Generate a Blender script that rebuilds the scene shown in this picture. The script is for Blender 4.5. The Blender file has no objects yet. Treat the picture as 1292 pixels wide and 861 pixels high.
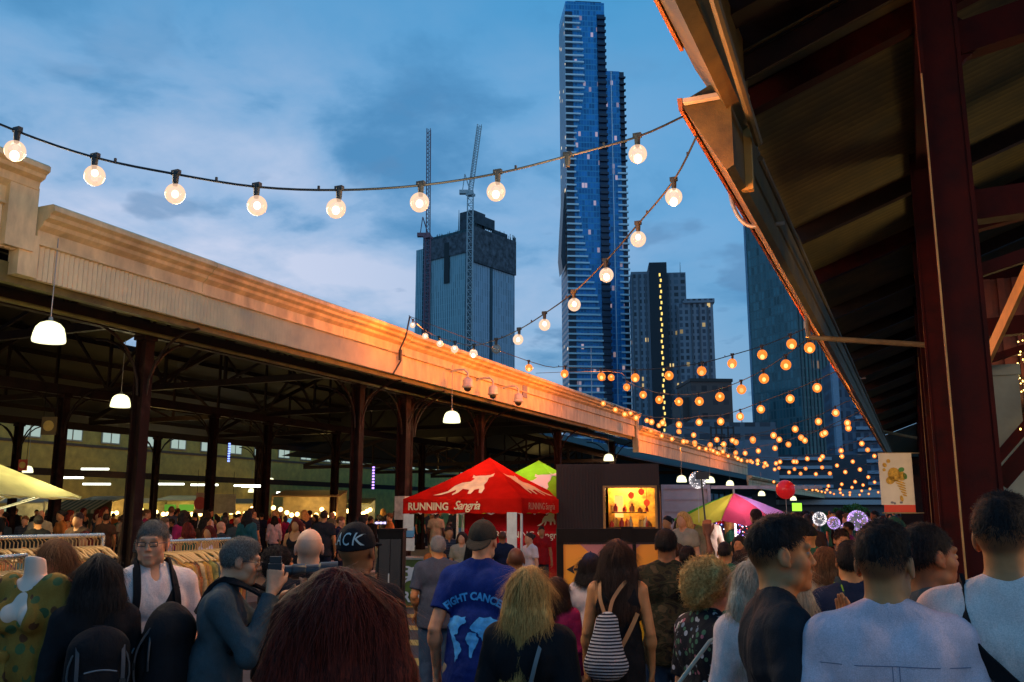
import bpy, math, random
import numpy as np
from mathutils import Vector, Matrix, Euler
from mathutils.bvhtree import BVHTree
random.seed(7); np.random.seed(7)
PI = math.pi; R = math.radians
sc = bpy.context.scene
COL = sc.collection
# ------------------------------------------------------------------ camera, sky, light, exposure
CAMZ = 1.75
PITCH = math.atan(215.5/1150.0); ALPHA = math.atan(514.0/1170.2)
cd = bpy.data.cameras.new('camera'); cam = bpy.data.objects.new('camera', cd); COL.objects.link(cam)
cd.sensor_width = 36; cd.lens = 36*1150/1292.0; cd.clip_start = 0.1; cd.clip_end = 6000
cam.location = (0, 0, CAMZ); cam.rotation_euler = (PI/2+PITCH, 0, ALPHA)
sc.camera = cam
sc.view_settings.view_transform = 'Standard'; sc.view_settings.look = 'None'
sc.view_settings.exposure = 0.12; sc.view_settings.gamma = 1.0
sc.view_settings.use_curve_mapping = False
sc.cycles.use_denoising = True
try: sc.cycles.denoiser = 'OPENIMAGEDENOISE'
except Exception: pass
sc.cycles.max_bounces = 5; sc.cycles.diffuse_bounces = 3; sc.cycles.glossy_bounces = 3
sc.cycles.transmission_bounces = 4; sc.cycles.transparent_max_bounces = 12
sc.cycles.sample_clamp_indirect = 3.0; sc.cycles.sample_clamp_direct = 0
sc.cycles.use_adaptive_sampling = True; sc.cycles.adaptive_threshold = 0.02
sc.cycles.caustics_reflective = False; sc.cycles.caustics_refractive = False

class NT:
    """small helper round a node tree"""
    def __init__(s, tree): s.t = tree; s.n = tree.nodes; s.l = tree.links
    def new(s, typ, **kw):
        n = s.n.new(typ)
        for k, v in kw.items(): setattr(n, k, v)
        return n
    def put(s, sock, v):
        if v is None: return
        if hasattr(v, 'is_linked'): s.l.new(v, sock)
        else: sock.default_value = v
    def m(s, op, a, b=None, c=None, clamp=False):
        n = s.new('ShaderNodeMath', operation=op); n.use_clamp = clamp
        s.put(n.inputs[0], a); s.put(n.inputs[1], b)
        if c is not None: s.put(n.inputs[2], c)
        return n.outputs[0]
    def mix(s, f, a, b, blend='MIX'):
        n = s.new('ShaderNodeMix', data_type='RGBA', blend_type=blend)
        s.put(n.inputs[0], f); s.put(n.inputs[6], a); s.put(n.inputs[7], b)
        return n.outputs[2]
    def noise(s, vec, scale, detail=3, rough=.5, dist=0):
        n = s.new('ShaderNodeTexNoise'); s.put(n.inputs['Vector'], vec)
        n.inputs['Scale'].default_value = scale; n.inputs['Detail'].default_value = detail
        n.inputs['Roughness'].default_value = rough; n.inputs['Distortion'].default_value = dist
        return n.outputs['Fac']
    def ramp(s, f, stops, interp='LINEAR'):
        n = s.new('ShaderNodeValToRGB'); s.put(n.inputs[0], f); e = n.color_ramp.elements
        n.color_ramp.interpolation = interp
        while len(e) > 2: e.remove(e[-1])
        for i, (p, c) in enumerate(stops):
            x = e[i] if i < 2 else e.new(p)
            x.position = p; x.color = (c[0], c[1], c[2], 1)
        return n.outputs[0]
    def vmul(s, v, xyz):
        n = s.new('ShaderNodeVectorMath', operation='MULTIPLY'); s.put(n.inputs[0], v); n.inputs[1].default_value = xyz
        return n.outputs[0]
    def sep(s, v):
        n = s.new('ShaderNodeSeparateXYZ'); s.put(n.inputs[0], v); return n.outputs
    def comb(s, x, y, z):
        n = s.new('ShaderNodeCombineXYZ'); s.put(n.inputs[0], x); s.put(n.inputs[1], y); s.put(n.inputs[2], z)
        return n.outputs[0]
def c4(c): return (c[0], c[1], c[2], 1.0)

world = bpy.data.worlds.new('World'); sc.world = world; world.use_nodes = True
W = NT(world.node_tree); W.n.clear()
geo = W.new('ShaderNodeNewGeometry'); tc = W.new('ShaderNodeTexCoord')
d = tc.outputs['Generated']; sx, sy, sz = W.sep(d)
zz = W.m('MAXIMUM', sz, 0.0)
k = W.m('ADD', zz, 0.22)
cv = W.comb(W.m('DIVIDE', sx, k), W.m('DIVIDE', sy, k), W.m('MULTIPLY', zz, 1.5))
n1 = W.noise(cv, 1.15, 5, .52, .3)
n2 = W.noise(cv, 2.6, 6, .55, .2)
base = W.ramp(zz, [(0.0, (.22, .35, .52)), (.16, (.13, .31, .50)), (.30, (.075, .29, .53)), (.55, (.042, .26, .51)), (1.0, (.02, .15, .37))])
bright = W.m('MULTIPLY', W.m('MULTIPLY_ADD', n1, 4.0, -1.75, clamp=True), W.m('SUBTRACT', 1.0, W.m('MULTIPLY', zz, 1.15), clamp=True))
# the brighter bank of cloud low in the west (street-left side)
az = W.new('ShaderNodeVectorMath', operation='DOT_PRODUCT'); W.put(az.inputs[0], d)
az.inputs[1].default_value = (-.66, .70, .27)
west = W.m('MULTIPLY', W.m('POWER', W.m('MAXIMUM', az.outputs['Value'], 0.0), 12.0), W.m('MULTIPLY_ADD', zz, -3.2, 1.85, clamp=True))
col = W.mix(W.m('MULTIPLY', bright, .30), base, (.19, .42, .66, 1))
col = W.mix(W.m('MULTIPLY', W.m('MULTIPLY', west, .82), W.m('MULTIPLY_ADD', n2, 3.2, -.9, clamp=True), clamp=True), col, (.63, .64, .76, 1))
dark = W.m('MULTIPLY_ADD', n2, -7.0, 3.15, clamp=True)
col = W.mix(W.m('MULTIPLY', dark, .68), col, (.07, .20, .38, 1))
n3 = W.noise(cv, 4.2, 4, .5, .1)
wisp = W.m('MULTIPLY', W.m('MULTIPLY_ADD', n3, 14.0, -8.1, clamp=True), W.m('MULTIPLY_ADD', zz, -3.0, 1.6, clamp=True))
col = W.mix(W.m('MULTIPLY', wisp, .75), col, (.095, .21, .37, 1))
b2 = W.new('ShaderNodeBackground'); W.put(b2.inputs[0], col); b2.inputs[1].default_value = 1.04
sky = W.new('ShaderNodeTexSky', sky_type='NISHITA'); sky.sun_disc = False
SUN_EL, SUN_AZ = R(1), R(180)
sky.ozone_density = 5.0; sky.sun_elevation = SUN_EL; sky.sun_rotation = SUN_AZ
b1 = W.new('ShaderNodeBackground'); W.put(b1.inputs[0], sky.outputs[0]); b1.inputs[1].default_value = .05
ad = W.new('ShaderNodeAddShader'); W.l.new(b1.outputs[0], ad.inputs[0]); W.l.new(b2.outputs[0], ad.inputs[1])
wo = W.new('ShaderNodeOutputWorld'); W.l.new(ad.outputs[0], wo.inputs[0])
# very weak after-glow from the west
sl = bpy.data.lights.new('sun', 'SUN'); sl.energy = .12; sl.angle = R(15); sl.color = (1, .86, .74)
so = bpy.data.objects.new('sun', sl); COL.objects.link(so)
so.rotation_euler = (R(90)-R(12), 0, R(60))

# ------------------------------------------------------------------ picture measure -> world
def ray(px, py):
    v = Vector((px-646.0, 430.5-py, -1150.0)); v.rotate(cam.rotation_euler); return v
FW = Vector((-math.sin(ALPHA), math.cos(ALPHA), 0))
def at(px, py, D):
    v = ray(px, py); return Vector((0, 0, CAMZ)) + v*(D/v.dot(FW))
def onx(px, py, X): v = ray(px, py); return Vector((0, 0, CAMZ)) + v*(X/v.x)
def ony(px, py, Y): v = ray(px, py); return Vector((0, 0, CAMZ)) + v*(Y/v.y)
def onz(px, py, Z): v = ray(px, py); return Vector((0, 0, CAMZ)) + v*((Z-CAMZ)/v.z)
def pix(p):
    v = Vector(p)-Vector((0, 0, CAMZ)); q = v.copy(); q.rotate(cam.rotation_euler.to_matrix().inverted().to_euler())
    q = cam.rotation_euler.to_matrix().inverted() @ v
    return 646+q.x/-q.z*1150, 430.5-q.y/-q.z*1150

# ------------------------------------------------------------------ materials
MATS = {}
def mat(name, col, rough=.6, metal=0, var=.12, vscale=6, bump=0, bscale=60, emit=None, estr=0, coords='Object', spec=.5, alpha=None, stretch=None, var2=None):
    if name in MATS: return MATS[name]
    m = bpy.data.materials.new(name); m.use_nodes = True; N = NT(m.node_tree)
    p = N.n['Principled BSDF']; tcn = N.new('ShaderNodeTexCoord'); v = tcn.outputs[coords]
    if stretch: v = N.vmul(v, stretch)
    c = c4(col)
    if var:
        f = N.noise(v, vscale, 4, .6)
        hi = tuple(min(1, x*(1+var*2.2)) for x in col); lo = tuple(x*(1-var*1.6) for x in col)
        c = N.ramp(f, [(.28, lo), (.72, hi)])
        if var2:
            f2 = N.noise(v, var2[0], 3, .5)
            c = N.mix(N.m('MULTIPLY_ADD', f2, 5, -2.6+var2[2], clamp=True), c, c4(var2[1]))
        N.put(p.inputs['Base Color'], c)
        N.put(p.inputs['Roughness'], N.m('MULTIPLY_ADD', f, .25, rough-.12, clamp=True))
    else:
        p.inputs['Base Color'].default_value = c; p.inputs['Roughness'].default_value = rough
    p.inputs['Metallic'].default_value = metal; p.inputs['Specular IOR Level'].default_value = spec
    if bump:
        b = N.new('ShaderNodeBump'); N.put(b.inputs['Height'], N.noise(v, bscale, 3, .6)); b.inputs['Strength'].default_value = bump
        b.inputs['Distance'].default_value = .01
        N.l.new(b.outputs[0], p.inputs['Normal'])
    if emit:
        p.inputs['Emission Color'].default_value = c4(emit); p.inputs['Emission Strength'].default_value = estr
    MATS[name] = m; return m
def emis(name, col, s):
    if name in MATS: return MATS[name]
    m = bpy.data.materials.new(name); m.use_nodes = True; N = NT(m.node_tree); N.n.clear()
    e = N.new('ShaderNodeEmission'); e.inputs[0].default_value = c4(col); e.inputs[1].default_value = s
    o = N.new('ShaderNodeOutputMaterial'); N.l.new(e.outputs[0], o.inputs[0]); MATS[name] = m; return m
def glass_globe(name, col, estr=0.0, tint=(1, .9, .8), op=.25):
    if name in MATS: return MATS[name]
    m = bpy.data.materials.new(name); m.use_nodes = True; N = NT(m.node_tree); N.n.clear()
    t = N.new('ShaderNodeBsdfTransparent'); t.inputs[0].default_value = c4(tint)
    g = N.new('ShaderNodeBsdfGlossy'); g.inputs['Roughness'].default_value = .04
    lw = N.new('ShaderNodeLayerWeight'); lw.inputs[0].default_value = .35
    mx = N.new('ShaderNodeMixShader'); N.l.new(lw.outputs['Fresnel'], mx.inputs[0]); N.l.new(t.outputs[0], mx.inputs[1]); N.l.new(g.outputs[0], mx.inputs[2])
    e = N.new('ShaderNodeEmission'); e.inputs[0].default_value = c4(col); e.inputs[1].default_value = estr
    m2 = N.new('ShaderNodeMixShader'); m2.inputs[0].default_value = op
    N.l.new(mx.outputs[0], m2.inputs[1]); N.l.new(e.outputs[0], m2.inputs[2])
    o = N.new('ShaderNodeOutputMaterial'); N.l.new(m2.outputs[0], o.inputs[0]); MATS[name] = m; return m
def facade(name, wall, glass, cw, ch, fw, fh, lit=0.0, litcol=(1, .75, .4), estr=1.0, rough=.25, jit=.5, vary=None, reg=None):
    """window grid on a box: cells cw x ch metres, glass where inside the fw / fh share of each cell"""
    m = bpy.data.materials.new(name); m.use_nodes = True; N = NT(m.node_tree)
    p = N.n['Principled BSDF']; t = N.new('ShaderNodeTexCoord'); x, y, z = N.sep(t.outputs['Object'])
    u = N.m('DIVIDE', N.m('ADD', x, y), cw); v = N.m('DIVIDE', z, ch)
    fu = N.m('FRACT', N.m('ADD', u, 500)); fv = N.m('FRACT', N.m('ADD', v, 500))
    iu = N.m('FLOOR', u); iv = N.m('FLOOR', v)
    g = N.m('MULTIPLY', N.m('LESS_THAN', fu, fw), N.m('LESS_THAN', fv, fh))
    wn = N.new('ShaderNodeTexWhiteNoise', noise_dimensions='2D'); N.put(wn.inputs['Vector'], N.comb(iu, iv, 0))
    r = wn.outputs['Value']
    gl = tuple(glass); hi = tuple(min(1, q*(1+jit)) for q in gl); lo = tuple(q*(1-jit) for q in gl)
    gc = N.ramp(r, [(0, lo), (1, hi)])
    big = N.noise(N.vmul(t.outputs['Object'], (.02, .02, .012)), 1.0, 3)
    wc = N.ramp(big, [(.3, tuple(q*.8 for q in wall)), (.7, tuple(q*1.15 for q in wall))])
    if vary: gc = N.mix(N.m('MULTIPLY_ADD', big, 4, -1.6, clamp=True), gc, c4(vary))
    N.put(p.inputs['Base Color'], N.mix(g, wc, gc))
    N.put(p.inputs['Roughness'], N.m('MULTIPLY_ADD', g, rough-.7, .7))
    if lit > 0:
        wn2 = N.new('ShaderNodeTexWhiteNoise', noise_dimensions='2D'); N.put(wn2.inputs['Vector'], N.comb(N.m('ADD', iu, 17.3), iv, 0))
        cl = N.noise(N.comb(N.m('MULTIPLY', iu, .15), N.m('MULTIPLY', iv, .35), 0), 1.0, 2)
        L = N.m('MULTIPLY', g, N.m('GREATER_THAN', N.m('MULTIPLY', wn2.outputs['Value'], N.m('MULTIPLY_ADD', cl, 1.2, .4)), 1-lit))
        p.inputs['Emission Color'].default_value = c4(litcol)
        N.put(p.inputs['Emission Strength'], N.m('MULTIPLY', L, N.m('MULTIPLY_ADD', r, estr, estr*.3)))
    MATS[name] = m; return m

# ------------------------------------------------------------------ mesh builder
class MB:
    def __init__(s): s.v = []; s.f = []; s.mi = []; s.cur = 0
    def add(s, vs, fs):
        o = len(s.v); s.v += [tuple(q) for q in vs]; s.f += [tuple(i+o for i in f) for f in fs]; s.mi += [s.cur]*len(fs); return s
    def box(s, c, sz, M=None):
        x, y, z = sz[0]/2, sz[1]/2, sz[2]/2
        vs = [Vector(q) for q in ((-x,-y,-z),(x,-y,-z),(x,y,-z),(-x,y,-z),(-x,-y,z),(x,-y,z),(x,y,z),(-x,y,z))]
        if M is not None: vs = [M @ q for q in vs]
        c = Vector(c)
        return s.add([q+c for q in vs], [(0,3,2,1),(4,5,6,7),(0,1,5,4),(1,2,6,5),(2,3,7,6),(3,0,4,7)])
    def b2(s, p0, p1):
        return s.box([(a+b)/2 for a, b in zip(p0, p1)], [abs(b-a) for a, b in zip(p0, p1)])
    def beam(s, p0, p1, w, h, up=(0, 0, 1)):
        p0 = Vector(p0); p1 = Vector(p1); dz = (p1-p0); L = dz.length; dz.normalize()
        sd = dz.cross(Vector(up))
        if sd.length < 1e-4: sd = dz.cross(Vector((0, 1, 0)))
        sd.normalize(); u = sd.cross(dz).normalized()
        M = Matrix((sd, dz, u)).transposed()
        return s.box((p0+p1)/2, (w, L, h), M)
    def cyl(s, p0, p1, r0, r1=None, n=12, cap=True):
        r1 = r0 if r1 is None else r1
        p0 = Vector(p0); p1 = Vector(p1); dz = (p1-p0).normalized(); a = dz.orthogonal().normalized(); b = dz.cross(a)
        vs = []; 
        for p, r in ((p0, r0), (p1, r1)):
            for i in range(n):
                t = 2*PI*i/n; vs.append(p+(a*math.cos(t)+b*math.sin(t))*r)
        fs = [(i, (i+1) % n, n+(i+1) % n, n+i) for i in range(n)]
        if cap: fs += [tuple(range(n))[::-1], tuple(range(n, 2*n))]
        return s.add(vs, fs)
    def tube(s, pts, r, n=8):
        pts = [Vector(p) for p in pts]; rings = []; vs = []
        a = None
        for i, p in enumerate(pts):
            dz = (pts[min(i+1, len(pts)-1)]-pts[max(i-1, 0)]).normalized()
            if a is None: a = dz.orthogonal().normalized()
            a = (a-dz*a.dot(dz)).normalized(); b = dz.cross(a)
            rr = r(i/(len(pts)-1)) if callable(r) else r
            for j in range(n):
                t = 2*PI*j/n; vs.append(p+(a*math.cos(t)+b*math.sin(t))*rr)
        fs = []
        for i in range(len(pts)-1):
            for j in range(n):
                fs.append((i*n+j, i*n+(j+1) % n, (i+1)*n+(j+1) % n, (i+1)*n+j))
        fs += [tuple(range(n))[::-1], tuple(range((len(pts)-1)*n, len(pts)*n))]
        return s.add(vs, fs)
    def lathe(s, c, prof, n=20, ax=None):
        c = Vector(c); vs = []
        for r, z in prof:
            for j in range(n):
                t = 2*PI*j/n; q = Vector((r*math.cos(t), r*math.sin(t), z))
                if ax is not None: q = ax @ q
                vs.append(q+c)
        fs = []
        for i in range(len(prof)-1):
            for j in range(n): fs.append((i*n+j, i*n+(j+1) % n, (i+1)*n+(j+1) % n, (i+1)*n+j))
        return s.add(vs, fs)
    def sph(s, c, r, n=14, m=9, sc3=(1, 1, 1)):
        c = Vector(c); vs = [c+Vector((0, 0, -r*sc3[2]))]
        for i in range(1, m):
            t = PI*i/m-PI/2
            for j in range(n):
                a = 2*PI*j/n; vs.append(c+Vector((r*math.cos(t)*math.cos(a)*sc3[0], r*math.cos(t)*math.sin(a)*sc3[1], r*math.sin(t)*sc3[2])))
        vs.append(c+Vector((0, 0, r*sc3[2]))); fs = []
        for j in range(n): fs.append((0, 1+(j+1) % n, 1+j))
        for i in range(m-2):
            for j in range(n): fs.append((1+i*n+j, 1+i*n+(j+1) % n, 1+(i+1)*n+(j+1) % n, 1+(i+1)*n+j))
        e = len(vs)-1
        for j in range(n): fs.append((1+(m-2)*n+j, 1+(m-2)*n+(j+1) % n, e))
        return s.add(vs, fs)
    def prism(s, poly, p0, p1, cap=True):
        """poly of (x,z), swept from y=p0 to y=p1"""
        n = len(poly); vs = [(x, p0, z) for x, z in poly]+[(x, p1, z) for x, z in poly]
        fs = [(i, i+n, (i+1) % n+n, (i+1) % n) for i in range(n)]
        if cap: fs += [tuple(range(n)), tuple(range(n, 2*n))[::-1]]
        return s.add(vs, fs)
    def quad(s, *p): return s.add(p, [tuple(range(len(p)))])
    def slab(s, pts, t):
        """thick sheet from a planar polygon, t along its normal"""
        pts = [Vector(p) for p in pts]; nrm = (pts[1]-pts[0]).cross(pts[2]-pts[0]).normalized()*t; n = len(pts)
        return s.add(pts+[p-nrm for p in pts], [tuple(range(n)), tuple(range(n, 2*n))[::-1]]+[(i, i+n, (i+1) % n+n, (i+1) % n) for i in range(n)])
    def build(s, name, m, parent=None, smooth=False, origin=None):
        me = bpy.data.meshes.new(name)
        vs = s.v
        if origin is not None: vs = [(a-origin[0], b-origin[1], c-origin[2]) for a, b, c in vs]
        me.from_pydata(vs, [], s.f); 
        ms = m if isinstance(m, (list, tuple)) else [m]
        for q in ms: me.materials.append(q)
        if len(ms) > 1: me.polygons.foreach_set('material_index', s.mi)
        if smooth:
            me.polygons.foreach_set('use_smooth', [True]*len(me.polygons))
            if smooth != True:
                try: me.set_sharp_from_angle(angle=R(smooth))
                except Exception: pass
        me.validate(); me.update()
        o = bpy.data.objects.new(name, me); COL.objects.link(o)
        if origin is not None: o.location = origin
        if parent is not None: o.parent = parent
        return o
def tag(o, label=None, cat=None, group=None, kind=None):
    if label: o['label'] = label
    if cat: o['category'] = cat
    if group: o['group'] = group
    if kind: o['kind'] = kind
    return o
def thing(name, label, cat, loc=(0, 0, 0), rz=0, group=None):
    o = bpy.data.objects.new(name, None); COL.objects.link(o); o.location = loc; o.rotation_euler = (0, 0, rz)
    o.empty_display_size = .1
    return tag(o, label, cat, group)
def nth(i): return ('%d%s' % (i, 'th' if 10 <= i % 100 <= 20 else {1: 'st', 2: 'nd', 3: 'rd'}.get(i % 10, 'th')))
def copy_tree(o, parent=None):
    c = o.copy(); COL.objects.link(c); c.parent = parent
    for ch in o.children: copy_tree(ch, c)
    return c
def point_light(name, loc, e, col, r=.1, spot=None, rot=None):
    l = bpy.data.lights.new(name, 'SPOT' if spot else 'POINT'); l.energy = e; l.color = col; l.shadow_soft_size = r
    if spot: l.spot_size = spot; l.spot_blend = .6
    o = bpy.data.objects.new(name, l); COL.objects.link(o); o.location = loc
    if rot: o.rotation_euler = rot
    return o
def textmesh(txt, size, mod=None, shear=0, extrude=.0, space=1.0, ax='LEFT', bold=0):
    cu = bpy.data.curves.new('lettering', 'FONT'); cu.body = txt; cu.size = size; cu.shear = shear; cu.extrude = extrude
    cu.space_character = space; cu.align_x = ax; cu.offset = bold; cu.resolution_u = 3
    o = bpy.data.objects.new('lettering', cu); COL.objects.link(o)
    dg = bpy.context.evaluated_depsgraph_get(); dg.update()
    me = bpy.data.meshes.new_from_object(o.evaluated_get(dg))
    vs = [tuple(v.co) for v in me.vertices]; fs = [tuple(p.vertices) for p in me.polygons]
    bpy.data.objects.remove(o); bpy.data.curves.remove(cu); bpy.data.meshes.remove(me)
    return vs, fs
# ================================================================== SETTING
ASPH = mat('asphalt', (.05, .048, .045), .75, var=.25, vscale=3, bump=.3, bscale=90, var2=(.6, (.035, .034, .033), -.2))
g = MB(); g.quad((-900, -200, 0), (1200, -200, 0), (1200, 2500, 0), (-900, 2500, 0)); g.build('ground', ASPH)['kind'] = 'structure'
CONC = mat('concrete_floor', (.20, .19, .17), .7, var=.2, vscale=1.5, bump=.2)
g = MB(); g.b2((-60, -15, -.1), (-12.2, 190, .10)); g.build('shed_floor', CONC)['kind'] = 'structure'
g = MB(); g.b2((-.9, -15, -.1), (14, 120, .12)); g.build('pavement', CONC)['kind'] = 'structure'
YEL = mat('yellow_road_paint', (.45, .33, .05), .6, var=.25, vscale=12)
for i in range(9):      # worn yellow bars painted across the lane
    c = at(560, 770, 15); y0 = 9.2+i*1.5
    m_ = MB(); m_.quad((-9.3, y0, .004), (-5.2, y0+.5, .004), (-5.2, y0+1.0, .004), (-9.3, y0+.5, .004))
    o = m_.build('road_marking', YEL); o['kind'] = 'structure'

# ------------------------------------------------------------------ left market shed
CREAM = mat('cream_painted_timber', (.72, .54, .28), .55, var=.16, vscale=3.5, bump=.25, bscale=18, var2=(1.3, (.42, .30, .17), -.1), stretch=(1, 1, .45))
CREAM2 = mat('cream_corrugated_sheet', (.74, .57, .34), .5, var=.08, vscale=2, var2=(1.1, (.48, .39, .28), -.3))
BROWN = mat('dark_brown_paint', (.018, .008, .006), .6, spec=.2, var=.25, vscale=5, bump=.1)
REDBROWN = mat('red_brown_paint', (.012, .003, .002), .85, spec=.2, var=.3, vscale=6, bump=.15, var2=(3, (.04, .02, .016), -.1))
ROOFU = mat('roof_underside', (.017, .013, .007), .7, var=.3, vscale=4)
XL = -11.1
def ydepth(px): # y on the plane x=XL seen at image column px
    return onx(px, 500, XL).y
shed = thing('market_shed', 'long open market shed with stepped cream fascia above dark iron columns', 'market shed', (XL, 0, 0))
def L(x, y, z): return (x-XL, y, z)
def fascia(y0, y1, ztop, zbot, corr, name='fascia', ret=True):
    h = ztop-zbot
    prof = [(.30, ztop), (.34, ztop-.03), (.34, ztop-.10), (.27, ztop-.14), (.25, ztop-.19), (.16, ztop-.23), (.14, ztop-.27*h), (.05, ztop-.33*h),
            (.05, ztop-.50*h), (.09, ztop-.505*h), (.09, ztop-.53*h), (.03, ztop-.54*h), (-.08, ztop-.54*h), (-.08, ztop)]
    b = MB(); y = y0; r_ = random.Random(int(y0*10))
    while y < y1-.01: # boards butt-jointed every few metres, none quite in line
        y2 = min(y+r_.uniform(3.0, 4.4), y1); dz, dx_ = r_.uniform(-.007, .007), r_.uniform(-.006, .006); b.prism([(a+dx_, z+dz) for a, z in prof], y+.004, y2-.004); y = y2
    b.prism([(a*.9-.01 if a > 0 else a+.02, z-.012 if z > ztop-.05 else z) for a, z in prof], y0, y1)
    o = b.build('cornice', CREAM, shed)
    # lower sheet
    b = MB(); zt = ztop-.535*h
    if corr:
        n = int((y1-y0)/.042); vs = []
        for i in range(n+1):
            y = y0+(y1-y0)*i/n; xx = .03+(.02 if i % 2 else -.012)
            vs += [(xx, y, zt), (xx, y, zbot)]
        b.add(vs, [(2*i, 2*i+1, 2*i+3, 2*i+2) for i in range(n)])
        b.b2((-.05, y0, zbot), (.0, y1, zt))
        b.build('corrugated_panel', CREAM2, shed)
    else:
        y = y0
        while y < y1:
            b.b2((-.05, y+.012, zbot), (.03, min(y+3.6, y1)-.012, zt)); y += 3.6
        b.b2((-.06, y0, zbot+.01), (.0, y1, zt))
        b.build('fascia_panel', CREAM, shed)
yS1 = onx(48, 262, XL).y; yC = ydepth(505); yS2 = onx(801, 535, XL).y; yS3 = onx(943, 597, XL).y
zt1 = onx(20, 205, XL).z; zt2 = onx(400, 383, XL).z; zb2 = onx(300, 420.6, XL).z
zt3 = onx(850, 552, XL).z; zb3 = onx(860, 582, XL).z; zt4 = onx(1000, 612, XL).z
ztop2 = zt2-.0; fascia(2.5, yS1-.12, zt1, zb2+.33, True)
fascia(yS1, yC, ztop2, zb2, True); fascia(yC+.01, yS2-.06, ztop2-.01, zb2, False)
fascia(yS2+.06, yS3, zt3, zb3, False); fascia(yS3+.05, 190, zt4, zt4-.85, False)
# end pilaster where the parapet steps
b = MB(); b.b2((-.10, yS1-.55, zb2+.35), (.13, yS1-.1, zt1-.30)); b.b2((-.10, yS1-.30, zb2), (.10, yS1+.0, zb2+.6)); b.build('step_pilaster', CREAM, shed)
b = MB(); b.b2((-.1, yS2-.06, zb3-.05), (.16, yS2+.06, ztop2-.25)); b.cyl((.1, yS2-.12, zb2-.05), (.1, yS2-.12, ztop2-.35), .05); b.build('step_pilaster', CREAM, shed)
# soffit lip & gutter inside the fascia
b = MB(); b.b2((-.5, 2.5, zb2+.12), (-.08, yS2, zb2+.18)); b.b2((-.22, 2.5, zb2-.10), (-.08, yS2, zb2+.12)); b.cyl((-1.0, 2.5, zb2-.12), (-1.0, yS2, zb2-.12), .035)
b.build('eave_beam', mat('eave_olive_paint', (.12, .10, .03), .6, var=.3, vscale=3), shed)
# roof: two gables deep, corrugated underside with rows of roof lights left open to the sky
def roofsheet(xa, za, xb, zb, y0, y1, holes, name='roof_sheet', ribs=True):
    b = MB(); n = 16; m_ = int((y1-y0)/.8)
    for i in range(m_):
        ya = y0+(y1-y0)*i/m_; yb = y0+(y1-y0)*(i+1)/m_
        for j in range(n):
            if (i, j) in holes: continue
            a0 = j/n; a1 = (j+1)/n
            p = lambda a, y: L(xa+(xb-xa)*a, y, za+(zb-za)*a)
            b.quad(p(a0, ya), p(a0, yb), p(a1, yb), p(a1, ya))
    return b.build(name, ROOFU, shed)
ER = zb2+.45; RID = 8.6
holes = set()
for px, py in ((182, 422), (192, 416), (207, 418), (150, 440), (168, 436), (186, 441), (140, 446), (160, 447), (368, 479), (385, 484), (398, 466), (412, 468), (430, 470), (342, 488), (590, 545), (598, 543), (566, 512), (627, 530)):
    r_ = ray(px, py); k1 = (RID-ER)/9.3 # roof plane z = ER + k1*(-11.2 - x)
    t_ = (ER+k1*-11.2-CAMZ)/(r_.z+k1*r_.x); q_ = Vector((0, 0, CAMZ))+r_*t_
    i_, j_ = int((q_.y+2)/((yS2+2)/int((yS2+2)/.8))), int((-11.2-q_.x)/(9.3/16))
    if 0 <= j_ < 16: holes |= {(i_, j_), (i_, min(15, j_+1)), (i_+1, j_), (i_+1, min(15, j_+1))}
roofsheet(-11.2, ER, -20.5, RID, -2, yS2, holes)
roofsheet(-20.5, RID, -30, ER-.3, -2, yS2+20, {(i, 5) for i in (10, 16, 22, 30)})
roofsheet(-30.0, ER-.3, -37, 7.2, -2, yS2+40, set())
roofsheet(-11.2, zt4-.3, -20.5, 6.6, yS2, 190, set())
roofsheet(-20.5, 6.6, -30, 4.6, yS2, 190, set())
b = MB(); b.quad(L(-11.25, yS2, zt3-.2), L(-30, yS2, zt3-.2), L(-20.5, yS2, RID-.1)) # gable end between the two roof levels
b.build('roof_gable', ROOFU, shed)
# purlins
b = MB()
for a in range(1, 8):
    x = -11.2-9.3*a/8; z = ER+(RID-ER)*a/8-.12; b.beam(L(x, -2, z), L(x, yS2, z), .08, .16)
for a in range(1, 8):
    x = -20.5-9.5*a/8; z = RID+(ER-.3-RID)*a/8-.12; b.beam(L(x, -2, z), L(x, yS2, z), .08, .16)
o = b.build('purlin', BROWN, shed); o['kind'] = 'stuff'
# trusses
CY = [5.1, 11.9, 18.7, 25.5, 32.3, 39.1]
TR = []
for y in [-1.7]+CY+[45.9, 52.7]:
    b = MB(); z0 = zb2+.15
    for xa, xb, rz_ in ((-12.3, -28.9, RID),):
        xm = (xa+xb)/2; rz_ = RID if y < yS2 else 6.4; z0 = zb2+.15 if y < yS2 else 4.0
        b.beam(L(xa, y, z0), L(xb, y, z0), .12, .16)
        b.beam(L(xa, y, z0+.1), L(xm, y, rz_-.25), .12, .16); b.beam(L(xb, y, z0+.1), L(xm, y, rz_-.25), .12, .16)
        for q in range(1, 8):
            xx = xa+(xb-xa)*q/8; hz = z0+(rz_-.25-z0)*(1-abs(q-4)/4)
            b.beam(L(xx, y, z0), L(xx, y, hz), .06, .08)
            nx = xa+(xb-xa)*(q+(1 if q < 4 else -1))/8; b.beam(L(xx, y, hz), L(nx, y, z0), .05, .07)
    b.build('truss', BROWN, shed)
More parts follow.
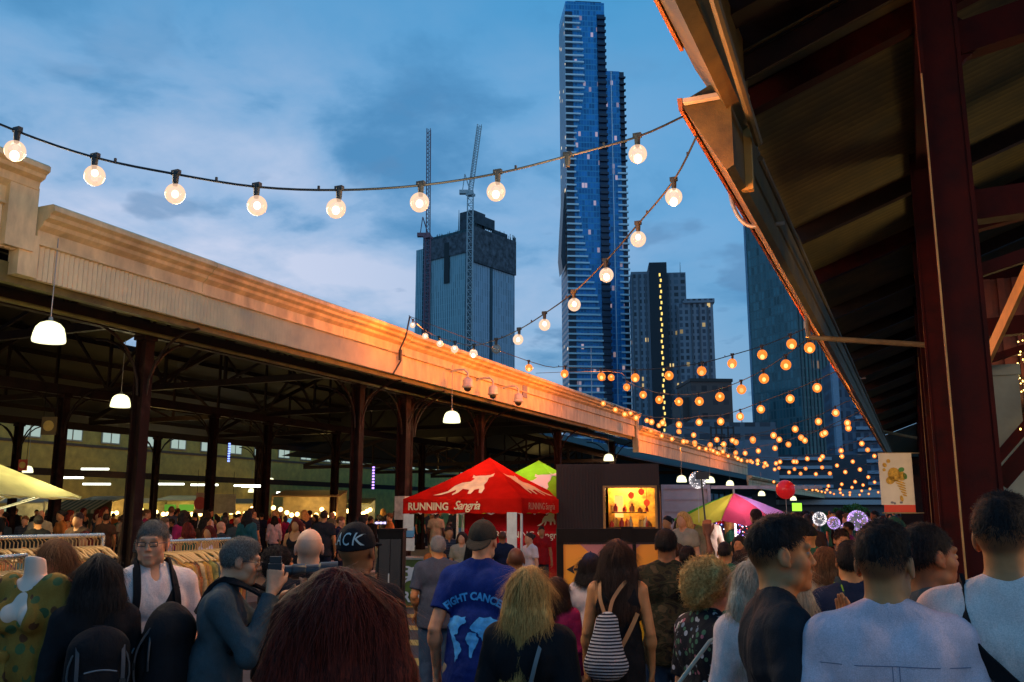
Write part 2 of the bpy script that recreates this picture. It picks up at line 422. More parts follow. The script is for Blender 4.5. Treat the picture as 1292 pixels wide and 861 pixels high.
# longitudinal beams and braces
b = MB()
for x in (-12.3, -20.5, -28.9): b.beam(L(x, -2, zb2-.02), L(x, 55, zb2-.02), .14, .26)
b.build('longitudinal_beam', BROWN, shed)
WHITEP = mat('chipped_white_paint', (.45, .42, .36), .6, var=.2)
def column(x, y, w=.22, h=None, lat=True, band=None):
    b = MB(); h = h or zb2-.1
    if lat:
        for sx_ in (-1, 1):
            b.b2(L(x+sx_*w/2-.02, y-w/2, 0.1), L(x+sx_*w/2+.02, y+w/2, h))
        b.b2(L(x-w/2+.02, y-.015, .1), L(x+w/2-.02, y+.015, h))
    else: b.cyl(L(x, y, .1), L(x, y, h), w/2, w/2*.85, 14)
    b.b2(L(x-w*.8, y-w*.8, .1), L(x+w*.8, y+w*.8, .4)); b.b2(L(x-w*.7, y-w*.7, h-.12), L(x+w*.7, y+w*.7, h))
    o = b.build('column', REDBROWN, shed)
    if band:
        b = MB(); b.b2(L(x-w/2-.03, y-w/2-.01, band[0]), L(x+w/2+.03, y+w/2+.01, band[1])); b.build('painted_band', WHITEP, o)
    b = MB()
    for dy in (-1, 1): # curved knee braces
        pts = [L(x, y+dy*(.1+1.1*(1-math.cos(t))), h-1.1+1.1*math.sin(t)) for t in [PI/2*i/6 for i in range(7)]]
        b.tube(pts, .024, 6)
    for dx_ in (-1, 1):
        pts = [L(x+dx_*(.1+1.1*(1-math.cos(t))), y, h-1.1+1.1*math.sin(t)) for t in [PI/2*i/6 for i in range(7)]]
        b.tube(pts, .024, 6)
    b.build('knee_brace', BROWN, o)
for y in CY: column(-12.3, y, .20)
column(-12.3, 20.9, .24, band=(1.55, 2.15)); column(-12.45, 21.55, .12, lat=False)
for y in (17.2, 22.9, 25.6, 29.7, 36.5, 43.3, 50): column(-20.5, y, .2)
for y in (16, 22.5, 29, 35.5, 42, 48.5): column(-28.9, y, .2)

# lit far wall of the next range of sheds, with its row of paired windows
def thingbox(name, label, cat, m, p0, p1, group=None):
    b = MB(); b.b2(p0, p1); o = b.build(name, m); return tag(o, label, cat, group)
BUFF = mat('buff_weatherboard', (.46, .29, .05), .7, var=.15, vscale=2, bump=.2, bscale=8)
fb = thing('market_hall', 'long buff walled market hall with paired windows beyond the shed', 'building', (-44, 0, 0))
b = MB(); b.b2((-.3, -10, 0), (0, 130, 8.0)); b.build('wall', BUFF, fb)
b = MB(); b.b2((0, -10, 5.45), (.05, 130, 5.6)); b.b2((0, -10, 6.95), (.06, 130, 7.08)); b.build('wall_band', mat('brown_trim', (.10, .05, .02), .6), fb)
WIN = emis('window_evening_glow', (.42, .55, .50), .8)
for i in range(34):
    y = 4+i*2.75; f_ = MB(); f_.b2((.02, y-.05, 5.72), (.07, y+1.35, 6.78)); fo = f_.build('window', mat('window_frame_paint', (.35, .30, .2), .6), fb)
    p_ = MB()
    for s_ in (0, 1): p_.b2((.075, y+.04+s_*.66, 5.8), (.085, y+.60+s_*.66, 6.7))
    p_.build('pane', WIN, fo)
# a continuous beam + far roof edge that hides the top of that hall
b = MB(); b.b2((-41, -10, 3.6), (-40.7, 110, 3.95)); b.build('canopy_beam', BROWN, fb).location.x = 44-0
fb.children[-1].location.x = 44

# ------------------------------------------------------------------ pendant lamps
LAMPG = emis('lamp_glow', (1.0, .96, .55), 1.7)
LAMPM = mat('lamp_cap_metal', (.3, .3, .28), .4, metal=.6)
def pendant(px, py, D, dia, label, light=True, e=30):
    p = at(px, py, D); z = p.z
    t = thing('pendant_lamp', label, 'lamp', (p.x, p.y, z), 0, 'dome pendant lamps hung from the shed roof')
    r = dia/2; b = MB()
    prof = [(0.02, .46*dia), (.15*dia, .455*dia), (.30*dia, .39*dia), (.41*dia, .26*dia), (.47*dia, .06*dia), (.5*dia, -.14*dia), (.48*dia, -.20*dia), (.0, -.21*dia)]
    b.lathe((0, 0, 0), prof, 18); b.build('lamp_shade', LAMPG, t, smooth=40)
    b = MB(); b.cyl((0, 0, .44*dia), (0, 0, .60*dia), .09*dia, .06*dia); b.cyl((0, 0, .5*dia), (0, 0, .5*dia+min(1.2, 6.5-z)), .008, n=6); b.build('lamp_cap', LAMPM, t)
    if light:
        lo = point_light('lamp_light', (p.x, p.y, z-.25*dia), e, (1, .86, .48), .15)
    return t
pendant(62, 424, 12.6, .45, 'largest glowing dome lamp hanging just inside the fascia at far left', e=90)
pendant(152, 509, 20, .43, 'second dome lamp, below and right of the largest one', e=110)
pendant(570, 529, 23.8, .46, 'bright dome lamp hanging above the red bull canopy', e=90)
pendant(768, 579, 40, .45, 'ribbed lamp hanging above the lit kiosk window', e=120)
FARL = 'small distant dome lamp among the iron columns of the left shed'
lst_ = sorted(((91, 533, 14), (212, 547, 12), (306, 560, 11), (386, 574, 9), (451, 584, 8), (192, 588, 8), (317, 620, 8), (342, 607, 8), (381, 622, 7), (35, 594, 13), (15, 592, 10),
                  (860, 606, 13), (896, 607, 12), (921, 611, 10), (961, 624, 9), (1001, 630, 8), (118, 600, 9), (262, 612, 8), (415, 630, 7)))
for i_, (px, py, w) in enumerate(lst_):
    pendant(px, py, .45*1170/w, .45, ('small distant dome lamp deep in the left shed, %s from the left' % nth(i_+1)) if px < 800 else 'small lamp under the roof above the striped umbrella, %s from the left' % nth(i_-len([q for q in lst_ if q[0] < 800])+1), light=False)
# fluorescent battens
FLU = emis('tube_glow', (.95, .98, .8), 5)
for i_, (px, py) in enumerate(sorted(((88, 603), (122, 611), (215, 611), (258, 612), (312, 613), (322, 614), (366, 622), (372, 623), (120, 592)))):
    p = at(px, py, 42); b = MB(); b.b2((-.6, -.05, -.04), (.6, .05, .04)); o = b.build('tube_light', FLU); o.location = p; o.rotation_euler.z = .5
    tag(o, 'short fluorescent tube high in the distant aisle, %s from the left' % nth(i_+1), 'tube light', 'fluorescent tubes in the far aisles')
for y in (14, 24, 34, 46, 60): # light of the far lamp rows
    for x in (-24, -35):
        point_light('aisle_light', (x, y, 4.3), 55, (1, .66, .18), .5)
for y in (14, 26, 38, 50): point_light('aisle_light', (-40, y, 2.6), 75, (1, .64, .16), .5)
# ------------------------------------------------------------------ right shed (its roof stops short of the camera so skylight reaches the people)
EAVE = mat('eave_olive_boards', (.11, .065, .014), .6, var=.3, vscale=3, bump=.2)
OUTE = mat('eave_tan_paint', (.55, .40, .30), .6, var=.15)
CORR = mat('corrugated_underside', (.10, .075, .022), .65, var=.35, vscale=1.6, var2=(.9, (.04, .04, .025), -.2))
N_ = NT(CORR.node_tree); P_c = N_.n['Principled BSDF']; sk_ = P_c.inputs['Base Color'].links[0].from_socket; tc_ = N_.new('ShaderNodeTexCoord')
yy_ = N_.sep(tc_.outputs['Object'])[1]; rib_shade = N_.m('MULTIPLY_ADD', N_.m('SINE', N_.m('MULTIPLY', yy_, 2*PI/.11)), .5, .5) # shading of the ribs, painted into the sheet's colour
N_.put(P_c.inputs['Base Color'], N_.mix(N_.m('MULTIPLY', rib_shade, .55), sk_, (.02, .016, .008, 1)))
DARKRED = mat('oxide_red_steel', (.030, .0022, .0015), .75, spec=.15, var=.3, vscale=5, bump=.1)
PIPEM = mat('painted_pipe', (.28, .20, .10), .5, var=.2)
vs_ = thing('veranda_shed', 'dark veranda roof overhead on oxide red steel posts along the right', 'market shed', (0, 0, 0))
def rz(x): return 4.78+.37*(x+1.1)
b = MB(); prof = [(-1.27, 4.46), (-1.29, 4.50), (-1.02, 4.62), (-.95, 4.55), (-.95, 4.0), (-1.0, 3.97)]
b.prism(prof, 5.80, 90); b.build('eave_board', EAVE, vs_)
b = MB(); b.prism([(-1.30, 4.44), (-1.31, 4.53), (-1.275, 4.53), (-1.275, 4.44)], 5.79, 90); b.build('gutter_lip', mat('gutter_lit_orange', (.42, .13, .04), .5, var=.2), vs_)  # orange light on the gutter edge is put into the lip's colour
b = MB(); prof1 = [(-1.27, 4.95), (-1.29, 5.0), (-1.02, 5.12), (-.90, 5.05), (-.90, 4.45), (-.98, 4.40)]
b.prism(prof1, 3.4, 6.25); b.build('eave_board', EAVE, vs_)
b = MB(); b.prism([(-1.30, 4.93), (-1.31, 5.02), (-1.275, 5.02), (-1.275, 4.93)], 3.4, 5.9); b.build('gutter_lip', MATS['gutter_lit_orange'], vs_)
b = MB(); b.b2((-1.12, 6.26, 4.55), (-1.0, 6.36, 4.9)); b.build('end_block', OUTE, vs_)
b = MB(); b.b2((-1.26, 5.74, 4.47), (-.97, 5.79, 4.5)); b.build('end_block', OUTE, vs_)
b = MB(); b.b2((-1.0, 6.26, 3.98), (-.9, 6.32, 4.7)); b.build('end_board', mat('ochre_board', (.45, .28, .08), .6, var=.1), vs_)
def corr_roof(x0, z0, x1, z1, y0, y1, pitch=.11, amp=.022):
    b = MB(); n = int((y1-y0)/pitch*4); vs = []
    for i in range(n+1):
        y = y0+(y1-y0)*i/n; a = amp*math.sin(i*PI/2)
        vs += [(x0, y, z0+a), (x1, y, z1+a)]
    b.add(vs, [(2*i, 2*i+1, 2*i+3, 2*i+2) for i in range(n)]); b.slab([(x0, y0, z0+.05), (x1, y0, z1+.05), (x1, y1, z1+.05), (x0, y1, z0+.05)], .01)
    return b.build('roof_sheet', CORR, vs_)
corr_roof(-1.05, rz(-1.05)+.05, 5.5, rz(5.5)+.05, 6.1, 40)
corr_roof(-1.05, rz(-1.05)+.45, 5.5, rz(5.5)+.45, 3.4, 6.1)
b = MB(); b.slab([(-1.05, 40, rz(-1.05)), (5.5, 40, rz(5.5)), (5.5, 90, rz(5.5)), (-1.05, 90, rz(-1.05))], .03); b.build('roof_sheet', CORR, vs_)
b = MB(); b.b2((-.95, 6.1, 4.6), (-.94, 6.16, 5.3)); b.slab([(-1.0, 6.12, 4.7), (5.5, 6.12, rz(5.5)), (5.5, 6.12, rz(5.5)+.5), (-1.0, 6.12, 5.25)], .03); b.build('roof_step', BROWN, vs_)
def rafter(y, up=0, w=.12, h=.18, m=DARKRED):
    b = MB(); b.beam((-1.0, y, rz(-1.0)+up-.06), (5.4, y, rz(5.4)+up-.06), w, h); b.build('rafter', m, vs_)
rafter(6.6); rafter(5.1, .4, .3, .3, BROWN); rafter(5.75, .35, .2, .3, BROWN)
for y in (10.2, 12.2, 14.6, 17, 19, 21.5, 24, 27, 30, 34, 38): rafter(y, 0, .1, .18, BROWN if y != 12.2 else DARKRED)
b = MB(); b.cyl((-.86, 6.4, 4.25), (-.86, 60, 4.25), .022, n=8); b.cyl((-.78, 3.5, 4.55), (-.86, 6.35, 4.35), .03, n=8); b.build('conduit', mat('conduit_olive', (.10, .07, .03), .6), vs_)
# longitudinal beam over the post line
b = MB(); b.beam((.3, 3.4, rz(.3)-.12), (.3, 60, rz(.3)-.12), .16, .28); b.beam((2.6, 3.4, rz(2.6)-.2), (2.6, 60, rz(2.6)-.2), .16, .28); b.build('longitudinal_beam', DARKRED, vs_)
EDGE = mat('lit_ochre_edge', (.45, .22, .06), .5, var=.2)
def vpost(y, x=.3, w=.21, full=True):
    b = MB(); t = .02
    b.b2((x-w/2, y-w/2, .12), (x-w/2+t, y+w/2, 5.2)); b.b2((x+w/2-t, y-w/2, .12), (x+w/2, y+w/2, 5.2)); b.b2((x-w/2+t, y-w/2+.01, .12), (x+w/2-t, y-w/2+.03, 5.2))
    b.b2((x-w*.8, y-w*.8, .12), (x+w*.8, y+w*.8, .2))
    o = b.build('post', DARKRED, vs_)
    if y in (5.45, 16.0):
        b = MB(); b.b2((x-w/2-.004, y-w/2-.004, .3), (x-w/2+.005, y-w/2+.005, 4.2)); b.build('lit_edge', EDGE, o)  # orange light along the post edge, painted as a thin strip
    return o
vpost(5.45)
for y in (9.4, 12.4, 16.0, 22, 29, 36, 43): vpost(y, .27 if y < 30 else .25)
def frame(y, x0=.4, x1=5.4):
    b = MB(); z1 = 4.42; z0 = 3.42
    b.beam((x0, y, z1), (x1, y, z1+.9), .12, .2); b.beam((x0, y, z0), (x1, y, z0+.15), .12, .17)
    # round-cornered gussets between post and beams
    for cx, cz, sx_, sz_ in ((x0, z1-.1, 1, -1), (x0, z0+.085, 1, 1), (x0, z1+.12, 1, 1)):
        r = .10; pts = [(cx, y, cz)]+[(cx+sx_*(r-r*math.sin(t)), y, cz+sz_*(r-r*math.cos(t))) for t in [PI/2*q/5 for q in range(6)]]
        b.slab(pts, .05)
    b.beam((x0, y, 1.9), (x0+1.25, y, z0-.1), .07, .09); b.beam((x0-.02, y, 3.05), (x0+1.6, y, 3.5), .05, .07)
    b.beam((x0+1.3, y, z0), (x0+.9, y, z1+.1), .06, .1)
    b.build('frame_truss', DARKRED, vs_)
frame(5.5); frame(9.4); frame(12.4); frame(16)
b = MB(); b.beam(at(1300, 335, 6.2), at(1246, 452, 7.2), .03, .11); b.build('slanted_board', EDGE, vs_)
def xpipe(pa, pb, X, r):
    a = onx(pa[0], pa[1], X); c = ony(pb[0], pb[1], a.y); b = MB(); b.cyl(a, c, r, n=10)
    b.cyl(a+Vector((0, 0, 0)), a+Vector((0, 0, .42)), r*.9, n=8); b.build('tie_pipe', PIPEM, vs_)
xpipe((1020, 426), (1178, 436), -1.15, .035); xpipe((1105, 543), (1157, 553), -1.15, .05)
b = MB(); b.b2((-1.0, 60, .1), (6, 60.2, 5.0)); b.build('end_wall', BROWN, vs_)
# looped pipe outside the gutter
def loop_pipe(px0, py0, px1, py1):
    a = onx(px0, py0, -1.33); y = a.y; c = ony(px1, py1, y); pts = [a+Vector((0, 0, 0))]
    n = 10
    for i in range(1, n+1):
        t = PI*.5*i/n; pts.append(Vector((a.x+(c.x-a.x)*(1-math.cos(t)), y, a.z+(c.z-a.z)*math.sin(t))))
    pts.append(c+Vector((.25, 0, 0)))
    b = MB(); b.tube(pts, .018, 8); b.build('looped_pipe', mat('galvanised_pipe', (.45, .42, .40), .4, metal=.3), vs_)
loop_pipe(920, 232, 952, 286); loop_pipe(1066, 452, 1078, 478); loop_pipe(1100, 500, 1108, 520)
# ------------------------------------------------------------------ back of the right shed: stall partition, teal pillar
t_ = thing('stall_booth', 'dark brown stall cabin behind the posts at right', 'stall', (0, 0, 0))
b = MB(); b.b2((.75, 13.2, .12), (6, 13.3, 4.2)); b.b2((.5, 11.2, 2.95), (6, 13.2, 3.2)); b.build('wall', mat('dark_plum_boards', (.035, .012, .012), .6, var=.3, vscale=4), t_)
b = MB()
for i in range(18): b.b2((.56+i*.14, 11.17, 3.2), (.63+i*.14, 11.2, 4.3))
b.b2((.5, 11.2, 3.2), (3.2, 11.23, 4.3)); b.build('slatted_front', mat('oxide_slats', (.09, .018, .012), .6, var=.3), t_)
b = MB(); b.b2((.9, 11.15, 2.42), (3, 11.18, 2.46)); b.build('light_tube', emis('stall_tube', (.9, 1, .6), 4), t_)
point_light('stall_and_fill_light', (1.6, 10.6, 2.3), 90, (1, .66, .22), .3); point_light('stall_and_fill_light', (2.0, 3.6, 2.5), 75, (1, .60, .20), .3)  # light of the tube, then an unseen lamp added to warm the people
TEAL = mat('grey_green_render', (.16, .20, .17), .7, var=.2, vscale=2)
b = MB(); p = at(1276, 600, 8.5); b.b2((p.x-.11, p.y-.1, .12), (p.x+.13, p.y+.15, 3.1)); b.b2((p.x-.14, p.y-.13, .12), (p.x+.16, p.y+.18, .5)); b.b2((p.x-.13, p.y-.12, 3.0), (p.x+.15, p.y+.17, 3.1))
tag(b.build('pillar', TEAL), 'grey green rendered pillar behind the man in the white tee', 'pillar')
ft = thing('fairy_lights', 'dense tiny golden fairy lights hanging at the right edge', 'fairy lights', (0, 0, 0))
b = MB(); rr = random.Random(3)
for i in range(150):
    q = at(1283+rr.random()*40, 425+rr.random()*70 if i % 2 else 535+rr.random()*8+rr.random()*90*(i % 3 == 0), 8.0+rr.random()); b.sph(q, .007, 5, 4)
b.build('light_cluster', emis('fairy_gold', (1, .62, .16), 7), ft)['kind'] = 'stuff'
b = MB()
for k_ in range(9):
    q0 = at(1283+k_*5, 420, 8.4); b.cyl(q0, q0+Vector((0, 0, -.75)), .003, n=4)
b.build('cable', BROWN, ft)

# ------------------------------------------------------------------ festoon strings
CABLE = mat('black_cable', (.02, .025, .028), .5, var=.1)
GLOBE = glass_globe('lit_globe_glass', (1.0, .66, .46), 1.35, op=.42)
GLOBE2 = glass_globe('amber_globe_glass', (1.0, .22, .025), 1.5, op=.62)
FIL = emis('filament', (1, .80, .52), 9); FIL2 = emis('filament_amber', (1, .62, .26), 3.6)
CLEAR = glass_globe('unlit_globe_glass', (.6, .6, .6), .3, op=.12)
def bulb_meshes(dia, far, g, f):
    b = MB(); b.sph((0, 0, -.62*dia-.045), dia/2, 18 if not far else 10, 12 if not far else 7, (1, 1, 1.04)); o1 = b.build('bulb', g, smooth=True)
    b = MB(); b.sph((0, 0, -.60*dia-.045), dia*.19 if not far else dia*.27, 10, 7, (1, 1, 1.15)); o2 = b.build('filament', f, o1, smooth=True)
    b = MB(); b.cyl((0, 0, .012), (0, 0, -.055), .021, .018, 10); b.cyl((0, 0, -.052), (0, 0, -.075), .016, .014, 10); b.box((0, 0, .01), (.055, .03, .03)); o3 = b.build('socket', CABLE)
    return o1, o3
proto = {}
def festoon(label, socks, ends, dia=.12, far=False, amber=True, missing=(), unlit=(), light=0, group='festoon strings across the lane'):
    """socks: list of 3D socket points, ends: two 3D anchor points"""
    o = socks[len(socks)//2]; t = thing('festoon_string', label, 'string lights', o, 0, group)
    pts = [ends[0]]+list(socks)+[ends[1]]
    # smooth the cable
    cp = []
    for i in range(len(pts)-1):
        p0 = pts[max(i-1, 0)]; p1 = pts[i]; p2 = pts[i+1]; p3 = pts[min(i+2, len(pts)-1)]
        for q in range(4):
            u = q/4; cp.append(.5*((2*p1)+(p2-p0)*u+(2*p0-5*p1+4*p2-p3)*u*u+(-p0+3*p1-3*p2+p3)*u**3)-o)
    cp.append(pts[-1]-o)
    b = MB(); b.tube(cp, .0075 if not far else .010, 6)
    if not far:  # clips and a second thin support wire
        for i in range(2, len(cp)-2, 5): b.box(cp[i]+Vector((0, 0, .012)), (.012, .012, .03))
    b.build('cable', CABLE, t)
    key = (dia, far, amber)
    if key not in proto:
        proto[key] = bulb_meshes(dia, far, GLOBE2 if amber else GLOBE, FIL2 if amber else FIL)
        proto[key][0]['keep'] = 0; first = True
    b0, s0 = proto[key]
    for i, p in enumerate(socks):
        s_ = s0.copy(); COL.objects.link(s_); s_.parent = t; s_.location = p-o
        if i in missing: continue
        c = b0.copy(); COL.objects.link(c); c.parent = t; c.location = p-o; c.rotation_euler = (random.uniform(-.08, .08), random.uniform(-.08, .08), random.random()*6)
        if i in unlit:
            c.data = c.data.copy(); c.data.materials.clear(); c.data.materials.append(CLEAR)
        else:
            f = b0.children[0].copy(); COL.objects.link(f); f.parent = c
            if not far: f.scale = [random.uniform(.8, 1.2)]*3; f.location = (0, 0, -.02*random.random()); c.rotation_euler[0] += random.uniform(-.12, .12)
            if random.random() < .25: f.material_slots[0].link = 'OBJECT'; f.material_slots[0].material = emis('filament_dim' + ('_amber' if amber else ''), (1, .55, .25) if amber else (1, .72, .45), 2.2 if amber else 5)
    return t
def inter(lst, D0, D1, power=1.0):
    n = len(lst)-1; out = []
    x0, x1 = lst[0][0], lst[-1][0]
    for px, py in lst:
        u = (px-x0)/(x1-x0); inv = 1/D0+(1/D1-1/D0)*u if power == 0 else 1/(D0+(D1-D0)*u); out.append(at(px, py, 1/inv))
    return out
S1 = [(-170, 75), (-72, 124), (22, 166), (120, 199), (222, 220), (324, 236), (428, 240), (531, 234), (628, 219), (716, 197), (804, 173)]
p = inter([(-260, 20)]+S1+[(862, 147)], 5.0, 5.75)
festoon('nearest festoon string, its big clear globes hanging right across the sky', p[1:-1], (p[0], p[-1]), .123, False, False, missing=(9,))
S2 = [(850, 228), (805, 283), (764, 330), (724, 369), (687, 396), (655, 416), (626, 429), (598, 436), (574, 432), (554, 426), (536, 417), (521, 404)]
p = inter([(879, 172)]+S2+[(516, 398)], 6.1, 21.5, 0)
festoon('festoon string dipping steeply beside the tall tower to the cream fascia', p[1:-1], (p[0], p[-1]), .128, False, False, unlit=(6,))
S3 = [(667, 456), (713, 463), (758, 466), (801, 467), (843, 464), (886, 458), (924, 448), (961, 437), (997, 423)]
p = inter([(516, 399), (620, 440)]+S3+[(1022, 412)], 21.5, 13.2, 0)
festoon('upper of the two amber festoons swagged in front of the dark towers', p[2:-1], (p[0], p[-1]), .15, False, True)
S4 = [(772, 469), (791, 481), (811, 490), (832, 496), (856, 498), (881, 497), (908, 491), (935, 481), (963, 467), (991, 449), (1020, 427)]
p = inter([(676, 471), (730, 478)]+S4+[(1028, 420)], 29, 13.2, 0)
festoon('lower amber festoon drooping closest below its upper neighbour', p[2:-1], (p[0], p[-1]), .16, False, True)
S5 = [(574, 425), (599, 437), (622, 443)]
# many more strings zig-zag on down the lane
LF = 0; rr = random.Random(11)
for i, (yl, yr, sag, n) in enumerate(((33, 19, .9, 13), (40, 24, .8, 13), (36, 29, .9, 12), (47, 27, .8, 13), (52, 35, .9, 12), (45, 40, .9, 10), (60, 44, .8, 11), (66, 52, .8, 10), (76, 60, .8, 10), (84, 70, .8, 10), (98, 82, .8, 10), (112, 96, .8, 10))):
    A = Vector((XL+.2, yl, (zt2 if yl < yS2 else zt3 if yl < yS3 else zt4)+.1)); B = Vector((-1.3, yr, 4.5)); socks = []
    for j in range(n):
        u = (j+.5)/n+rr.uniform(-.012, .012); q = A.lerp(B, u); q.z -= sag*4*u*(1-u)+rr.uniform(-.03, .03); socks.append(q)
    festoon('distant amber festoon zigzagging over the lane, %s nearest of its kind' % nth(i+1), socks, (A, B), .19 if i < 7 else .23, True, True)
for b0, s0 in proto.values():
    for ch in list(b0.children): bpy.data.objects.remove(ch)
    bpy.data.objects.remove(b0); bpy.data.objects.remove(s0)
# warm light the bulbs throw on the fascia, the eave and the lane
WARM = (1, .22, .012)
for px, py, D, e in ((522, 408, 20.0, 22), (575, 432, 18, 42), (640, 455, 21, 55), (700, 470, 24, 90), (760, 490, 28, 120), (800, 500, 25, 60), (880, 560, 40, 120), (960, 585, 55, 120)):
    point_light('festoon_and_fill_light', at(px, py, D), e*3.4, WARM, .2)
for px, py, D, e in ((840, 240, 5.6, 36), (780, 330, 6.8, 60), (700, 395, 8.6, 50), (1015, 440, 12.0, 26), (1060, 500, 17, 30), (1085, 550, 25, 30)):
    point_light('festoon_and_fill_light', at(px, py, D), e, WARM, .1)
for px, py, D, e in ((60, 262, 6.5, 110), (270, 300, 6.5, 90), (-180, 190, 6.0, 120), (560, 280, 5.2, 40), (770, 240, 5.4, 50)):  # string lamps boosted, one added beyond the frame, to brighten the people
    point_light('festoon_and_fill_light', at(px, py, D), e, (1, .72, .42), .35)
b = MB(); q = onx(507, 420, XL+.3); b.tube([onx(517, 400, XL+.36), onx(512, 425, XL+.34), onx(505, 440, XL+.2), onx(506, 455, XL+.12), onx(496, 472, XL+.1)], .02, 6); b.box(onx(505, 448, XL+.2), (.06, .06, .25))
tag(b.build('power_lead', CABLE), 'black power lead dangling down the cream fascia', 'cable')
# ------------------------------------------------------------------ dome cameras on brackets
CAMW = mat('camera_housing_white', (.55, .5, .47), .4, var=.05); BLK = mat('black_plastic', (.012, .012, .014), .35, var=0)
for i, (px, lab) in enumerate(((590, 'left of three white dome cameras bracketed to the fascia'), (622, 'middle of three white dome cameras bracketed to the fascia'), (654, 'right of three white dome cameras, in front of a small plate'))):
    p = onx(px, 484+i*9.5, XL+.55); t = thing('security_camera', lab, 'camera', p, 0, 'dome cameras on the fascia')
    b = MB(); b.tube([(-.5, 0, .33), (-.3, 0, .38), (-.1, 0, .37), (0, 0, .28), (0, 0, .1)], .028, 8); b.build('bracket', CAMW, t)
    b = MB(); b.lathe((0, 0, 0), [(.02, .16), (.10, .13), (.13, .08), (.13, -.05), (.15, -.06), (.15, -.10), (.10, -.12)], 16); b.build('housing', CAMW, t, smooth=40)
    b = MB(); b.sph((0, 0, -.12), .10, 14, 8); b.build('dome', BLK, t, smooth=True)
b = MB(); p = onx(662, 493, XL+.05); b.box(p, (.03, .35, .45)); tag(b.build('wall_plate', mat('grey_plate', (.25, .23, .24), .5)), 'small grey plate fixed behind the last dome camera', 'plate')

# ------------------------------------------------------------------ towers
def ground_at(px, D): p = at(px, 646, D); return Vector((p.x, p.y, 0))
def zat(py, D, px=646): return at(px, py, D).z
S = lambda px, D: px*D/1170.2
# --- tall blue tower
D = 450; s = D/1170.2
T1 = thing('glass_tower', 'tallest blue glass tower with white balcony edges and a lower wing', 'tower', ground_at(748, D), ALPHA+R(5))
zt = zat(3, D, 748)
GL1 = facade('blue_curtain_wall', (.06, .36, .64), (.022, .22, .54), 1.5, 3.15, .86, .82, lit=.0012, litcol=(.9, .6, .45), estr=.35, rough=.22, jit=.35)
GL1s = facade('blue_side_wall', (.30, .38, .48), (.03, .07, .16), 2.4, 3.15, .75, .55, lit=.01, rough=.3)
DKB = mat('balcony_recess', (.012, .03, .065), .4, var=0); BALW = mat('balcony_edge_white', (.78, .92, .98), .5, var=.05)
w = 55*s
b = MB(); b.b2((-w/2, 0, 0), (w/2, 24, zt)); b.build('main_shaft', GL1, T1)
b = MB(); b.b2((-w/2-.15, -.1, 0), (-w/2-.0, 24, zt-6)); b.build('side_wall', GL1s, T1)
b = MB(); b.b2((-w/2+6, 3, zt), (w/2-1, 20, zt+2.4)); b.b2((-w/2+1, 1, zt), (-w/2+6, 20, zt+.8)); b.build('roof_plant', mat('roof_glass', (.02, .10, .17), .3), T1)
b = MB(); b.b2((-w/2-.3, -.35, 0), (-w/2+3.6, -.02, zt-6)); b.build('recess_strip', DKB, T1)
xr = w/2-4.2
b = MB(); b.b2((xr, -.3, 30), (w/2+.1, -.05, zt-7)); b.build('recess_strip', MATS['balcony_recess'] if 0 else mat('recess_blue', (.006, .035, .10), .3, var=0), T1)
def widths(py):
    k_ = [(20, 20), (60, 26), (110, 27), (140, 22), (165, 14), (230, 12), (262, 16), (300, 22), (340, 32), (380, 42), (420, 48), (480, 50), (520, 52)]
    for (a, wa), (c, wc) in zip(k_, k_[1:]):
        if py <= c: return wa+(wc-wa)*(py-a)/(c-a)
    return 50
bm_ = {}
py = 23.0; i = 0
while py < 650:
    z = zat(py, D, 748); wd = widths(py)*s*.93
    b = MB(); b.b2((-w/2-.6, -1.5, -.42), (-w/2+wd, .0, .42)); o = b.build('balcony', BALW, T1); o.location = (0, 0, z)
    if i % 2 == 0 or 1:
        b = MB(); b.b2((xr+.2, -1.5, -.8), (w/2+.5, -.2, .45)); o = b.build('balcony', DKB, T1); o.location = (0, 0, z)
    py += 8.15*(1.0); i += 1
# lower wing
w2 = 30*s; z2 = zat(84, D, 790)
b = MB(); b.b2((w/2, 4, 0), (w/2+w2-3.2, 26, z2)); b.build('wing', GL1, T1)
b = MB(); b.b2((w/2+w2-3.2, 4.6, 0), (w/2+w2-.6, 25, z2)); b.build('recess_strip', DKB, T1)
b = MB(); b.b2((w/2+3.6, 3.7, 0), (w/2+4.0, 4, z2)); b.build('fin', BALW, T1)
py = 92
while py < 600:
    z = zat(py, D, 790); b = MB()
    wd = 3.4 if py < 200 else 5.4
    b.b2((w/2+w2-wd, 3.0, -.4), (w/2+w2, 4.6, .4)); o = b.build('balcony', DKB if py < 200 else BALW, T1); o.location = (0, 0, z); py += 8.15
# curved screen on the flank
b = MB(); za, zb_ = zat(235, D, 710), zat(342, D, 710)
pts = [(-w/2-1.2, za), (-w/2-2.8, zb_+20), (-w/2-3.4, zb_+8), (-w/2-2.6, zb_), (-w/2-1.0, zb_+4)]
b.prism(pts, 2, 14); b.build('flank_screen', mat('dark_screen', (.02, .03, .05), .4), T1)
# --- concrete tower under construction
D = 400; s = D/1170.2
T2 = thing('unfinished_tower', 'unfinished striped tower with dark scaffolded top and two cranes above', 'tower', ground_at(586, D), ALPHA-R(38))
FA = facade('striped_facade_blue', (.40, .58, .62), (.20, .36, .42), 1.15, 3.3, .48, .97, rough=.5, jit=.3, vary=(.03, .10, .14)); FB = facade('striped_facade_lit', (.52, .62, .72), (.22, .34, .44), 1.3, 3.3, .5, .97, rough=.5, jit=.3)  # light on the right face is put into its paler colour
# left face runs from px 512 to 590, right face from 590 to 651
ca, sa = math.cos(R(38)), math.sin(R(38))
wl = 78*s/math.sin(R(52)) ; wr = 61*s/math.cos(R(52))
wl = 78*s/ca*1.0; wr = 61*s/sa*.98
zt = zat(300, D, 586); z1 = zat(312, D, 586)
ox = wl*.0
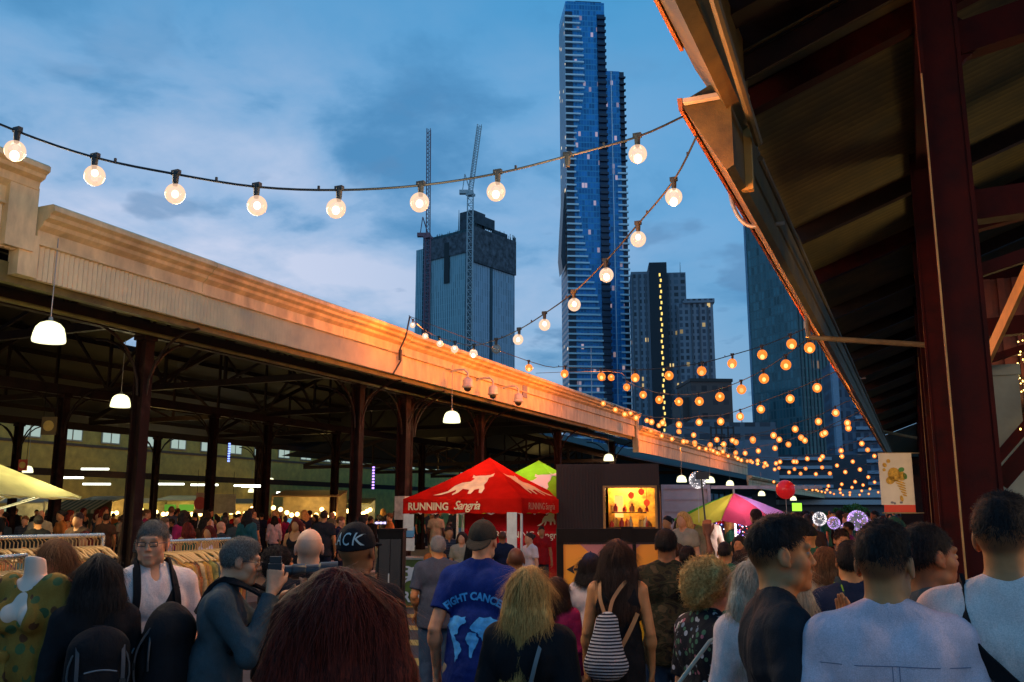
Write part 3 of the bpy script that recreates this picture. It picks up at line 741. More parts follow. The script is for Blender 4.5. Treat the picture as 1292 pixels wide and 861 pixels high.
# local axes: x to the right-away side, y away; front corner at (cx, 0)
cxp = (590-586)*s
# local frame: corner at origin c; left face goes along -x, right face along +y
c0 = Vector((cxp, 0, 0)); c0.rotate(Euler((0, 0, R(38))))
x1, y0 = c0.x, c0.y
b = MB(); b.b2((x1-wl, y0, 0), (x1, y0+wr, zt)); b.build('shaft', FA, T2)
b = MB(); b.b2((x1, y0+.5, 0), (x1+.35, y0+wr-.5, zt-2)); b.build('side_facade', FB, T2)
b = MB(); b.b2((x1-2.2, y0-.4, 0), (x1+.5, y0+1.0, zt)); b.b2((x1-.1, y0+wr*.42, 0), (x1+.7, y0+wr*.47, zt-8)); b.build('corner_strip', mat('dark_strip', (.04, .065, .08), .5), T2)
b = MB()
b.b2((x1-wl*.83, y0-.6, zat(318, D)), (x1+.7, y0-.02, zat(292, D))); b.b2((x1+.4, y0, zat(330, D)), (x1+1.2, y0+wr*.99, zat(285, D)))
b.build('scaffold_band', mat('scaffold_mesh', (.08, .085, .10), .8, var=.5, vscale=.4), T2)
b = MB(); b.b2((x1-wl*.80, y0+.5, zt), (x1-.5, y0+wr-1, zat(290, D))); b.b2((x1-wl*.75, y0+1, zat(290, D)), (x1-1, y0+4, zat(287, D))); b.build('top_storey', mat('green_netting', (.05, .12, .14), .8, var=.4, vscale=.3), T2)
b = MB(); b.b2((x1-9, y0+3, zat(290, D)), (x1-1, y0+12, zat(262, D))); b.b2((x1-1.5, y0+2, zat(280, D)), (x1+1, y0+wr*.5, zat(268, D))); b.b2((x1-1, y0+wr*.5, zat(292, D)), (x1+.5, y0+wr*.8, zat(279, D))); b.build('lift_core', mat('core_grey', (.045, .055, .07), .7, var=.4, vscale=.3), T2)
rr = random.Random(5); b = MB()
for i in range(46):
    u = rr.random(); b.cyl((x1-wl*.8*u, y0-.3, zt), (x1-wl*.8*u, y0-.3, zat(291-rr.random()*5, D)), .13, n=4)
    b.cyl((x1+.9, y0+wr*u, zt), (x1+.9, y0+wr*u, zat(283-rr.random()*6, D)), .13, n=4)
for px_, t_y in ((570, 259), (634, 276)):
    u = (590-px_)*s/ca; b.cyl((x1-u if u > 0 else x1, y0+2 if u > 0 else y0+wr*.75, zt), (x1-u if u > 0 else x1, y0+2 if u > 0 else y0+wr*.75, zat(t_y, D)), .35, .1, 6)
b.build('scaffold_pole', mat('dark_strip', (.04, .065, .08)), T2)
b = MB(); b.b2((x1-wl*.45, y0-.7, zat(352, D)), (x1-wl*.36, y0-.1, zat(300, D))); b.build('hoist_opening', mat('hoist_dark', (.02, .025, .03), .7), T2)
b = MB(); b.b2((x1-wl*.83, y0-1.4, 0), (x1-wl*.71, y0-.1, zat(285, D))); b.build('hoist_tower', facade('hoist_lattice', (.10, .15, .20), (.015, .03, .05), 1.2, 2.2, .7, .8, rough=.8), T2)
def lattice(b, p0, p1, w, r, bays, side=Vector((1, 0, 0))):
    p0 = Vector(p0); p1 = Vector(p1); dz = (p1-p0).normalized(); a = (side-dz*side.dot(dz)).normalized(); c = dz.cross(a)
    cor = [(a*i+c*j)*w/2 for i, j in ((1, 1), (1, -1), (-1, -1), (-1, 1))]
    for q in cor: b.cyl(p0+q, p1+q, r, n=4)
    for k_ in range(bays):
        u = p0.lerp(p1, k_/bays); v = p0.lerp(p1, (k_+1)/bays)
        for i in range(4):
            b.cyl(u+cor[i], v+cor[(i+1) % 4], r*.6, n=3); b.cyl(u+cor[i], u+cor[(i+1) % 4], r*.6, n=3)
CRW = mat('crane_pale_paint', (.45, .50, .52), .5, var=.1); CRR = mat('crane_faded_red', (.22, .10, .13), .5, var=.2)
RT = Vector((math.cos(ALPHA), math.sin(ALPHA), 0))
def crane(pxm, pyb, pyt, D, jx, jy, m1, m2, label, w):
    g0 = ground_at(pxm, D); t = thing('tower_crane', label, 'crane', g0, 0, 'tower cranes over the unfinished tower')
    zb = 0 if pyb is None else zat(pyb, D, pxm); z1 = zat(pyt, D, pxm)
    b = MB(); lattice(b, (0, 0, zb), (0, 0, z1), w, w*.10, max(8, int((z1-zb)/w/1.2)), RT); b.build('mast', m1, t)
    tip = at(jx, jy, D)-g0
    b = MB(); lattice(b, (0, 0, z1), tip, w*.75, w*.07, 26, RT); b.cyl((0, 0, z1+4), tip, .12, n=4); b.build('jib', m2, t)
    b = MB(); b.box((-RT.x*2, -RT.y*2, z1-.3), (5.5, 2.2, 1.6), Matrix.Rotation(ALPHA, 3, 'Z')); b.box((0, 0, z1-1.4), (3.2, 3.2, 1)); b.cyl((0, 0, z1), tuple(-RT*2.5+Vector((0, 0, z1+8))), .25, n=4); b.cyl(tuple(-RT*3.5+Vector((0, 0, z1))), tuple(-RT*2.5+Vector((0, 0, z1+8))), .2, n=4); b.build('cab', m2, t)
crane(590, None, 242, 375, 605, 158, CRW, CRW, 'pale luffing crane standing in front of the unfinished tower', 2.4)
crane(534, None, 296, 385, 541, 163, CRR, CRR, 'darker crane with near vertical jib at the left corner of the unfinished tower', 2.2)
# --- grey apartment cluster
D = 420; s = D/1170.2
T3 = thing('apartment_tower', 'dark grey apartment tower with one column of yellow lit windows', 'tower', ground_at(848, D), ALPHA-R(5))
X = lambda px: (px-848)*s
FC = facade('grey_balcony_facade', (.24, .27, .32), (.07, .10, .13), 3.2, 3.1, .62, .6, lit=.03, litcol=(1, .7, .25), estr=.7, rough=.4, jit=.7)
FD = facade('pale_balcony_facade', (.30, .32, .37), (.08, .10, .14), 2.6, 3.1, .55, .62, lit=.02, litcol=(1, .7, .25), estr=.6, rough=.4, jit=.7)
b = MB(); b.b2((X(804), 2, 0), (X(829), 22, zat(341, D, 815))); b.build('wing', FD, T3)
b = MB(); b.b2((X(828), 0, 0), (X(851), 20, zat(331, D, 840))); b.build('core', mat('charcoal_cladding', (.018, .022, .03), .5, var=.1), T3)
b = MB(); b.b2((X(850), 2, 0), (X(876), 22, zat(343, D, 860))); b.build('wing', FC, T3)
b = MB(); b.b2((X(862), -1, 0), (X(909), 18, zat(384, D, 885))); b.b2((X(870), -2, zat(384, D, 885)), (X(911), 18, zat(379, D, 885))); b.build('wing', FD, T3)
b = MB()
for px_ in (805, 813, 822, 853, 862, 880, 890, 901): b.b2((X(px_), -1.6 if px_ > 860 else 1.4, 0), (X(px_)+.7, 2.1 if px_ < 860 else -.9, zat(388 if px_ > 860 else 345, D, px_)))
b.build('pier', mat('pier_grey', (.14, .14, .16), .6), T3)
b = MB(); b.cyl((X(871), 8, zat(343, D)), (X(871), 8, zat(326, D)), .35, .15, 6); b.build('mast', BALW, T3)
YW = emis('yellow_stair_window', (1, .70, .18), 1.4)
for i in range(29):
    py = 345+i*7.0; b = MB(); dx = .45*(i % 2); b.b2((X(840.5)+dx, -.12, zat(py+3.8, D, 840)), (X(842.6)+dx, -.02, zat(py, D, 840))); b.build('window', YW, T3)
T4 = thing('brown_block', 'low brown flat roofed block in front of the apartment tower', 'building', ground_at(905, 330), ALPHA+R(4)); s = 330/1170.2
b = MB(); b.b2((-28*s, 0, 0), (26*s, 20, zat(482, 330, 905))); b.b2((-36*s, 4, 0), (-28*s, 20, zat(500, 330, 905))); b.build('wall', facade('brown_wall', (.13, .085, .075), (.08, .055, .055), 4, 5, .5, .4, rough=.7), T4)
b = MB(); b.b2((-29*s, -.5, zat(482, 330, 905)), (27*s, 21, zat(478, 330, 905))); b.build('roof', mat('dark_coping', (.03, .025, .025), .6), T4)
# --- right glass tower
D = 330; s = D/1170.2
T5 = thing('office_tower', 'dark grey glass tower rising behind the right hand gutter', 'tower', ground_at(1021, D), ALPHA+R(28))
ca, sa = math.cos(R(28)), math.sin(R(28)); wl = 42*s/sa; wr = 80*s/ca
FE = facade('dark_office_glass', (.13, .18, .18), (.06, .13, .13), 1.4, 3.6, .8, .8, lit=.02, litcol=(1, .5, .2), estr=.25, rough=.15, jit=.7, vary=(.05, .15, .14))
FF = facade('pale_office_glass', (.12, .18, .19), (.06, .14, .16), 1.6, 3.6, .7, .85, rough=.12, jit=.8, vary=(.10, .20, .22))
# front corner at local origin; right face along +x, left face along +y
zt = zat(150, D, 985)
b = MB(); b.b2((0, 0, 0), (wr, wl, zt)); b.build('shaft', FE, T5)
b = MB(); b.b2((-.4, 0, 20), (0, wl, zt)); b.build('side_facade', FF, T5)
b = MB(); b.b2((wr, 1, 0), (wr+3.5, wl, zt-20)); b.b2((-.6, wl-.5, 0), (0, wl+.5, zt)); b.build('edge_fin', mat('pale_blue_fin', (.25, .33, .42), .5), T5)
for k_ in range(14):
    b = MB(); b.b2((.2+k_*wr/14, -.35, 0), (.55+k_*wr/14, 0, zt)); b.build('mullion', mat('mullion_grey', (.07, .09, .10), .5), T5)
# blue white apartment slab behind strings
D = 260; s = D/1170.2
T6 = thing('balcony_block', 'pale blue balcony block seen through the amber festoons', 'building', ground_at(1076, D), ALPHA-R(10))
b = MB(); b.b2((-14*s, 0, 0), (44*s, 18, zat(455, D, 1076))); b.build('wall', facade('blue_block_wall', (.13, .17, .23), (.03, .05, .09), 2.2, 3.1, .6, .7, lit=.05, litcol=(1, .8, .5), estr=.5, rough=.4), T6)
for i in range(15):
    z = 6+i*3.1; b = MB(); b.b2((10*s, -1.4, z), (43*s, 0, z+.9)); b.build('balcony', mat('pale_balcony', (.28, .34, .42), .5), T6)
b = MB(); b.b2((-15*s, -1.6, 0), (-8*s, 2, zat(450, D, 1076))); b.build('pier', mat('pale_blue_fin', (.25, .33, .42)), T6)
# podium with white bands
D = 190; s = D/1170.2
T7 = thing('car_park_building', 'low grey building with white horizontal bands beyond the lane', 'building', ground_at(1020, D), ALPHA)
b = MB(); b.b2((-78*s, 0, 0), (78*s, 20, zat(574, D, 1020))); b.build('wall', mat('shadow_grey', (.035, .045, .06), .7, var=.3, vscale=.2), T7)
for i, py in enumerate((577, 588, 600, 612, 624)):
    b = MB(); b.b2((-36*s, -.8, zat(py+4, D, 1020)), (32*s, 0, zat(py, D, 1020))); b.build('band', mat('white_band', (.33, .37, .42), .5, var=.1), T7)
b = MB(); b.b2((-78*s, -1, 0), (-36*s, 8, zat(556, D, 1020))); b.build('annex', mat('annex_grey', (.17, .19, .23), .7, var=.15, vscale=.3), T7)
T8 = thing('office_block', 'wide low grey block on the skyline behind the cream eave', 'building', ground_at(925, 240), ALPHA); s = 240/1170.2
b = MB(); b.b2((-70*s, 0, 0), (60*s, 15, zat(533, 240, 925))); b.b2((-45*s, 3, 0), (-12*s, 12, zat(528, 240, 925))); b.build('wall', facade('grey_block_wall', (.14, .16, .19), (.04, .05, .07), 4, 3.4, .7, .45, lit=.03, estr=.5, rough=.5), T8)
b = MB()
for px_ in (-60, -35, -5, 20, 45): b.cyl((px_*s, 3, zat(534, 240)), (px_*s, 3, zat(520-abs(px_)/8, 240)), .12, n=5)
b.build('antenna', MATS['mullion_grey'], T8)
# steel frame rig above strings
b = MB(); g0 = ground_at(915, 150); s = 150/1170.2
for dx in (-14, -7, 0, 8, 15):
    b.cyl((dx*s, 0, 0), (dx*s, 0, zat(538, 150)), .15, n=5)
for py in (540, 552, 563, 574): b.cyl((-14*s, 0, zat(py, 150)), (15*s, 0, zat(py, 150)), .12, n=5)
o = b.build('steel_frame', mat('rust_steel', (.06, .03, .025), .6)); o.location = g0; o.rotation_euler.z = ALPHA; tag(o, 'rusty open steel frame standing among the amber bulbs', 'steel frame')
b = MB(); g0 = ground_at(749, 60); b.cyl((0, 0, 0), (0, 0, zat(438, 60)), .06, .03, 6); o = b.build('flagpole', CRW); o.location = g0; tag(o, 'thin bare pole rising in front of the tall blue tower', 'pole')
# far end of the lane: trees, low roofs
def leafball(name, c, r, n, m1, trunk=True, label=None, seed=1, sz=.12, group=None):
    rr = random.Random(seed); t = thing(name, label, 'tree', (c[0], c[1], 0), 0, group); b = MB()
    cl = [(rr.gauss(0, .45), rr.gauss(0, .45), rr.gauss(0, .35), rr.uniform(.3, .55)) for _ in range(9)]
    for i in range(n):
        q = rr.choice(cl); v = Vector((rr.gauss(0, 1), rr.gauss(0, 1), rr.gauss(0, 1))).normalized()*q[3]*rr.uniform(.6, 1.05)
        p = Vector((q[0]+v.x, q[1]+v.y, q[2]+v.z))*r+Vector((0, 0, c[2]))
        M = Euler((rr.random()*6, rr.random()*6, rr.random()*6)).to_matrix(); s_ = sz*rr.uniform(.6, 1.4)
        b.quad(*[p+M @ Vector(w_)*s_ for w_ in ((-1, 0, 0), (0, -.45, .05), (1, 0, 0), (0, .45, .05))])
    b.build('crown', m1, t)
    b = MB(); b.tube([(0, 0, 0), (.05*r, 0, c[2]*.5), (0, .05*r, c[2])], lambda u: .09*r*(1-.5*u), 8)
    for k_ in range(5):
        q = cl[k_]; b.tube([(0, 0, c[2]*.75), (q[0]*r, q[1]*r, c[2]+q[2]*r)], lambda u: .035*r*(1-.6*u), 5)
    b.build('trunk', mat('bark', (.06, .045, .03), .8), t)
GREEN = mat('leaf_green', (.05, .13, .02), .5, var=.5, vscale=1.5)
for i, (px, py, D, r, lab) in enumerate(((1078, 648, 70, 1.0, 'leafy green tree at the far end under the white awning'), (1060, 652, 78, .8, 'small bush-headed tree left of the leafy one'), (1092, 655, 66, .7, 'dark small tree right of the leafy one'))):
    p = at(px, py, D); leafball('street_tree', p, r, 1500, GREEN, True, lab, i+1, .16, 'trees at the far end of the lane')
aw = at(1060, 634, 75)
def flat(name, label, cat, px0, px1, py0, py1, D, dep, m, rot=0, group=None):
    s = D/1170.2; g0 = ground_at((px0+px1)/2, D); w_ = (px1-px0)*s; b = MB(); b.b2((-w_/2, 0, zat(py1, D)), (w_/2, dep, zat(py0, D)))
    o = b.build(name, m); o.location = g0; o.rotation_euler.z = ALPHA+rot
    if label: tag(o, label, cat, group)
    return o
lw_ = mat('pale_awning', (.36, .38, .40), .5, var=.05)
e1 = thing('market_hall', 'low white market hall closing the far end of the lane', 'building', ground_at(1040, 120), ALPHA)
s = 120/1170.2; b = MB(); b.b2((-60*s, 0, 0), (175*s, 12, zat(622, 120))); b.build('wall', mat('hall_wall_grey', (.10, .10, .11), .7), e1)
b = MB(); b.b2((-60*s, -1.2, zat(637, 120)), (175*s, 0, zat(631, 120))); b.b2((-60*s, -.6, zat(628, 120)), (175*s, 0, zat(618, 120))); b.build('awning', lw_, e1)
b = MB(); b.b2((-60*s, -.1, 0), (175*s, 0, zat(650, 120))); b.build('shopfront', mat('shopfront_dark', (.02, .018, .015), .5), e1)
# ================================================================== STALLS AND STREET THINGS
def cloth(name, col, trans=.35, rough=.8, emit=0):
    if name in MATS: return MATS[name]
    m = bpy.data.materials.new(name); m.use_nodes = True; N = NT(m.node_tree); N.n.clear()
    t = N.new('ShaderNodeTexCoord'); f = N.noise(t.outputs['Object'], 3.0, 3)
    c = N.ramp(f, [(.3, tuple(q*.85 for q in col)), (.7, tuple(min(1, q*1.1) for q in col))])
    d_ = N.new('ShaderNodeBsdfDiffuse'); N.put(d_.inputs[0], c); tr = N.new('ShaderNodeBsdfTranslucent'); N.put(tr.inputs[0], c)
    mx = N.new('ShaderNodeMixShader'); mx.inputs[0].default_value = trans; N.l.new(d_.outputs[0], mx.inputs[1]); N.l.new(tr.outputs[0], mx.inputs[2])
    b_ = N.new('ShaderNodeBump'); N.put(b_.inputs['Height'], N.noise(t.outputs['Object'], 5, 3, .6)); b_.inputs['Strength'].default_value = .4; b_.inputs['Distance'].default_value = .03
    N.l.new(b_.outputs[0], d_.inputs['Normal']); N.l.new(b_.outputs[0], tr.inputs['Normal'])
    o = N.new('ShaderNodeOutputMaterial'); N.l.new(mx.outputs[0], o.inputs[0]); MATS[name] = m; return m
RED = cloth('red_canopy_cloth', (.62, .014, .008), .45); GRN = cloth('green_canopy_cloth', (.26, .62, .03), .5)
WHT = mat('white_powder_coat', (.62, .58, .5), .4, var=.05); PRINT = mat('cream_print', (.85, .68, .38), .7, var=.1); PRINTD = mat('gold_print', (.62, .40, .16), .7, var=.1)
PRW = mat('white_print', (.8, .8, .75), .7, var=0)
# a generic charging bull, unit box 0..1 x 0..1
BULL = [(0, .02), (.12, .10), (.24, .20), (.30, .44), (.40, .58), (.55, .62), (.60, .76), (.54, .80), (.52, .94), (.58, .88), (.66, .90), (.78, .90), (.86, .92), (.92, 1.0), (.93, .86), (.86, .80), (.88, .62), (.86, .48), (.92, .30),
        (.92, .10), (.86, .12), (.82, .30), (.74, .26), (.72, .08), (.66, .08), (.64, .26), (.50, .30), (.46, .14), (.38, .02), (.36, .08), (.40, .18), (.38, .26), (.28, .14), (.16, .04)]
def on_plane(pts2, o, u, v, n, off):
    return [o+u*a+v*c+n*off for a, c in pts2]
def put_shape(b, poly, o, u, v, n, off=.008):
    P_ = on_plane(poly, o, u, v, n, off)
    from mathutils.geometry import tessellate_polygon
    tris = tessellate_polygon([P_]); b.add(P_, [tuple(t) for t in tris])
def put_text(name, txt, o, u, v, n, size, m, parent=None, shear=0, space=1.0, ax='LEFT', bold=0, off=.01, warp=None):
    vs, fs = textmesh(txt, size, shear=shear, space=space, ax=ax, bold=bold)
    if warp: vs = [warp(q) for q in vs]
    b = MB(); b.add([o+u*q[0]+v*q[1]+n*off for q in vs], fs); return b.build(name, m, parent)
def lwh(px, D, dlat=0): # ground point from lateral px and depth
    p = at(px, 646, D); return Vector((p.x+RT.x*dlat, p.y+RT.y*dlat, 0))
def canopy(t, c, U, V, side, zv0, zv1, zp, m, legs=True, frame=True):
    """square gazebo: corner c (nearest), edges along unit vectors U and V"""
    K = [c, c+U*side, c+U*side+V*side, c+V*side]; P0 = c+(U+V)*side/2
    top = P0+Vector((0, 0, zp)); b = MB()
    n = 8
    for i in range(4):
        a, e = K[i], K[(i+1) % 4]
        # roof face, sagging a little between its ribs
        vs = []; fs = []
        for r_ in range(n+1):
            for q in range(r_+1):
                w = r_/n; s_ = q/max(r_, 1); p = top.lerp((a+Vector((0, 0, zv1))).lerp(e+Vector((0, 0, zv1)), s_), w)
                p.z -= .05*math.sin(PI*w)
                vs.append(p)
        idx = lambda r_, q: r_*(r_+1)//2+q
        for r_ in range(n):
            for q in range(r_+1):
                fs.append((idx(r_, q), idx(r_+1, q), idx(r_+1, q+1)))
                if q < r_: fs.append((idx(r_, q), idx(r_+1, q+1), idx(r_, q+1)))
        b.add(vs, fs)
    b.build('roof', m, t)
    for i in range(4):
        a, e = K[i], K[(i+1) % 4]; b = MB(); N_ = 16; vs = []
        for k_ in range(N_+1):
            q = a.lerp(e, k_/N_); vs += [q+Vector((0, 0, zv1)), q+Vector((0, 0, zv0+.015*math.sin(k_*1.9)))]
        b.add(vs, [(2*k_, 2*k_+1, 2*k_+3, 2*k_+2) for k_ in range(N_)]); b.build('valance', m, t)
    if legs:
        for a in K:
            b = MB(); q = a.lerp(P0, .02); b.box(q+Vector((0, 0, zv1/2)), (.04, .04, zv1)); b.box(q+Vector((0, 0, .02)), (.1, .1, .02)); b.build('leg', WHT, t)
        b = MB()
        for i in range(4):
            a, e = K[i].lerp(P0, .02), K[(i+1) % 4].lerp(P0, .02)
            for k_ in range(4):
                q0 = a.lerp(e, k_/4); q1 = a.lerp(e, (k_+1)/4); z0, z1 = zv1-.05, zv1-.32
                b.beam(q0+Vector((0, 0, z0 if k_ % 2 else z1)), q1+Vector((0, 0, z1 if k_ % 2 else z0)), .012, .025)
                b.beam(q0+Vector((0, 0, z1 if k_ % 2 else z0)), q1+Vector((0, 0, z0 if k_ % 2 else z1)), .012, .025)
        b.build('truss_frame', WHT, t)
    return K, P0
th = R(24); D0 = 18.8
U = (-RT*math.cos(th)+FW*math.sin(th)).normalized(); V = (RT*math.sin(th)+FW*math.cos(th)).normalized()
c = lwh(659, D0); rt = thing('gazebo', 'red peaked canopy printed with a bull and white lettering', 'gazebo', c, 0)
K, P0 = canopy(rt, Vector((0, 0, 0)), U, V, 2.8, 1.72, 2.02, 2.95, RED)
def face_basis(a, e, top): # a left corner, e right corner (seen from outside)
    u = (e-a).normalized(); m_ = (a+e)/2; v = (top-m_).normalized(); n = u.cross(v).normalized(); return u, v, n
a = U*2.8+Vector((0, 0, 2.02)); e = Vector((0, 0, 2.02)); top = P0+Vector((0, 0, 2.95)); u, v, n = face_basis(a, e, top)
# seen from outside left -> right runs from corner U*3 to the near corner
b = MB(); put_shape(b, [(x*1.22+.68, y*.88+.10) for x, y in BULL], a, u, v, n, .012); b.build('bull_emblem', PRINT, rt)
a2 = e; e2 = V*2.8+Vector((0, 0, 2.02)); u2, v2, n2 = face_basis(a2, e2, top)
b = MB(); put_shape(b, [((1-x)*1.25+.72, y*.88+.10) for x, y in BULL[::-1]], a2, u2, v2, n2, .012); b.build('bull_emblem', PRINTD, rt)
nz = n.copy(); nz.z = 0; nz.normalize(); nz2 = n2.copy(); nz2.z = 0; nz2.normalize(); Z = Vector((0, 0, 1))
put_text('lettering', 'RUNNING', U*2.66+Vector((0, 0, 1.79)), u, Z, nz, .215, PRINT, rt, space=.98, bold=.006, off=.03)
put_text('lettering', 'Sangria', U*1.56+Vector((0, 0, 1.80)), u, Z, nz, .25, PRINT, rt, shear=.4, space=.86, bold=.003, off=.03)
put_text('lettering', 'RUNNING Sangria', V*.25+Vector((0, 0, 1.80)), u2, Z, nz2, .2, PRINTD, rt, space=.95, off=.03)
b = MB(); b.slab([V*.1+U*2.7+Vector((0, 0, .1)), V*2.75+U*2.7+Vector((0, 0, .1)), V*2.75+U*2.7+Vector((0, 0, 1.75)), V*.1+U*2.7+Vector((0, 0, 1.75))], .01)
b2_ = MB(); q0 = V*2.75+U*.0; q1 = V*2.75+U*2.7; b2_.slab([q0+Z*.1, q1+Z*.1, q1+Z*1.9, q0+Z*1.9], .01)
w_ = b2_.build('back_wall', cloth('red_wall_cloth', (.45, .012, .02), .2), rt)
put_text('lettering', 'RUNNING Sangria', q1.lerp(q0, .30)+Z*1.15, -U, Z, -V, .22, PRW, rt, off=.02)
b = MB(); put_shape(b, [(x*.5, y*.4) for x, y in BULL], q1.lerp(q0, .70)+Z*1.42, -U, Z, -V, .02); b.build('bull_emblem', PRW, rt)
lp = c+(U+V)*1.5
point_light('stall_and_fill_light', (lp.x, lp.y, 2.1), 38, (1, .82, .6), .15)
ql = c+(U*1.4+V*.2)-FW*1.6; point_light('stall_lamp', (ql.x, ql.y, 2.9), 30, (1, .9, .72), .2)
# papers clipped to the left leg
pp = [(.0, 1.70, .34), (.02, 1.44, .22), (.03, 1.20, .26)]
for i, (dx, z, h) in enumerate(pp):
    b = MB(); q = U*2.78-nz*0+nz*.06+u*(.05+dx)
    b.slab([q+Z*(z-h), q+u*.24+Z*(z-h), q+u*.24+Z*z, q+Z*z], .004); o = b.build('menu_sheet', mat('paper_white', (.7, .7, .62), .8, var=.08) if i != 1 else mat('paper_blue', (.1, .3, .5), .8), None); o.location = c
    tag(o, ['plain white menu sheet, topmost on the red canopy leg', 'blue and white menu sheet in the middle of the canopy leg', 'white menu sheet hung lowest on the red canopy leg'][i], 'menu sheet', 'menu sheets on the canopy leg')
b = MB(); q = Vector((0, 0, 0))+U*.1+nz*.05
b.slab([q-u*.22+Z*1.02, q+Z*1.02, q+Z*1.74, q-u*.22+Z*1.74], .006); o = b.build('price_board', MATS['paper_white']); o.location = c; tag(o, 'tall white price board on the near leg of the red canopy', 'price board')
# counter with green printed front
ct = thing('bar_counter', 'bar counter with green printed front and steel top under the red canopy', 'counter', lwh(507, 17.7), 0)
uc = (lwh(650, 17.3)-lwh(507, 17.7)); Lc = uc.length; uc.normalize(); vc = Vector((-uc.y, uc.x, 0))
MG = mat('counter_green_print', (.10, .16, .02), .5, var=.35, vscale=2)
b = MB(); b.slab([Z*.02, uc*Lc+Z*.02, uc*Lc+Z*.86, Z*.86], .03); b.slab([vc*.6+Z*.02, Z*.02, Z*.86, vc*.6+Z*.86], .03); b.build('front_panel', MG, ct)
b = MB(); b.slab([-uc*.05-vc*.06+Z*.90, uc*(Lc+.05)-vc*.06+Z*.90, uc*(Lc+.05)+vc*.62+Z*.90, -uc*.05+vc*.62+Z*.90], .035); b.build('counter_top', mat('steel_top', (.35, .33, .25), .3, metal=.6), ct)
b = MB(); put_shape(b, [(y*.34+.06, x*.42+.36) for x, y in BULL[::-1]], Vector((0, 0, 0)), uc, Z, -vc, .035); b.build('bull_emblem', PRW, ct)
put_text('lettering', 'RUNNING', Z*.10+uc*.05, uc, Z, -vc, .26, PRW, ct, bold=.008, off=.035)
for i, (cxx, cl) in enumerate(((1.0, (.5, .08, .02)), (1.15, (.6, .3, .05)), (1.3, (.1, .3, .08)), (1.55, (.55, .1, .1)), (1.75, (.6, .5, .2)))):
    b = MB(); b.lathe((0, 0, 0), [(0, 0), (.04, 0), (.045, .02), (.045, .16), (.018, .21), (.016, .27), (0, .27)], 12); o = b.build('bottle', mat('bottle_%s' % 'abcde'[i] if 0 else 'bottle_glass_tint' + '_x'*i, cl, .15, var=0), smooth=50)
    q = ct.location+uc*cxx+vc*.35+Z*.90; o.location = q; tag(o, '%s bottle standing on the steel bar top' % ['red', 'orange', 'dark green', 'pinkish', 'straw coloured'][i], 'bottle', 'bottles on the bar top')
# green gazebo behind
c2 = lwh(680, 22.6)-(U+V)*1.5; gt = thing('gazebo', 'lime green peaked canopy with white bull behind the red one', 'gazebo', c2, 0)
canopy(gt, Vector((0, 0, 0)), U, V, 3.0, 1.72, 2.10, 2.99, GRN)
P2 = (U+V)*1.5; a = U*3+Z*2.05; e = Z*2.05; u_, v_, n_ = face_basis(a, e, P2+Z*2.99)
b = MB(); put_shape(b, [(x*1.35+.95, y*.95+.2) for x, y in BULL], a, u_, v_, n_, .012); b.build('bull_emblem', PRW, gt)
u_, v_, n_ = face_basis(e, V*3+Z*2.05, P2+Z*2.99); b = MB(); put_shape(b, [((1-x)*1.5+.7, y*.95+.2) for x, y in BULL[::-1]], e, u_, v_, n_, .012); b.build('bull_emblem', PRW, gt)
q = c2+(U+V)*1.5; point_light('stall_and_fill_light', (q.x, q.y, 2.1), 40, (1, .9, .6), .15)
# ---- kiosk with lit window
g0 = lwh(768, 20.5); kt = thing('food_kiosk', 'dark brown kiosk with a glowing orange service window', 'kiosk', g0, ALPHA-R(9)); s = 20.5/1170.2
KB = mat('kiosk_brown_sheet', (.022, .007, .002), .6, var=.3, vscale=3, stretch=(8, 1, 1))
x0, x1, xm0, xm1 = -66*s, 64*s, -4*s, 58*s; z0, z1, zt = 1.38, 2.27, 2.75
b = MB(); b.b2((x0, 0, 0), (xm0, .1, zt)); b.b2((xm1, 0, 0), (x1, .1, zt)); b.b2((xm0, 0, 0), (xm1, .1, z0)); b.b2((xm0, 0, z1), (xm1, .1, zt)); b.b2((x0, 2.3, 0), (x1, 2.4, zt)); b.b2((x0, .1, 0), (x0+.1, 2.3, zt)); b.b2((x1-.1, .1, 0), (x1, 2.3, zt)); b.b2((x0, 0, zt), (x1, 2.4, zt+.05))
for i in range(16): b.b2((x0+i*.068, -.02, 0), (x0+i*.068+.03, 0, zt))
b.build('wall', KB, kt)
b = MB(); t = .05
b.b2((xm0-t, -.04, z0-t), (xm0, .12, z1+t)); b.b2((xm1, -.04, z0-t), (xm1+t, .12, z1+t)); b.b2((xm0, -.04, z1), (xm1, .12, z1+t)); b.b2((xm0, -.1, z0-t), (xm1, .12, z0)); b.build('window_frame', mat('ochre_frame', (.40, .20, .04), .5), kt)
b = MB(); b.b2((xm0, 1.2, .9), (xm1, 1.25, 2.6)); b.build('inner_wall', mat('kiosk_inner_orange', (.75, .30, .05), .6, var=.5, vscale=5), kt)
rr = random.Random(8); cols = [(.8, .05, .02), (.85, .5, .08), (.9, .75, .35), (.5, .02, .01), (.8, .25, .05)]
for i in range(26):
    x = rr.uniform(xm0+.05, xm1-.05); y = rr.uniform(.35, 1.0); zl = rr.choice((1.42, 1.42, 1.42, 1.75)); h = rr.uniform(.08, .24); w_ = rr.uniform(.025, .06)
    b = MB(); b.lathe((x, y, zl), [(0, 0), (w_, 0), (w_, h*.6), (w_*.4, h*.8), (w_*.4, h), (0, h)], 10)
    o = b.build('jar', mat('kiosk_ware' + '_b'*(i % 5), cols[i % 5], .3, var=0), kt, smooth=40)
b = MB(); b.b2((xm0, .3, 1.36), (xm1, 1.1, 1.41)); b.b2((xm0+.1, .6, 1.72), (xm1-.2, .9, 1.745)); b.build('shelf', KB, kt)
b = MB(); b.b2((xm0+.16, .9, 1.62), (xm0+.36, .95, 2.12)); b.build('lit_menu', emis('menu_glow', (1, .34, .08), 2.2), kt)
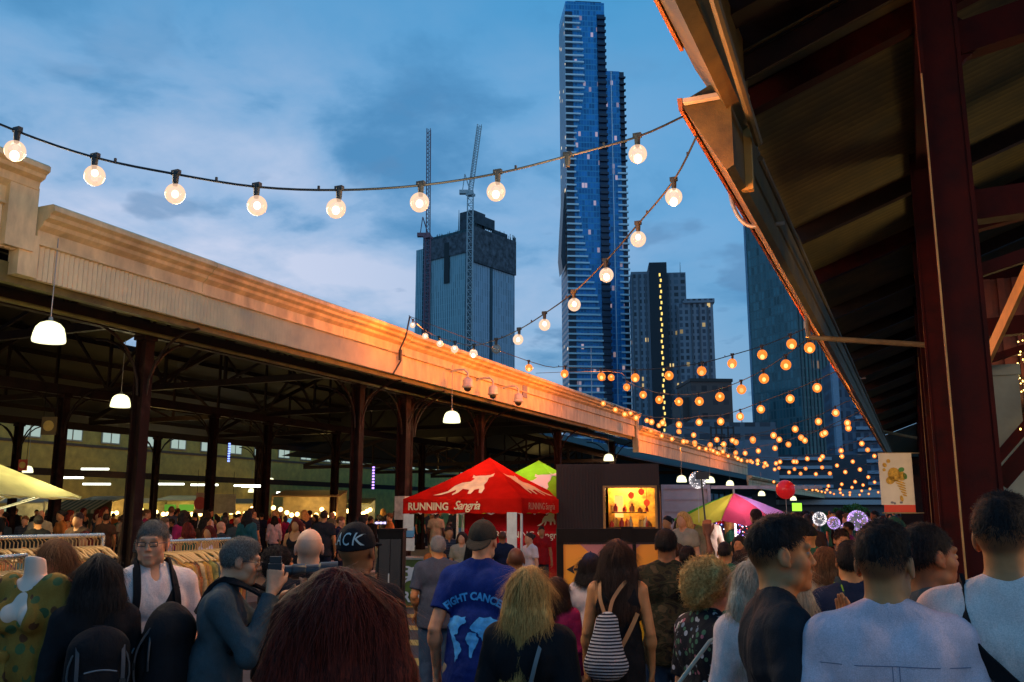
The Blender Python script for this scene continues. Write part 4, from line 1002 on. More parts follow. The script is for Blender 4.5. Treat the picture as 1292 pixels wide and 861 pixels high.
for dx, dz in ((.55, 2.12), (.9, 1.95), (.78, 2.2)):
    b = MB(); b.sph((xm0+dx, .7, dz), .07, 12, 8, (1, 1, 1.1)); b.cyl((xm0+dx, .7, dz+.06), (xm0+dx, .7, 2.6), .006, n=4); b.build('hanging_lantern', emis('lantern_red_glow', (.9, .08, .02), .9), kt)
q = g0+RT*(.5)+FW*.7; point_light('kiosk_light', (q.x, q.y, 2.35), 95, (1, .50, .16), .1)
# ---- way-finding board
D = 9.6; s = D/1170.2; g0 = lwh(767, D); st = thing('wayfinding_board', 'black framed orange board with arrow in front of the kiosk', 'sign', g0, ALPHA+R(2))
BLKP = mat('black_frame_paint', (.007, .006, .005), .7, var=.2, spec=.15)
b = MB(); b.b2((-65*s, -.03, 1.44), (66*s, .06, 1.58)); b.b2((-65*s, -.02, 0), (-57*s, .05, 1.44)); b.b2((30*s, -.035, 0), (34*s, .05, 1.50)); b.b2((62*s, -.02, 0), (66*s, .05, 1.44)); b.b2((-9*s+.2, -.04, 1.44), (-9*s+.32, .05, 1.60)); b.build('frame', BLKP, st)
m = bpy.data.materials.new('orange_purple_board'); m.use_nodes = True; N = NT(m.node_tree); pr = N.n['Principled BSDF']; tcn = N.new('ShaderNodeTexCoord'); x_, y_, z_ = N.sep(tcn.outputs['Object'])
f = N.m('ADD', N.m('MULTIPLY', z_, 1.3), N.m('MULTIPLY', x_, -.5)); base_ = N.ramp(N.m('MULTIPLY_ADD', z_, .62, 0), [(0, (.30, .32, .01)), (.45, (.68, .38, .01)), (.95, (.85, .30, .03))])
pm = N.m('MULTIPLY', N.m('LESS_THAN', N.m('ABSOLUTE', N.m('ADD', x_, -.02)), N.m('MULTIPLY_ADD', z_, 1.1, -1.25)), 1.0)
N.put(pr.inputs['Base Color'], N.mix(N.m('MULTIPLY', pm, .8), base_, (.34, .13, .20, 1))); pr.inputs['Roughness'].default_value = .5
b = MB(); b.b2((-57*s, 0, .05), (30*s, .03, 1.42)); b.build('printed_panel', m, st)
b = MB(); b.b2((34*s, 0, .05), (62*s, .03, 1.42)); b.build('printed_panel', m, st)
INK = mat('black_ink', (.01, .01, .008), .6, var=0)
b = MB(); zc = 1.75-70.5*s; b.quad((-44*s, -.006, zc-.012), (-15*s, -.006, zc-.012), (-15*s, -.006, zc+.012), (-44*s, -.006, zc+.012)); b.quad((-53*s, -.006, zc), (-43*s, -.006, zc-.045), (-45*s, -.006, zc), (-43*s, -.006, zc+.045)); b.build('arrow', INK, st)
for txt, py, sz, bd in (('SPECIAL', 738, .072, 0), ('FOOD', 750, .072, 0), ('BAR', 765, .08, .003)):
    put_text('lettering', txt, Vector((-51*s, 0, 1.75-(py-646+2)*s)), Vector((1, 0, 0)), Z, Vector((0, -1, 0)), sz, INK, st, bold=bd, off=.006)
# ---- white shipping container
D = 22.5; s = D/1170.2; g0 = lwh(867, D); wt = thing('shipping_container', 'pinkish white container stall beside the lit kiosk', 'container', g0, ALPHA+R(3))
CW = mat('container_white', (.56, .44, .38), .55, var=.12, vscale=1.5)
b = MB(); b.b2((-31*s, 0, .1), (28*s, 2.4, 2.3))
for i in range(7): b.b2((-30*s, -.035, .3+i*.29), (27*s, 0, .46+i*.29))
b.build('wall', CW, wt)
b = MB(); b.b2((-33*s, -.05, 2.3), (30*s, 2.45, 2.40)); b.b2((-33*s, -.06, 0), (-30*s, .05, 2.3)); b.b2((26*s, -.06, 0), (30*s, .05, 2.3)); b.b2((31*s, -.05, 2.30), (175*s, .1, 2.38)); b.build('frame', mat('container_frame', (.50, .42, .38), .5), wt)
b = MB(); b.b2((-8*s, -.06, 1.75-23*s), (12*s, -.036, 1.75-17*s)); b.build('red_plate', mat('red_plate_paint', (.5, .03, .02), .5), wt)
put_text('lettering', 'OPEN', Vector((0, 0, 0)), Vector((1, 0, 0)), Z, Vector((0, -1, 0)), .07, PRW, wt, off=.064) if 0 else None
# ---- striped umbrella
D = 17.5; s = D/1170.2; g0 = lwh(927, D); ut = thing('market_umbrella', 'wide umbrella of green, yellow, red and lilac wedges', 'umbrella', g0, 0)
zc, zr, rad = 2.10, 1.60, 80*s
cols = ['umbrella_lilac', (.62, .30, .62)], ['umbrella_pink', (.85, .09, .16)], ['umbrella_red', (.62, .02, .02)], ['umbrella_yellow', (.55, .50, .05)], ['umbrella_green', (.10, .42, .04)], ['umbrella_violet', (.30, .12, .42)]
NP = 8; order = [0, 0, 5, 4, 3, 2, 1, 0]
a0 = ALPHA+PI-R(25)  # wedge angles measured from picture left, turning towards the camera
seq = [4, 3, 1, 0, 0, 5, 2, 2]
for i in range(NP):
    a_, e_ = a0+i*2*PI/NP+.0, a0+(i+1)*2*PI/NP; b = MB(); q = [Vector((math.cos(w)*rad, math.sin(w)*rad, zr)) for w in (a_, e_)]
    mid = (q[0]+q[1])/2*.97; tp = Vector((0, 0, zc)); n = 5; vs = []; fs = []
    for r_ in range(n+1):
        for k_ in range(3):
            p = tp.lerp([q[0], mid, q[1]][k_], r_/n); p.z += .03*math.sin(PI*r_/n)-(.05*(r_/n) if k_ == 1 else 0); vs.append(p)
    fs = [(r_*3+k_, (r_+1)*3+k_, (r_+1)*3+k_+1, r_*3+k_+1) for r_ in range(n) for k_ in range(2)]
    b.add(vs, fs); nm, cc = cols[seq[i]]; b.build('canopy_wedge', cloth(nm, cc, .4), ut)
b = MB(); b.cyl((0, 0, 0), (0, 0, zc+.08), .02); b.build('pole', WHT, ut)
b = MB()
for i in range(NP): w = a0+i*2*PI/NP; b.cyl((0, 0, zc-.03), (math.cos(w)*rad*.98, math.sin(w)*rad*.98, zr-.01), .008, n=5)
b.build('rib', WHT, ut); q = g0-FW*.3; point_light('umbrella_lamp', (q.x, q.y, 1.45), 30, (1, .8, .95), .1)
# ---- light balloons
def balloon(px, py, D, rpx, label, glassm, dots, n, string=True):
    p = at(px, py, D); r = rpx*D/1170.2; t = thing('light_balloon', label, 'balloon', p, 0, 'glowing balloons'); b = MB(); b.sph((0, 0, 0), r, 20, 13); b.build('shell', glassm, t, smooth=True)
    rr = random.Random(px); b = MB()
    for i in range(n):
        v = Vector((rr.gauss(0, 1), rr.gauss(0, 1), rr.gauss(0, 1))).normalized()*r*.93; b.sph(v, r*.05, 5, 4)
    b.build('led_string', dots, t); b = MB(); b.cyl((0, 0, -r), (0, 0, -r-.5), .004, n=4); b.build('stick', WHT, t); return t
CB = glass_globe('clear_balloon', (.8, .8, 1), .4, op=.18); RB = mat('red_balloon', (.6, .01, .015), .25, var=0, emit=(.9, .02, .02), estr=.25)
LW = emis('led_white', (.9, .9, 1), 2.5); LV = emis('led_violet', (.45, .25, 1), 3); LR = emis('led_red', (1, .1, .08), 2)
balloon(880, 606, 14, 11, 'clear mirror-like balloon above the striped umbrella', CB, LW, 60)
balloon(991, 618, 14, 12, 'glossy red balloon right of the striped umbrella', RB, LR, 30)
for i, (px, py, r, lab) in enumerate(((1034, 655, 9, 'clear speckled balloon, left of the glowing cluster'), (1052, 660, 8, 'violet speckled balloon, second of the glowing cluster'), (1082, 657, 13, 'largest violet balloon of the glowing cluster'), (1068, 668, 8, 'small violet balloon low between two larger ones'), (1098, 664, 7, 'small balloon at the right end of the glowing cluster'))):
    balloon(px, py, 16, r, lab, CB, LV if i else LW, 55)
# glitter stall under the umbrella
gs = thing('glitter_stall', 'stall glittering with violet and white lights under the striped umbrella', 'stall', lwh(965, 21), ALPHA); s = 21/1170.2
b = MB(); b.b2((-60*s, .5, .0), (40*s, .6, 1.62)); b.b2((-60*s, -.4, .0), (40*s, .5, .8)); b.build('back_panel', mat('stall_dark_cloth', (.03, .02, .03), .8), gs)
for nm, cc, seed in (('led_violet', LV, 1), ('led_white', LW, 2), ('led_red', LR, 3), ('led_blue', emis('led_blue', (.2, .3, 1), 3), 4)):
    rr = random.Random(seed); b = MB()
    for i in range(90): b.sph((rr.uniform(-58, 30)*s, .42-rr.random()*.3, 1.62-abs(rr.gauss(0, .35))), .013, 5, 4)
    b.build('led_string', cc, gs)['kind'] = 'stuff'
q = lwh(965, 20.2); point_light('glitter_light', (q.x, q.y, 1.5), 12, (.6, .4, 1), .2)
o = flat('light_sign', 'small green glowing sign right of the red balloon', 'sign', 1001, 1012, 635, 645, 30, .1, emis('green_sign_glow', (.35, .9, .05), 1.6))
# ---- banner on the posts
D = 11.5; s = D/1170.2; g0 = at(1132, 609, D); bt = thing('hanging_banner', 'white banner with gold insect print and red foot on the posts', 'banner', g0, ALPHA-R(6))
BW = mat('banner_white', (.62, .55, .50), .7, var=.05)
b = MB(); b.b2((-21*s, 0, -28*s), (20*s, .006, 37*s)); b.build('sheet', BW, bt); b = MB(); b.b2((-18*s, -.003, -37*s), (20*s, .005, -28*s)); b.build('red_foot', mat('banner_red', (.60, .05, .03), .7, var=.05), bt)
b = MB(); b.cyl((-21*s, .01, 37*s), (30*s, .01, 37*s), .008); b.cyl((-21*s, .01, -38*s), (30*s, .01, -38*s), .008); b.build('rail', PIPEM, bt)
GO = mat('banner_gold_print', (.45, .25, .03), .7, var=.3, vscale=30); GG = mat('banner_green_print', (.05, .22, .06), .7, var=0)
X3, Y3 = Vector((1, 0, 0)), Vector((0, -1, 0))
def blob(b, cx, cz, rx, rz_, ang, n=14): put_shape(b, [(cx*s+rx*s*math.cos(t)*math.cos(ang)-rz_*s*math.sin(t)*math.sin(ang), cz*s+rx*s*math.cos(t)*math.sin(ang)+rz_*s*math.sin(t)*math.cos(ang)) for t in [2*PI*q/n for q in range(n)]], Vector((0, 0, 0)), X3, Z, Y3, .005)
b = MB(); blob(b, -3, 10, 8, 9, .2); blob(b, -8, 3, 6, 5, .6); blob(b, 6, 8, 5, 6, 0)
for i in range(6): blob(b, 3+i*1.0, 1-i*3.4, 7.5-i*.9, 1.1, -.35)
blob(b, 4, -20, 2, 4, .2); blob(b, -14, 22, 2.5, 3, .5); blob(b, -9, 27, 2.5, 2.5, 0); blob(b, -15, 16, 2, 2, 0); b.build('insect_print', GO, bt)
b = MB(); blob(b, 6, 16, 4, 3, .4); blob(b, 10, 8, 2.5, 4, .2); b.build('leaf_print', GG, bt)
b = MB(); blob(b, -8, -25, 2, 1.5, 0); blob(b, -5, -26, 1.5, 1.5, 0); blob(b, 3, -25, 2, 1.3, 0); b.build('small_mark', mat('grey_print', (.15, .15, .2), .7), bt)
# ---- left: glowing cream umbrella, striped awning, boards, distant stalls
D = 14.5; s = D/1170.2; g0 = lwh(-40, D); lt = thing('market_umbrella', 'pale yellow lit market umbrella at the far left edge', 'umbrella', g0, 0)
rad = 137*s; zr = 1.75+20*s; zc = 1.75+72*s; b = MB(); vs = [Vector((0, 0, zc))]; n = 4
LU = cloth('lit_cream_canvas', (.75, .68, .32), .6)
ring = [Vector((rad*math.cos(w), rad*math.sin(w), zr)) for w in [ALPHA+q*PI/4 for q in range(8)]]
for i in range(8):
    a, e = ring[i], ring[(i+1) % 8]; tp = Vector((0, 0, zc)); rows = []
    for r_ in range(6):
        rows.append([tp.lerp(a, r_/5), tp.lerp((a+e)/2*Vector((.97, .97, 1)) if 0 else (a+e)/2, r_/5)-Vector((0, 0, .04*r_/5)), tp.lerp(e, r_/5)])
    b.add([p for row in rows for p in row], [(r_*3+k_, (r_+1)*3+k_, (r_+1)*3+k_+1, r_*3+k_+1) for r_ in range(5) for k_ in range(2)])
b.build('canopy', LU, lt); b = MB(); b.cyl((0, 0, 0), (0, 0, zc), .025); b.build('pole', WHT, lt)
b = MB()
for p in ring: b.cyl((0, 0, zc-.5), p*.98, .01, n=5); b.cyl((0, 0, zr-.35), p*.6+Vector((0, 0, zr*.39)), .01, n=5)
b.build('rib', WHT, lt); q = g0; point_light('umbrella_light', (q.x, q.y, zr-.1), 60, (1, .92, .5), .3); point_light('umbrella_light', (q.x+1.0, q.y+.5, zr-.15), 25, (1, .92, .5), .2)
# striped awning of a stall
D = 34; s = D/1170.2; at_ = thing('striped_stall', 'market stall with green and white striped awning under the shed', 'stall', lwh(104, D), ALPHA)
AWG, AWW = mat('awning_green', (.05, .09, .03), .7), mat('awning_cream', (.30, .28, .16), .7)
b = MB()
for i in range(16):
    b.cur = i % 2; x0 = (-28+i*3.6)*s; b.quad((x0, -1.0, 1.75+2*s), (x0+3.6*s, -1.0, 1.75+2*s), (x0+3.6*s, .4, 1.75+15*s), (x0, .4, 1.75+15*s)); b.quad((x0, -1.0, 1.75-2*s), (x0+3.6*s, -1.0, 1.75-2*s), (x0+3.6*s, -1.0, 1.75+2*s), (x0, -1.0, 1.75+2*s))
b.build('awning', [AWG, AWW], at_); b = MB(); b.b2((-28*s, .4, 0), (29*s, .5, 1.75+15*s)); b.b2((-28*s, -.9, 0), (-27*s, -.8, 1.7)); b.b2((28*s, -.9, 0), (29*s, -.8, 1.7)); b.build('back_wall', mat('stall_back', (.08, .06, .03), .8), at_)
def bulbs(t, lst, D, r, m, name='bulb'):
    for px, py in lst:
        b = MB(); b.sph((0, 0, 0), r, 8, 6); o = b.build(name, m, t); o.location = at(px, py, D)-t.location if t else at(px, py, D)
GOLD = emis('stall_bulb_glow', (1, .62, .2), 8)
def farstall(px0, px1, D, zt_, label, colr, bl, lit, panels):
    g0 = lwh((px0+px1)/2, D); t = thing('market_stall', label, 'stall', g0, 0); s = D/1170.2; w = (px1-px0)*s/2
    M = Matrix.Rotation(ALPHA, 4, 'Z'); 
    b = MB(); b.b2((-w, .8, 0), (w, .9, zt_)); b.b2((-w, -.8, 0), (w, -.6, .95)); o = b.build('booth', mat('stall_booth_'+colr[0], colr[1], .7, var=.4, vscale=2), t); o.rotation_euler.z = ALPHA
    b = MB(); b.slab([(-w, -1, zt_-.15), (w, -1, zt_-.15), (w, 1, zt_+.1), (-w, 1, zt_+.1)], .05); b.b2((-w, -.98, 0), (-w+.05, -.93, zt_-.1)); b.b2((w-.05, -.98, 0), (w, -.93, zt_-.1)); o = b.build('awning', mat('stall_awning_'+lit[0], lit[1], .7), t); o.rotation_euler.z = ALPHA
    for i, (x0, x1, y0, y1, cc) in enumerate(panels):
        b = MB(); b.b2(((x0-(px0+px1)/2)*s, -.66, 1.75-(y1-646)*s), ((x1-(px0+px1)/2)*s, -.62, 1.75-(y0-646)*s)); o = b.build('panel', emis('panel_glow_%d_%d' % (px0, i), cc, .6), t); o.rotation_euler.z = ALPHA
    bulbs(t, bl, D-1.2, .07*D/40+.02, GOLD); q = g0-FW*.4; point_light('stall_and_fill_light', (q.x, q.y, zt_-.4), 60, (1, .72, .3), .2); return t
farstall(350, 432, 36, 2.5, 'far stall strung with golden bulbs and blue lit panels', ('tan', (.28, .2, .08)), [(345, 641), (354, 643), (362, 647), (368, 650), (375, 649), (383, 652), (391, 651), (399, 650), (406, 643), (412, 652), (421, 649), (429, 655)], ('tan', (.35, .22, .08)),
         [(350, 358, 652, 664, (.2, .35, .6)), (366, 376, 654, 664, (.1, .35, .5)), (396, 404, 655, 666, (.6, .15, .1)), (408, 418, 656, 668, (.3, .4, .5)), (380, 392, 657, 668, (.6, .5, .3))])
farstall(202, 262, 42, 2.4, 'far stall with glowing green lettering and a row of amber bulbs', ('olive', (.2, .18, .06)), [(206+i*5.2, 649) for i in range(10)], ('olive', (.25, .25, .12)), [(214, 228, 637, 645, (.15, .4, .04)), (232, 250, 637, 645, (.2, .5, .05))])
farstall(0, 70, 40, 2.3, 'far stall with cool white lights below the yellow umbrella', ('grey', (.2, .2, .15)), [(72, 640), (81, 646), (103, 646), (131, 643), (132, 634)], ('grey', (.3, .3, .25)), [(10, 20, 640, 650, (.4, .5, .3))])
rs = random.Random(4)
for k_, (x0_, x1_, D_, lab_) in enumerate(((104, 150, 38, 'small far stall with amber bulbs just right of the striped awning'), (150, 200, 44, 'far stall between the first big column and the green lit one'), (262, 330, 46, 'wide far stall with amber bulbs left of the blue panelled one'), (436, 470, 44, 'narrow far stall with bulbs left of the black cap'))):
    farstall(x0_, x1_, D_, 2.3, lab_, (['tan', 'olive', 'tan', 'grey'][k_], (.2, .16, .06)), [(x0_+3+i*(x1_-x0_-6)/7, 645+rs.uniform(-4, 4)) for i in range(8)], ('olive', (.25, .2, .1)), [(x0_+8, x0_+16, 650, 658, rs.choice([(.5, .3, .05), (.5, .1, .05), (.2, .35, .1)])), (x1_-16, x1_-7, 649, 657, rs.choice([(.5, .4, .2), (.1, .3, .4), (.5, .2, .05)]))])
def hangboard(px0, px1, py0, py1, D, colr, label, m2=None):
    s = D/1170.2; g0 = at((px0+px1)/2, (py0+py1)/2, D); w = (px1-px0)*s/2; h = (py1-py0)*s/2; t = thing('hanging_sign', label, 'sign', g0, ALPHA)
    b = MB(); b.b2((-w, 0, -h), (w, .03, h)); b.build('board', mat(*colr), t)
    b = MB(); b.cyl((-w*.8, .01, h), (-w*.8, .01, h+.8), .008, n=4); b.cyl((w*.8, .01, h), (w*.8, .01, h+.8), .008, n=4); b.build('hanger', BLKP, t)
    if m2:
        b = MB(); b.lathe((0, -.012, 0), [(0, 0), (h*.6, 0), (h*.6, .008), (0, .008)], 16, Matrix.Rotation(R(90), 3, 'X')); b.build('emblem', m2, t)
    return t
hangboard(247, 258, 622, 648, 32, ('poster_red_cream', (.40, .22, .12), .7), 'tall cream poster with round red print among the columns', mat('poster_red', (.45, .06, .03), .7))
hangboard(262, 297, 624, 648, 33, ('poster_cream', (.42, .36, .22), .7), 'wide cream notice board right of the red poster')
hangboard(23, 34, 580, 594, 26, ('sign_red', (.5, .05, .02), .6), 'small red hanging sign above the yellow umbrella', mat('sign_gold', (.6, .4, .1), .6))
hangboard(52, 71, 526, 549, 22, ('sign_brown', (.14, .09, .03), .6), 'brown hanging aisle sign with gold emblem near the roof', mat('sign_gold', (.6, .4, .1), .6))
hangboard(118, 136, 560, 0+572, 30, ('sign_grey', (.2, .18, .1), .6), 'small grey hanging board high left of the first big column') if 0 else None
def led(px, py0, py1, D, colr, label, w=3):
    g0 = at(px, (py0+py1)/2, D); s = D/1170.2; b = MB()
    n = 8
    for i in range(n): b.box((0, 0, ((py1-py0)*s)*(i/(n-1)-.5)), (w*s, .05, (py1-py0)*s/n*.6))
    o = b.build('led_strip', emis('led_'+label.split()[0], colr, 1.5)); o.location = g0; tag(o, label, 'light strip')
led(471, 590, 616, 30, (.25, .05, .8), 'violet vertical light strip between two dark columns', 2.2)
led(289, 560, 582, 30, (.04, .04, .7), 'blue vertical light strip on a dark column', 2)
b = MB(); s = 28/1170.2; b.b2((-8*s, 0, -2.4*s), (8*s, .05, 2.4*s)); lo = thing('led_sign', 'small violet-white lit sign left of the painted column', 'sign', at(480, 660, 28), ALPHA); b.build('panel', mat('led_sign_dark', (.03, .02, .06), .5), lo)
put_text('lettering', 'OPEN', Vector((-6.8*s, 0, -1.6*s)), X3, Z, Y3, 4.6*s, emis('led_letter', (.7, .6, 1), 2.0), lo, off=.006, space=1.1) if 0 else None
b = MB()
for i in range(9): b.box((-6.4*s+i*1.6*s, -.01, 0), (1.0*s, .01, 2.8*s if i % 3 else 1.8*s))
b.build('lit_row', emis('led_letter', (.7, .6, 1), 2.0), lo)
# black bin-like cabinet and dark service doors beside the sangria stall
dk = thing('service_cabinet', 'tall black service cabinet left of the red canopy stall', 'cabinet', lwh(492, 15.5), ALPHA); s = 15.5/1170.2
b = MB(); b.b2((-14*s, 0, 0), (17*s, .5, 1.75-24*s)); b.b2((-15*s, -.02, 1.75-24*s), (18*s, .52, 1.75-21*s)); b.build('body', BLKP, dk); b = MB(); b.b2((-12*s, -.03, .12), (1.4*s, 0, 1.3)); b.b2((2.2*s, -.03, .12), (15*s, 0, 1.3)); b.build('door', mat('black_door', (.018, .015, .014), .4), dk)
b = MB(); b.b2((0, -.05, .6), (.02, -.03, .75)); b.build('handle', WHT, dk)

# ---- clothes racks
GC = [('garment_ochre', (.36, .17, .025)), ('garment_tan', (.34, .17, .05)), ('garment_gold', (.42, .23, .035)), ('garment_rust', (.30, .10, .03)), ('garment_teal', (.04, .10, .11)), ('garment_plum', (.12, .03, .06)), ('garment_olive', (.16, .15, .04)), ('garment_cream', (.42, .30, .15))]
GM = [mat(n_, c_, .8, var=.3, vscale=14) for n_, c_ in GC]
HANG = mat('hanger_wood', (.50, .30, .10), .4, var=.1)
def garment_mesh(seed, L_=.8):
    rr = random.Random(seed); b = MB(); n = 12
    prof = [(-.21, .0), (-.10, .055), (0, .075), (.10, .055), (.21, 0)]
    rows = []
    for k_ in range(9):
        z = -.02-L_*k_/8; row = []
        for i in range(n):
            t = 2*PI*i/n; wv = .018*math.sin(3*t+k_*.4+seed)+.012*math.sin(5*t+seed)
            hw = (.19+.03*k_/8)*(1 if k_ else .9); x = hw*math.cos(t); y = (.022+.02*k_/8+wv)*math.sin(t)*1.4
            zz_ = z-(.10*abs(math.cos(t)) if k_ < 2 else .02*math.sin(7*t)*(k_ == 8)); row.append((x, y+.01*math.sin(k_+seed), zz_))
        rows.append(row)
    b.add([p for r_ in rows for p in r_], [(k_*n+i, k_*n+(i+1) % n, (k_+1)*n+(i+1) % n, (k_+1)*n+i) for k_ in range(8) for i in range(n)]+[tuple(range(n))[::-1]])
    return b
gproto = []
for j in range(6):
    b = garment_mesh(j, .7+.08*(j % 3)); o = b.build('garment', GM[j], smooth=True)
    h = MB(); h.tube([(-.2, 0, -.075), (-.1, 0, -.02), (0, 0, .0), (.1, 0, -.02), (.2, 0, -.075)], .009, 6); h.tube([(0, 0, 0), (0, 0, .045), (.02, 0, .06), (.0, 0, .078), (-.02, 0, .066)], .004, 5); h.build('hanger', HANG, o)
    gproto.append(o)
def rack(pa, pb, label, n, pal, zrail, glabel):
    a = Vector(pa); e = Vector(pb); t = thing('clothes_rack', label, 'clothes rack', ((a.x+e.x)/2, (a.y+e.y)/2, 0), 0, 'clothes racks'); o_ = Vector(t.location); a -= o_; e -= o_; a.z = e.z = 0
    b = MB(); b.cyl(a+Z*zrail, e+Z*zrail, .016); b.build('rail', mat('chrome_rail', (.6, .55, .45), .25, metal=.8), t)
    dd = (e-a).normalized(); pd = Vector((-dd.y, dd.x, 0))
    for q in (a, e, (a+e)/2) if (e-a).length > 2.5 else (a, e):
        b = MB(); b.cyl(q, q+Z*zrail, .014); b.cyl(q-pd*.3+Z*.03, q+pd*.3+Z*.03, .014); b.build('stand', MATS['chrome_rail'], t)
    rr = random.Random(int(zrail*100)+n)
    for i in range(n):
        j = rr.choice(pal); g_ = copy_tree(gproto[j % 6]); g_.location = o_+a.lerp(e, (i+.5)/n)+Z*(zrail-.08); g_.rotation_euler = (rr.uniform(-.05, .05), 0, math.atan2(pd.y, pd.x)+rr.uniform(-.35, .35))
        if j >= 6: g_.data = g_.data.copy(); g_.data.materials.clear(); g_.data.materials.append(GM[j])
        tag(g_, glabel % (GC[j][0].split('_')[1], nth(i+1)), 'garment', 'garments on the clothes racks')
    return t
p1, p2, p3 = lwh(-60, 5.6), lwh(60, 6.6), lwh(150, 6.9)
rack(lwh(-70, 5.9), lwh(133, 6.9), 'clothes rack behind the kimono mannequin, packed with ochre shirts', 40, [0, 1, 2, 3, 2, 1, 4, 5, 3, 6], 1.58, '%s garment, %s from the left end of the rack behind the mannequin')
rack(lwh(205, 7.2), lwh(292, 8.0), 'clothes rack of tan shirts between the two photographers', 26, [0, 1, 2, 3, 6, 7, 4], 1.52, '%s garment, %s from the left end of the rack behind the white polo')
rack(lwh(-80, 4.6), lwh(38, 5.4), 'near clothes rack of folded brown tops at the left edge', 24, [0, 1, 3, 2, 5, 4], 1.50, '%s garment, %s from the left end of the near rack at left edge')
for o in gproto:
    for ch in list(o.children): bpy.data.objects.remove(ch)
    bpy.data.objects.remove(o)
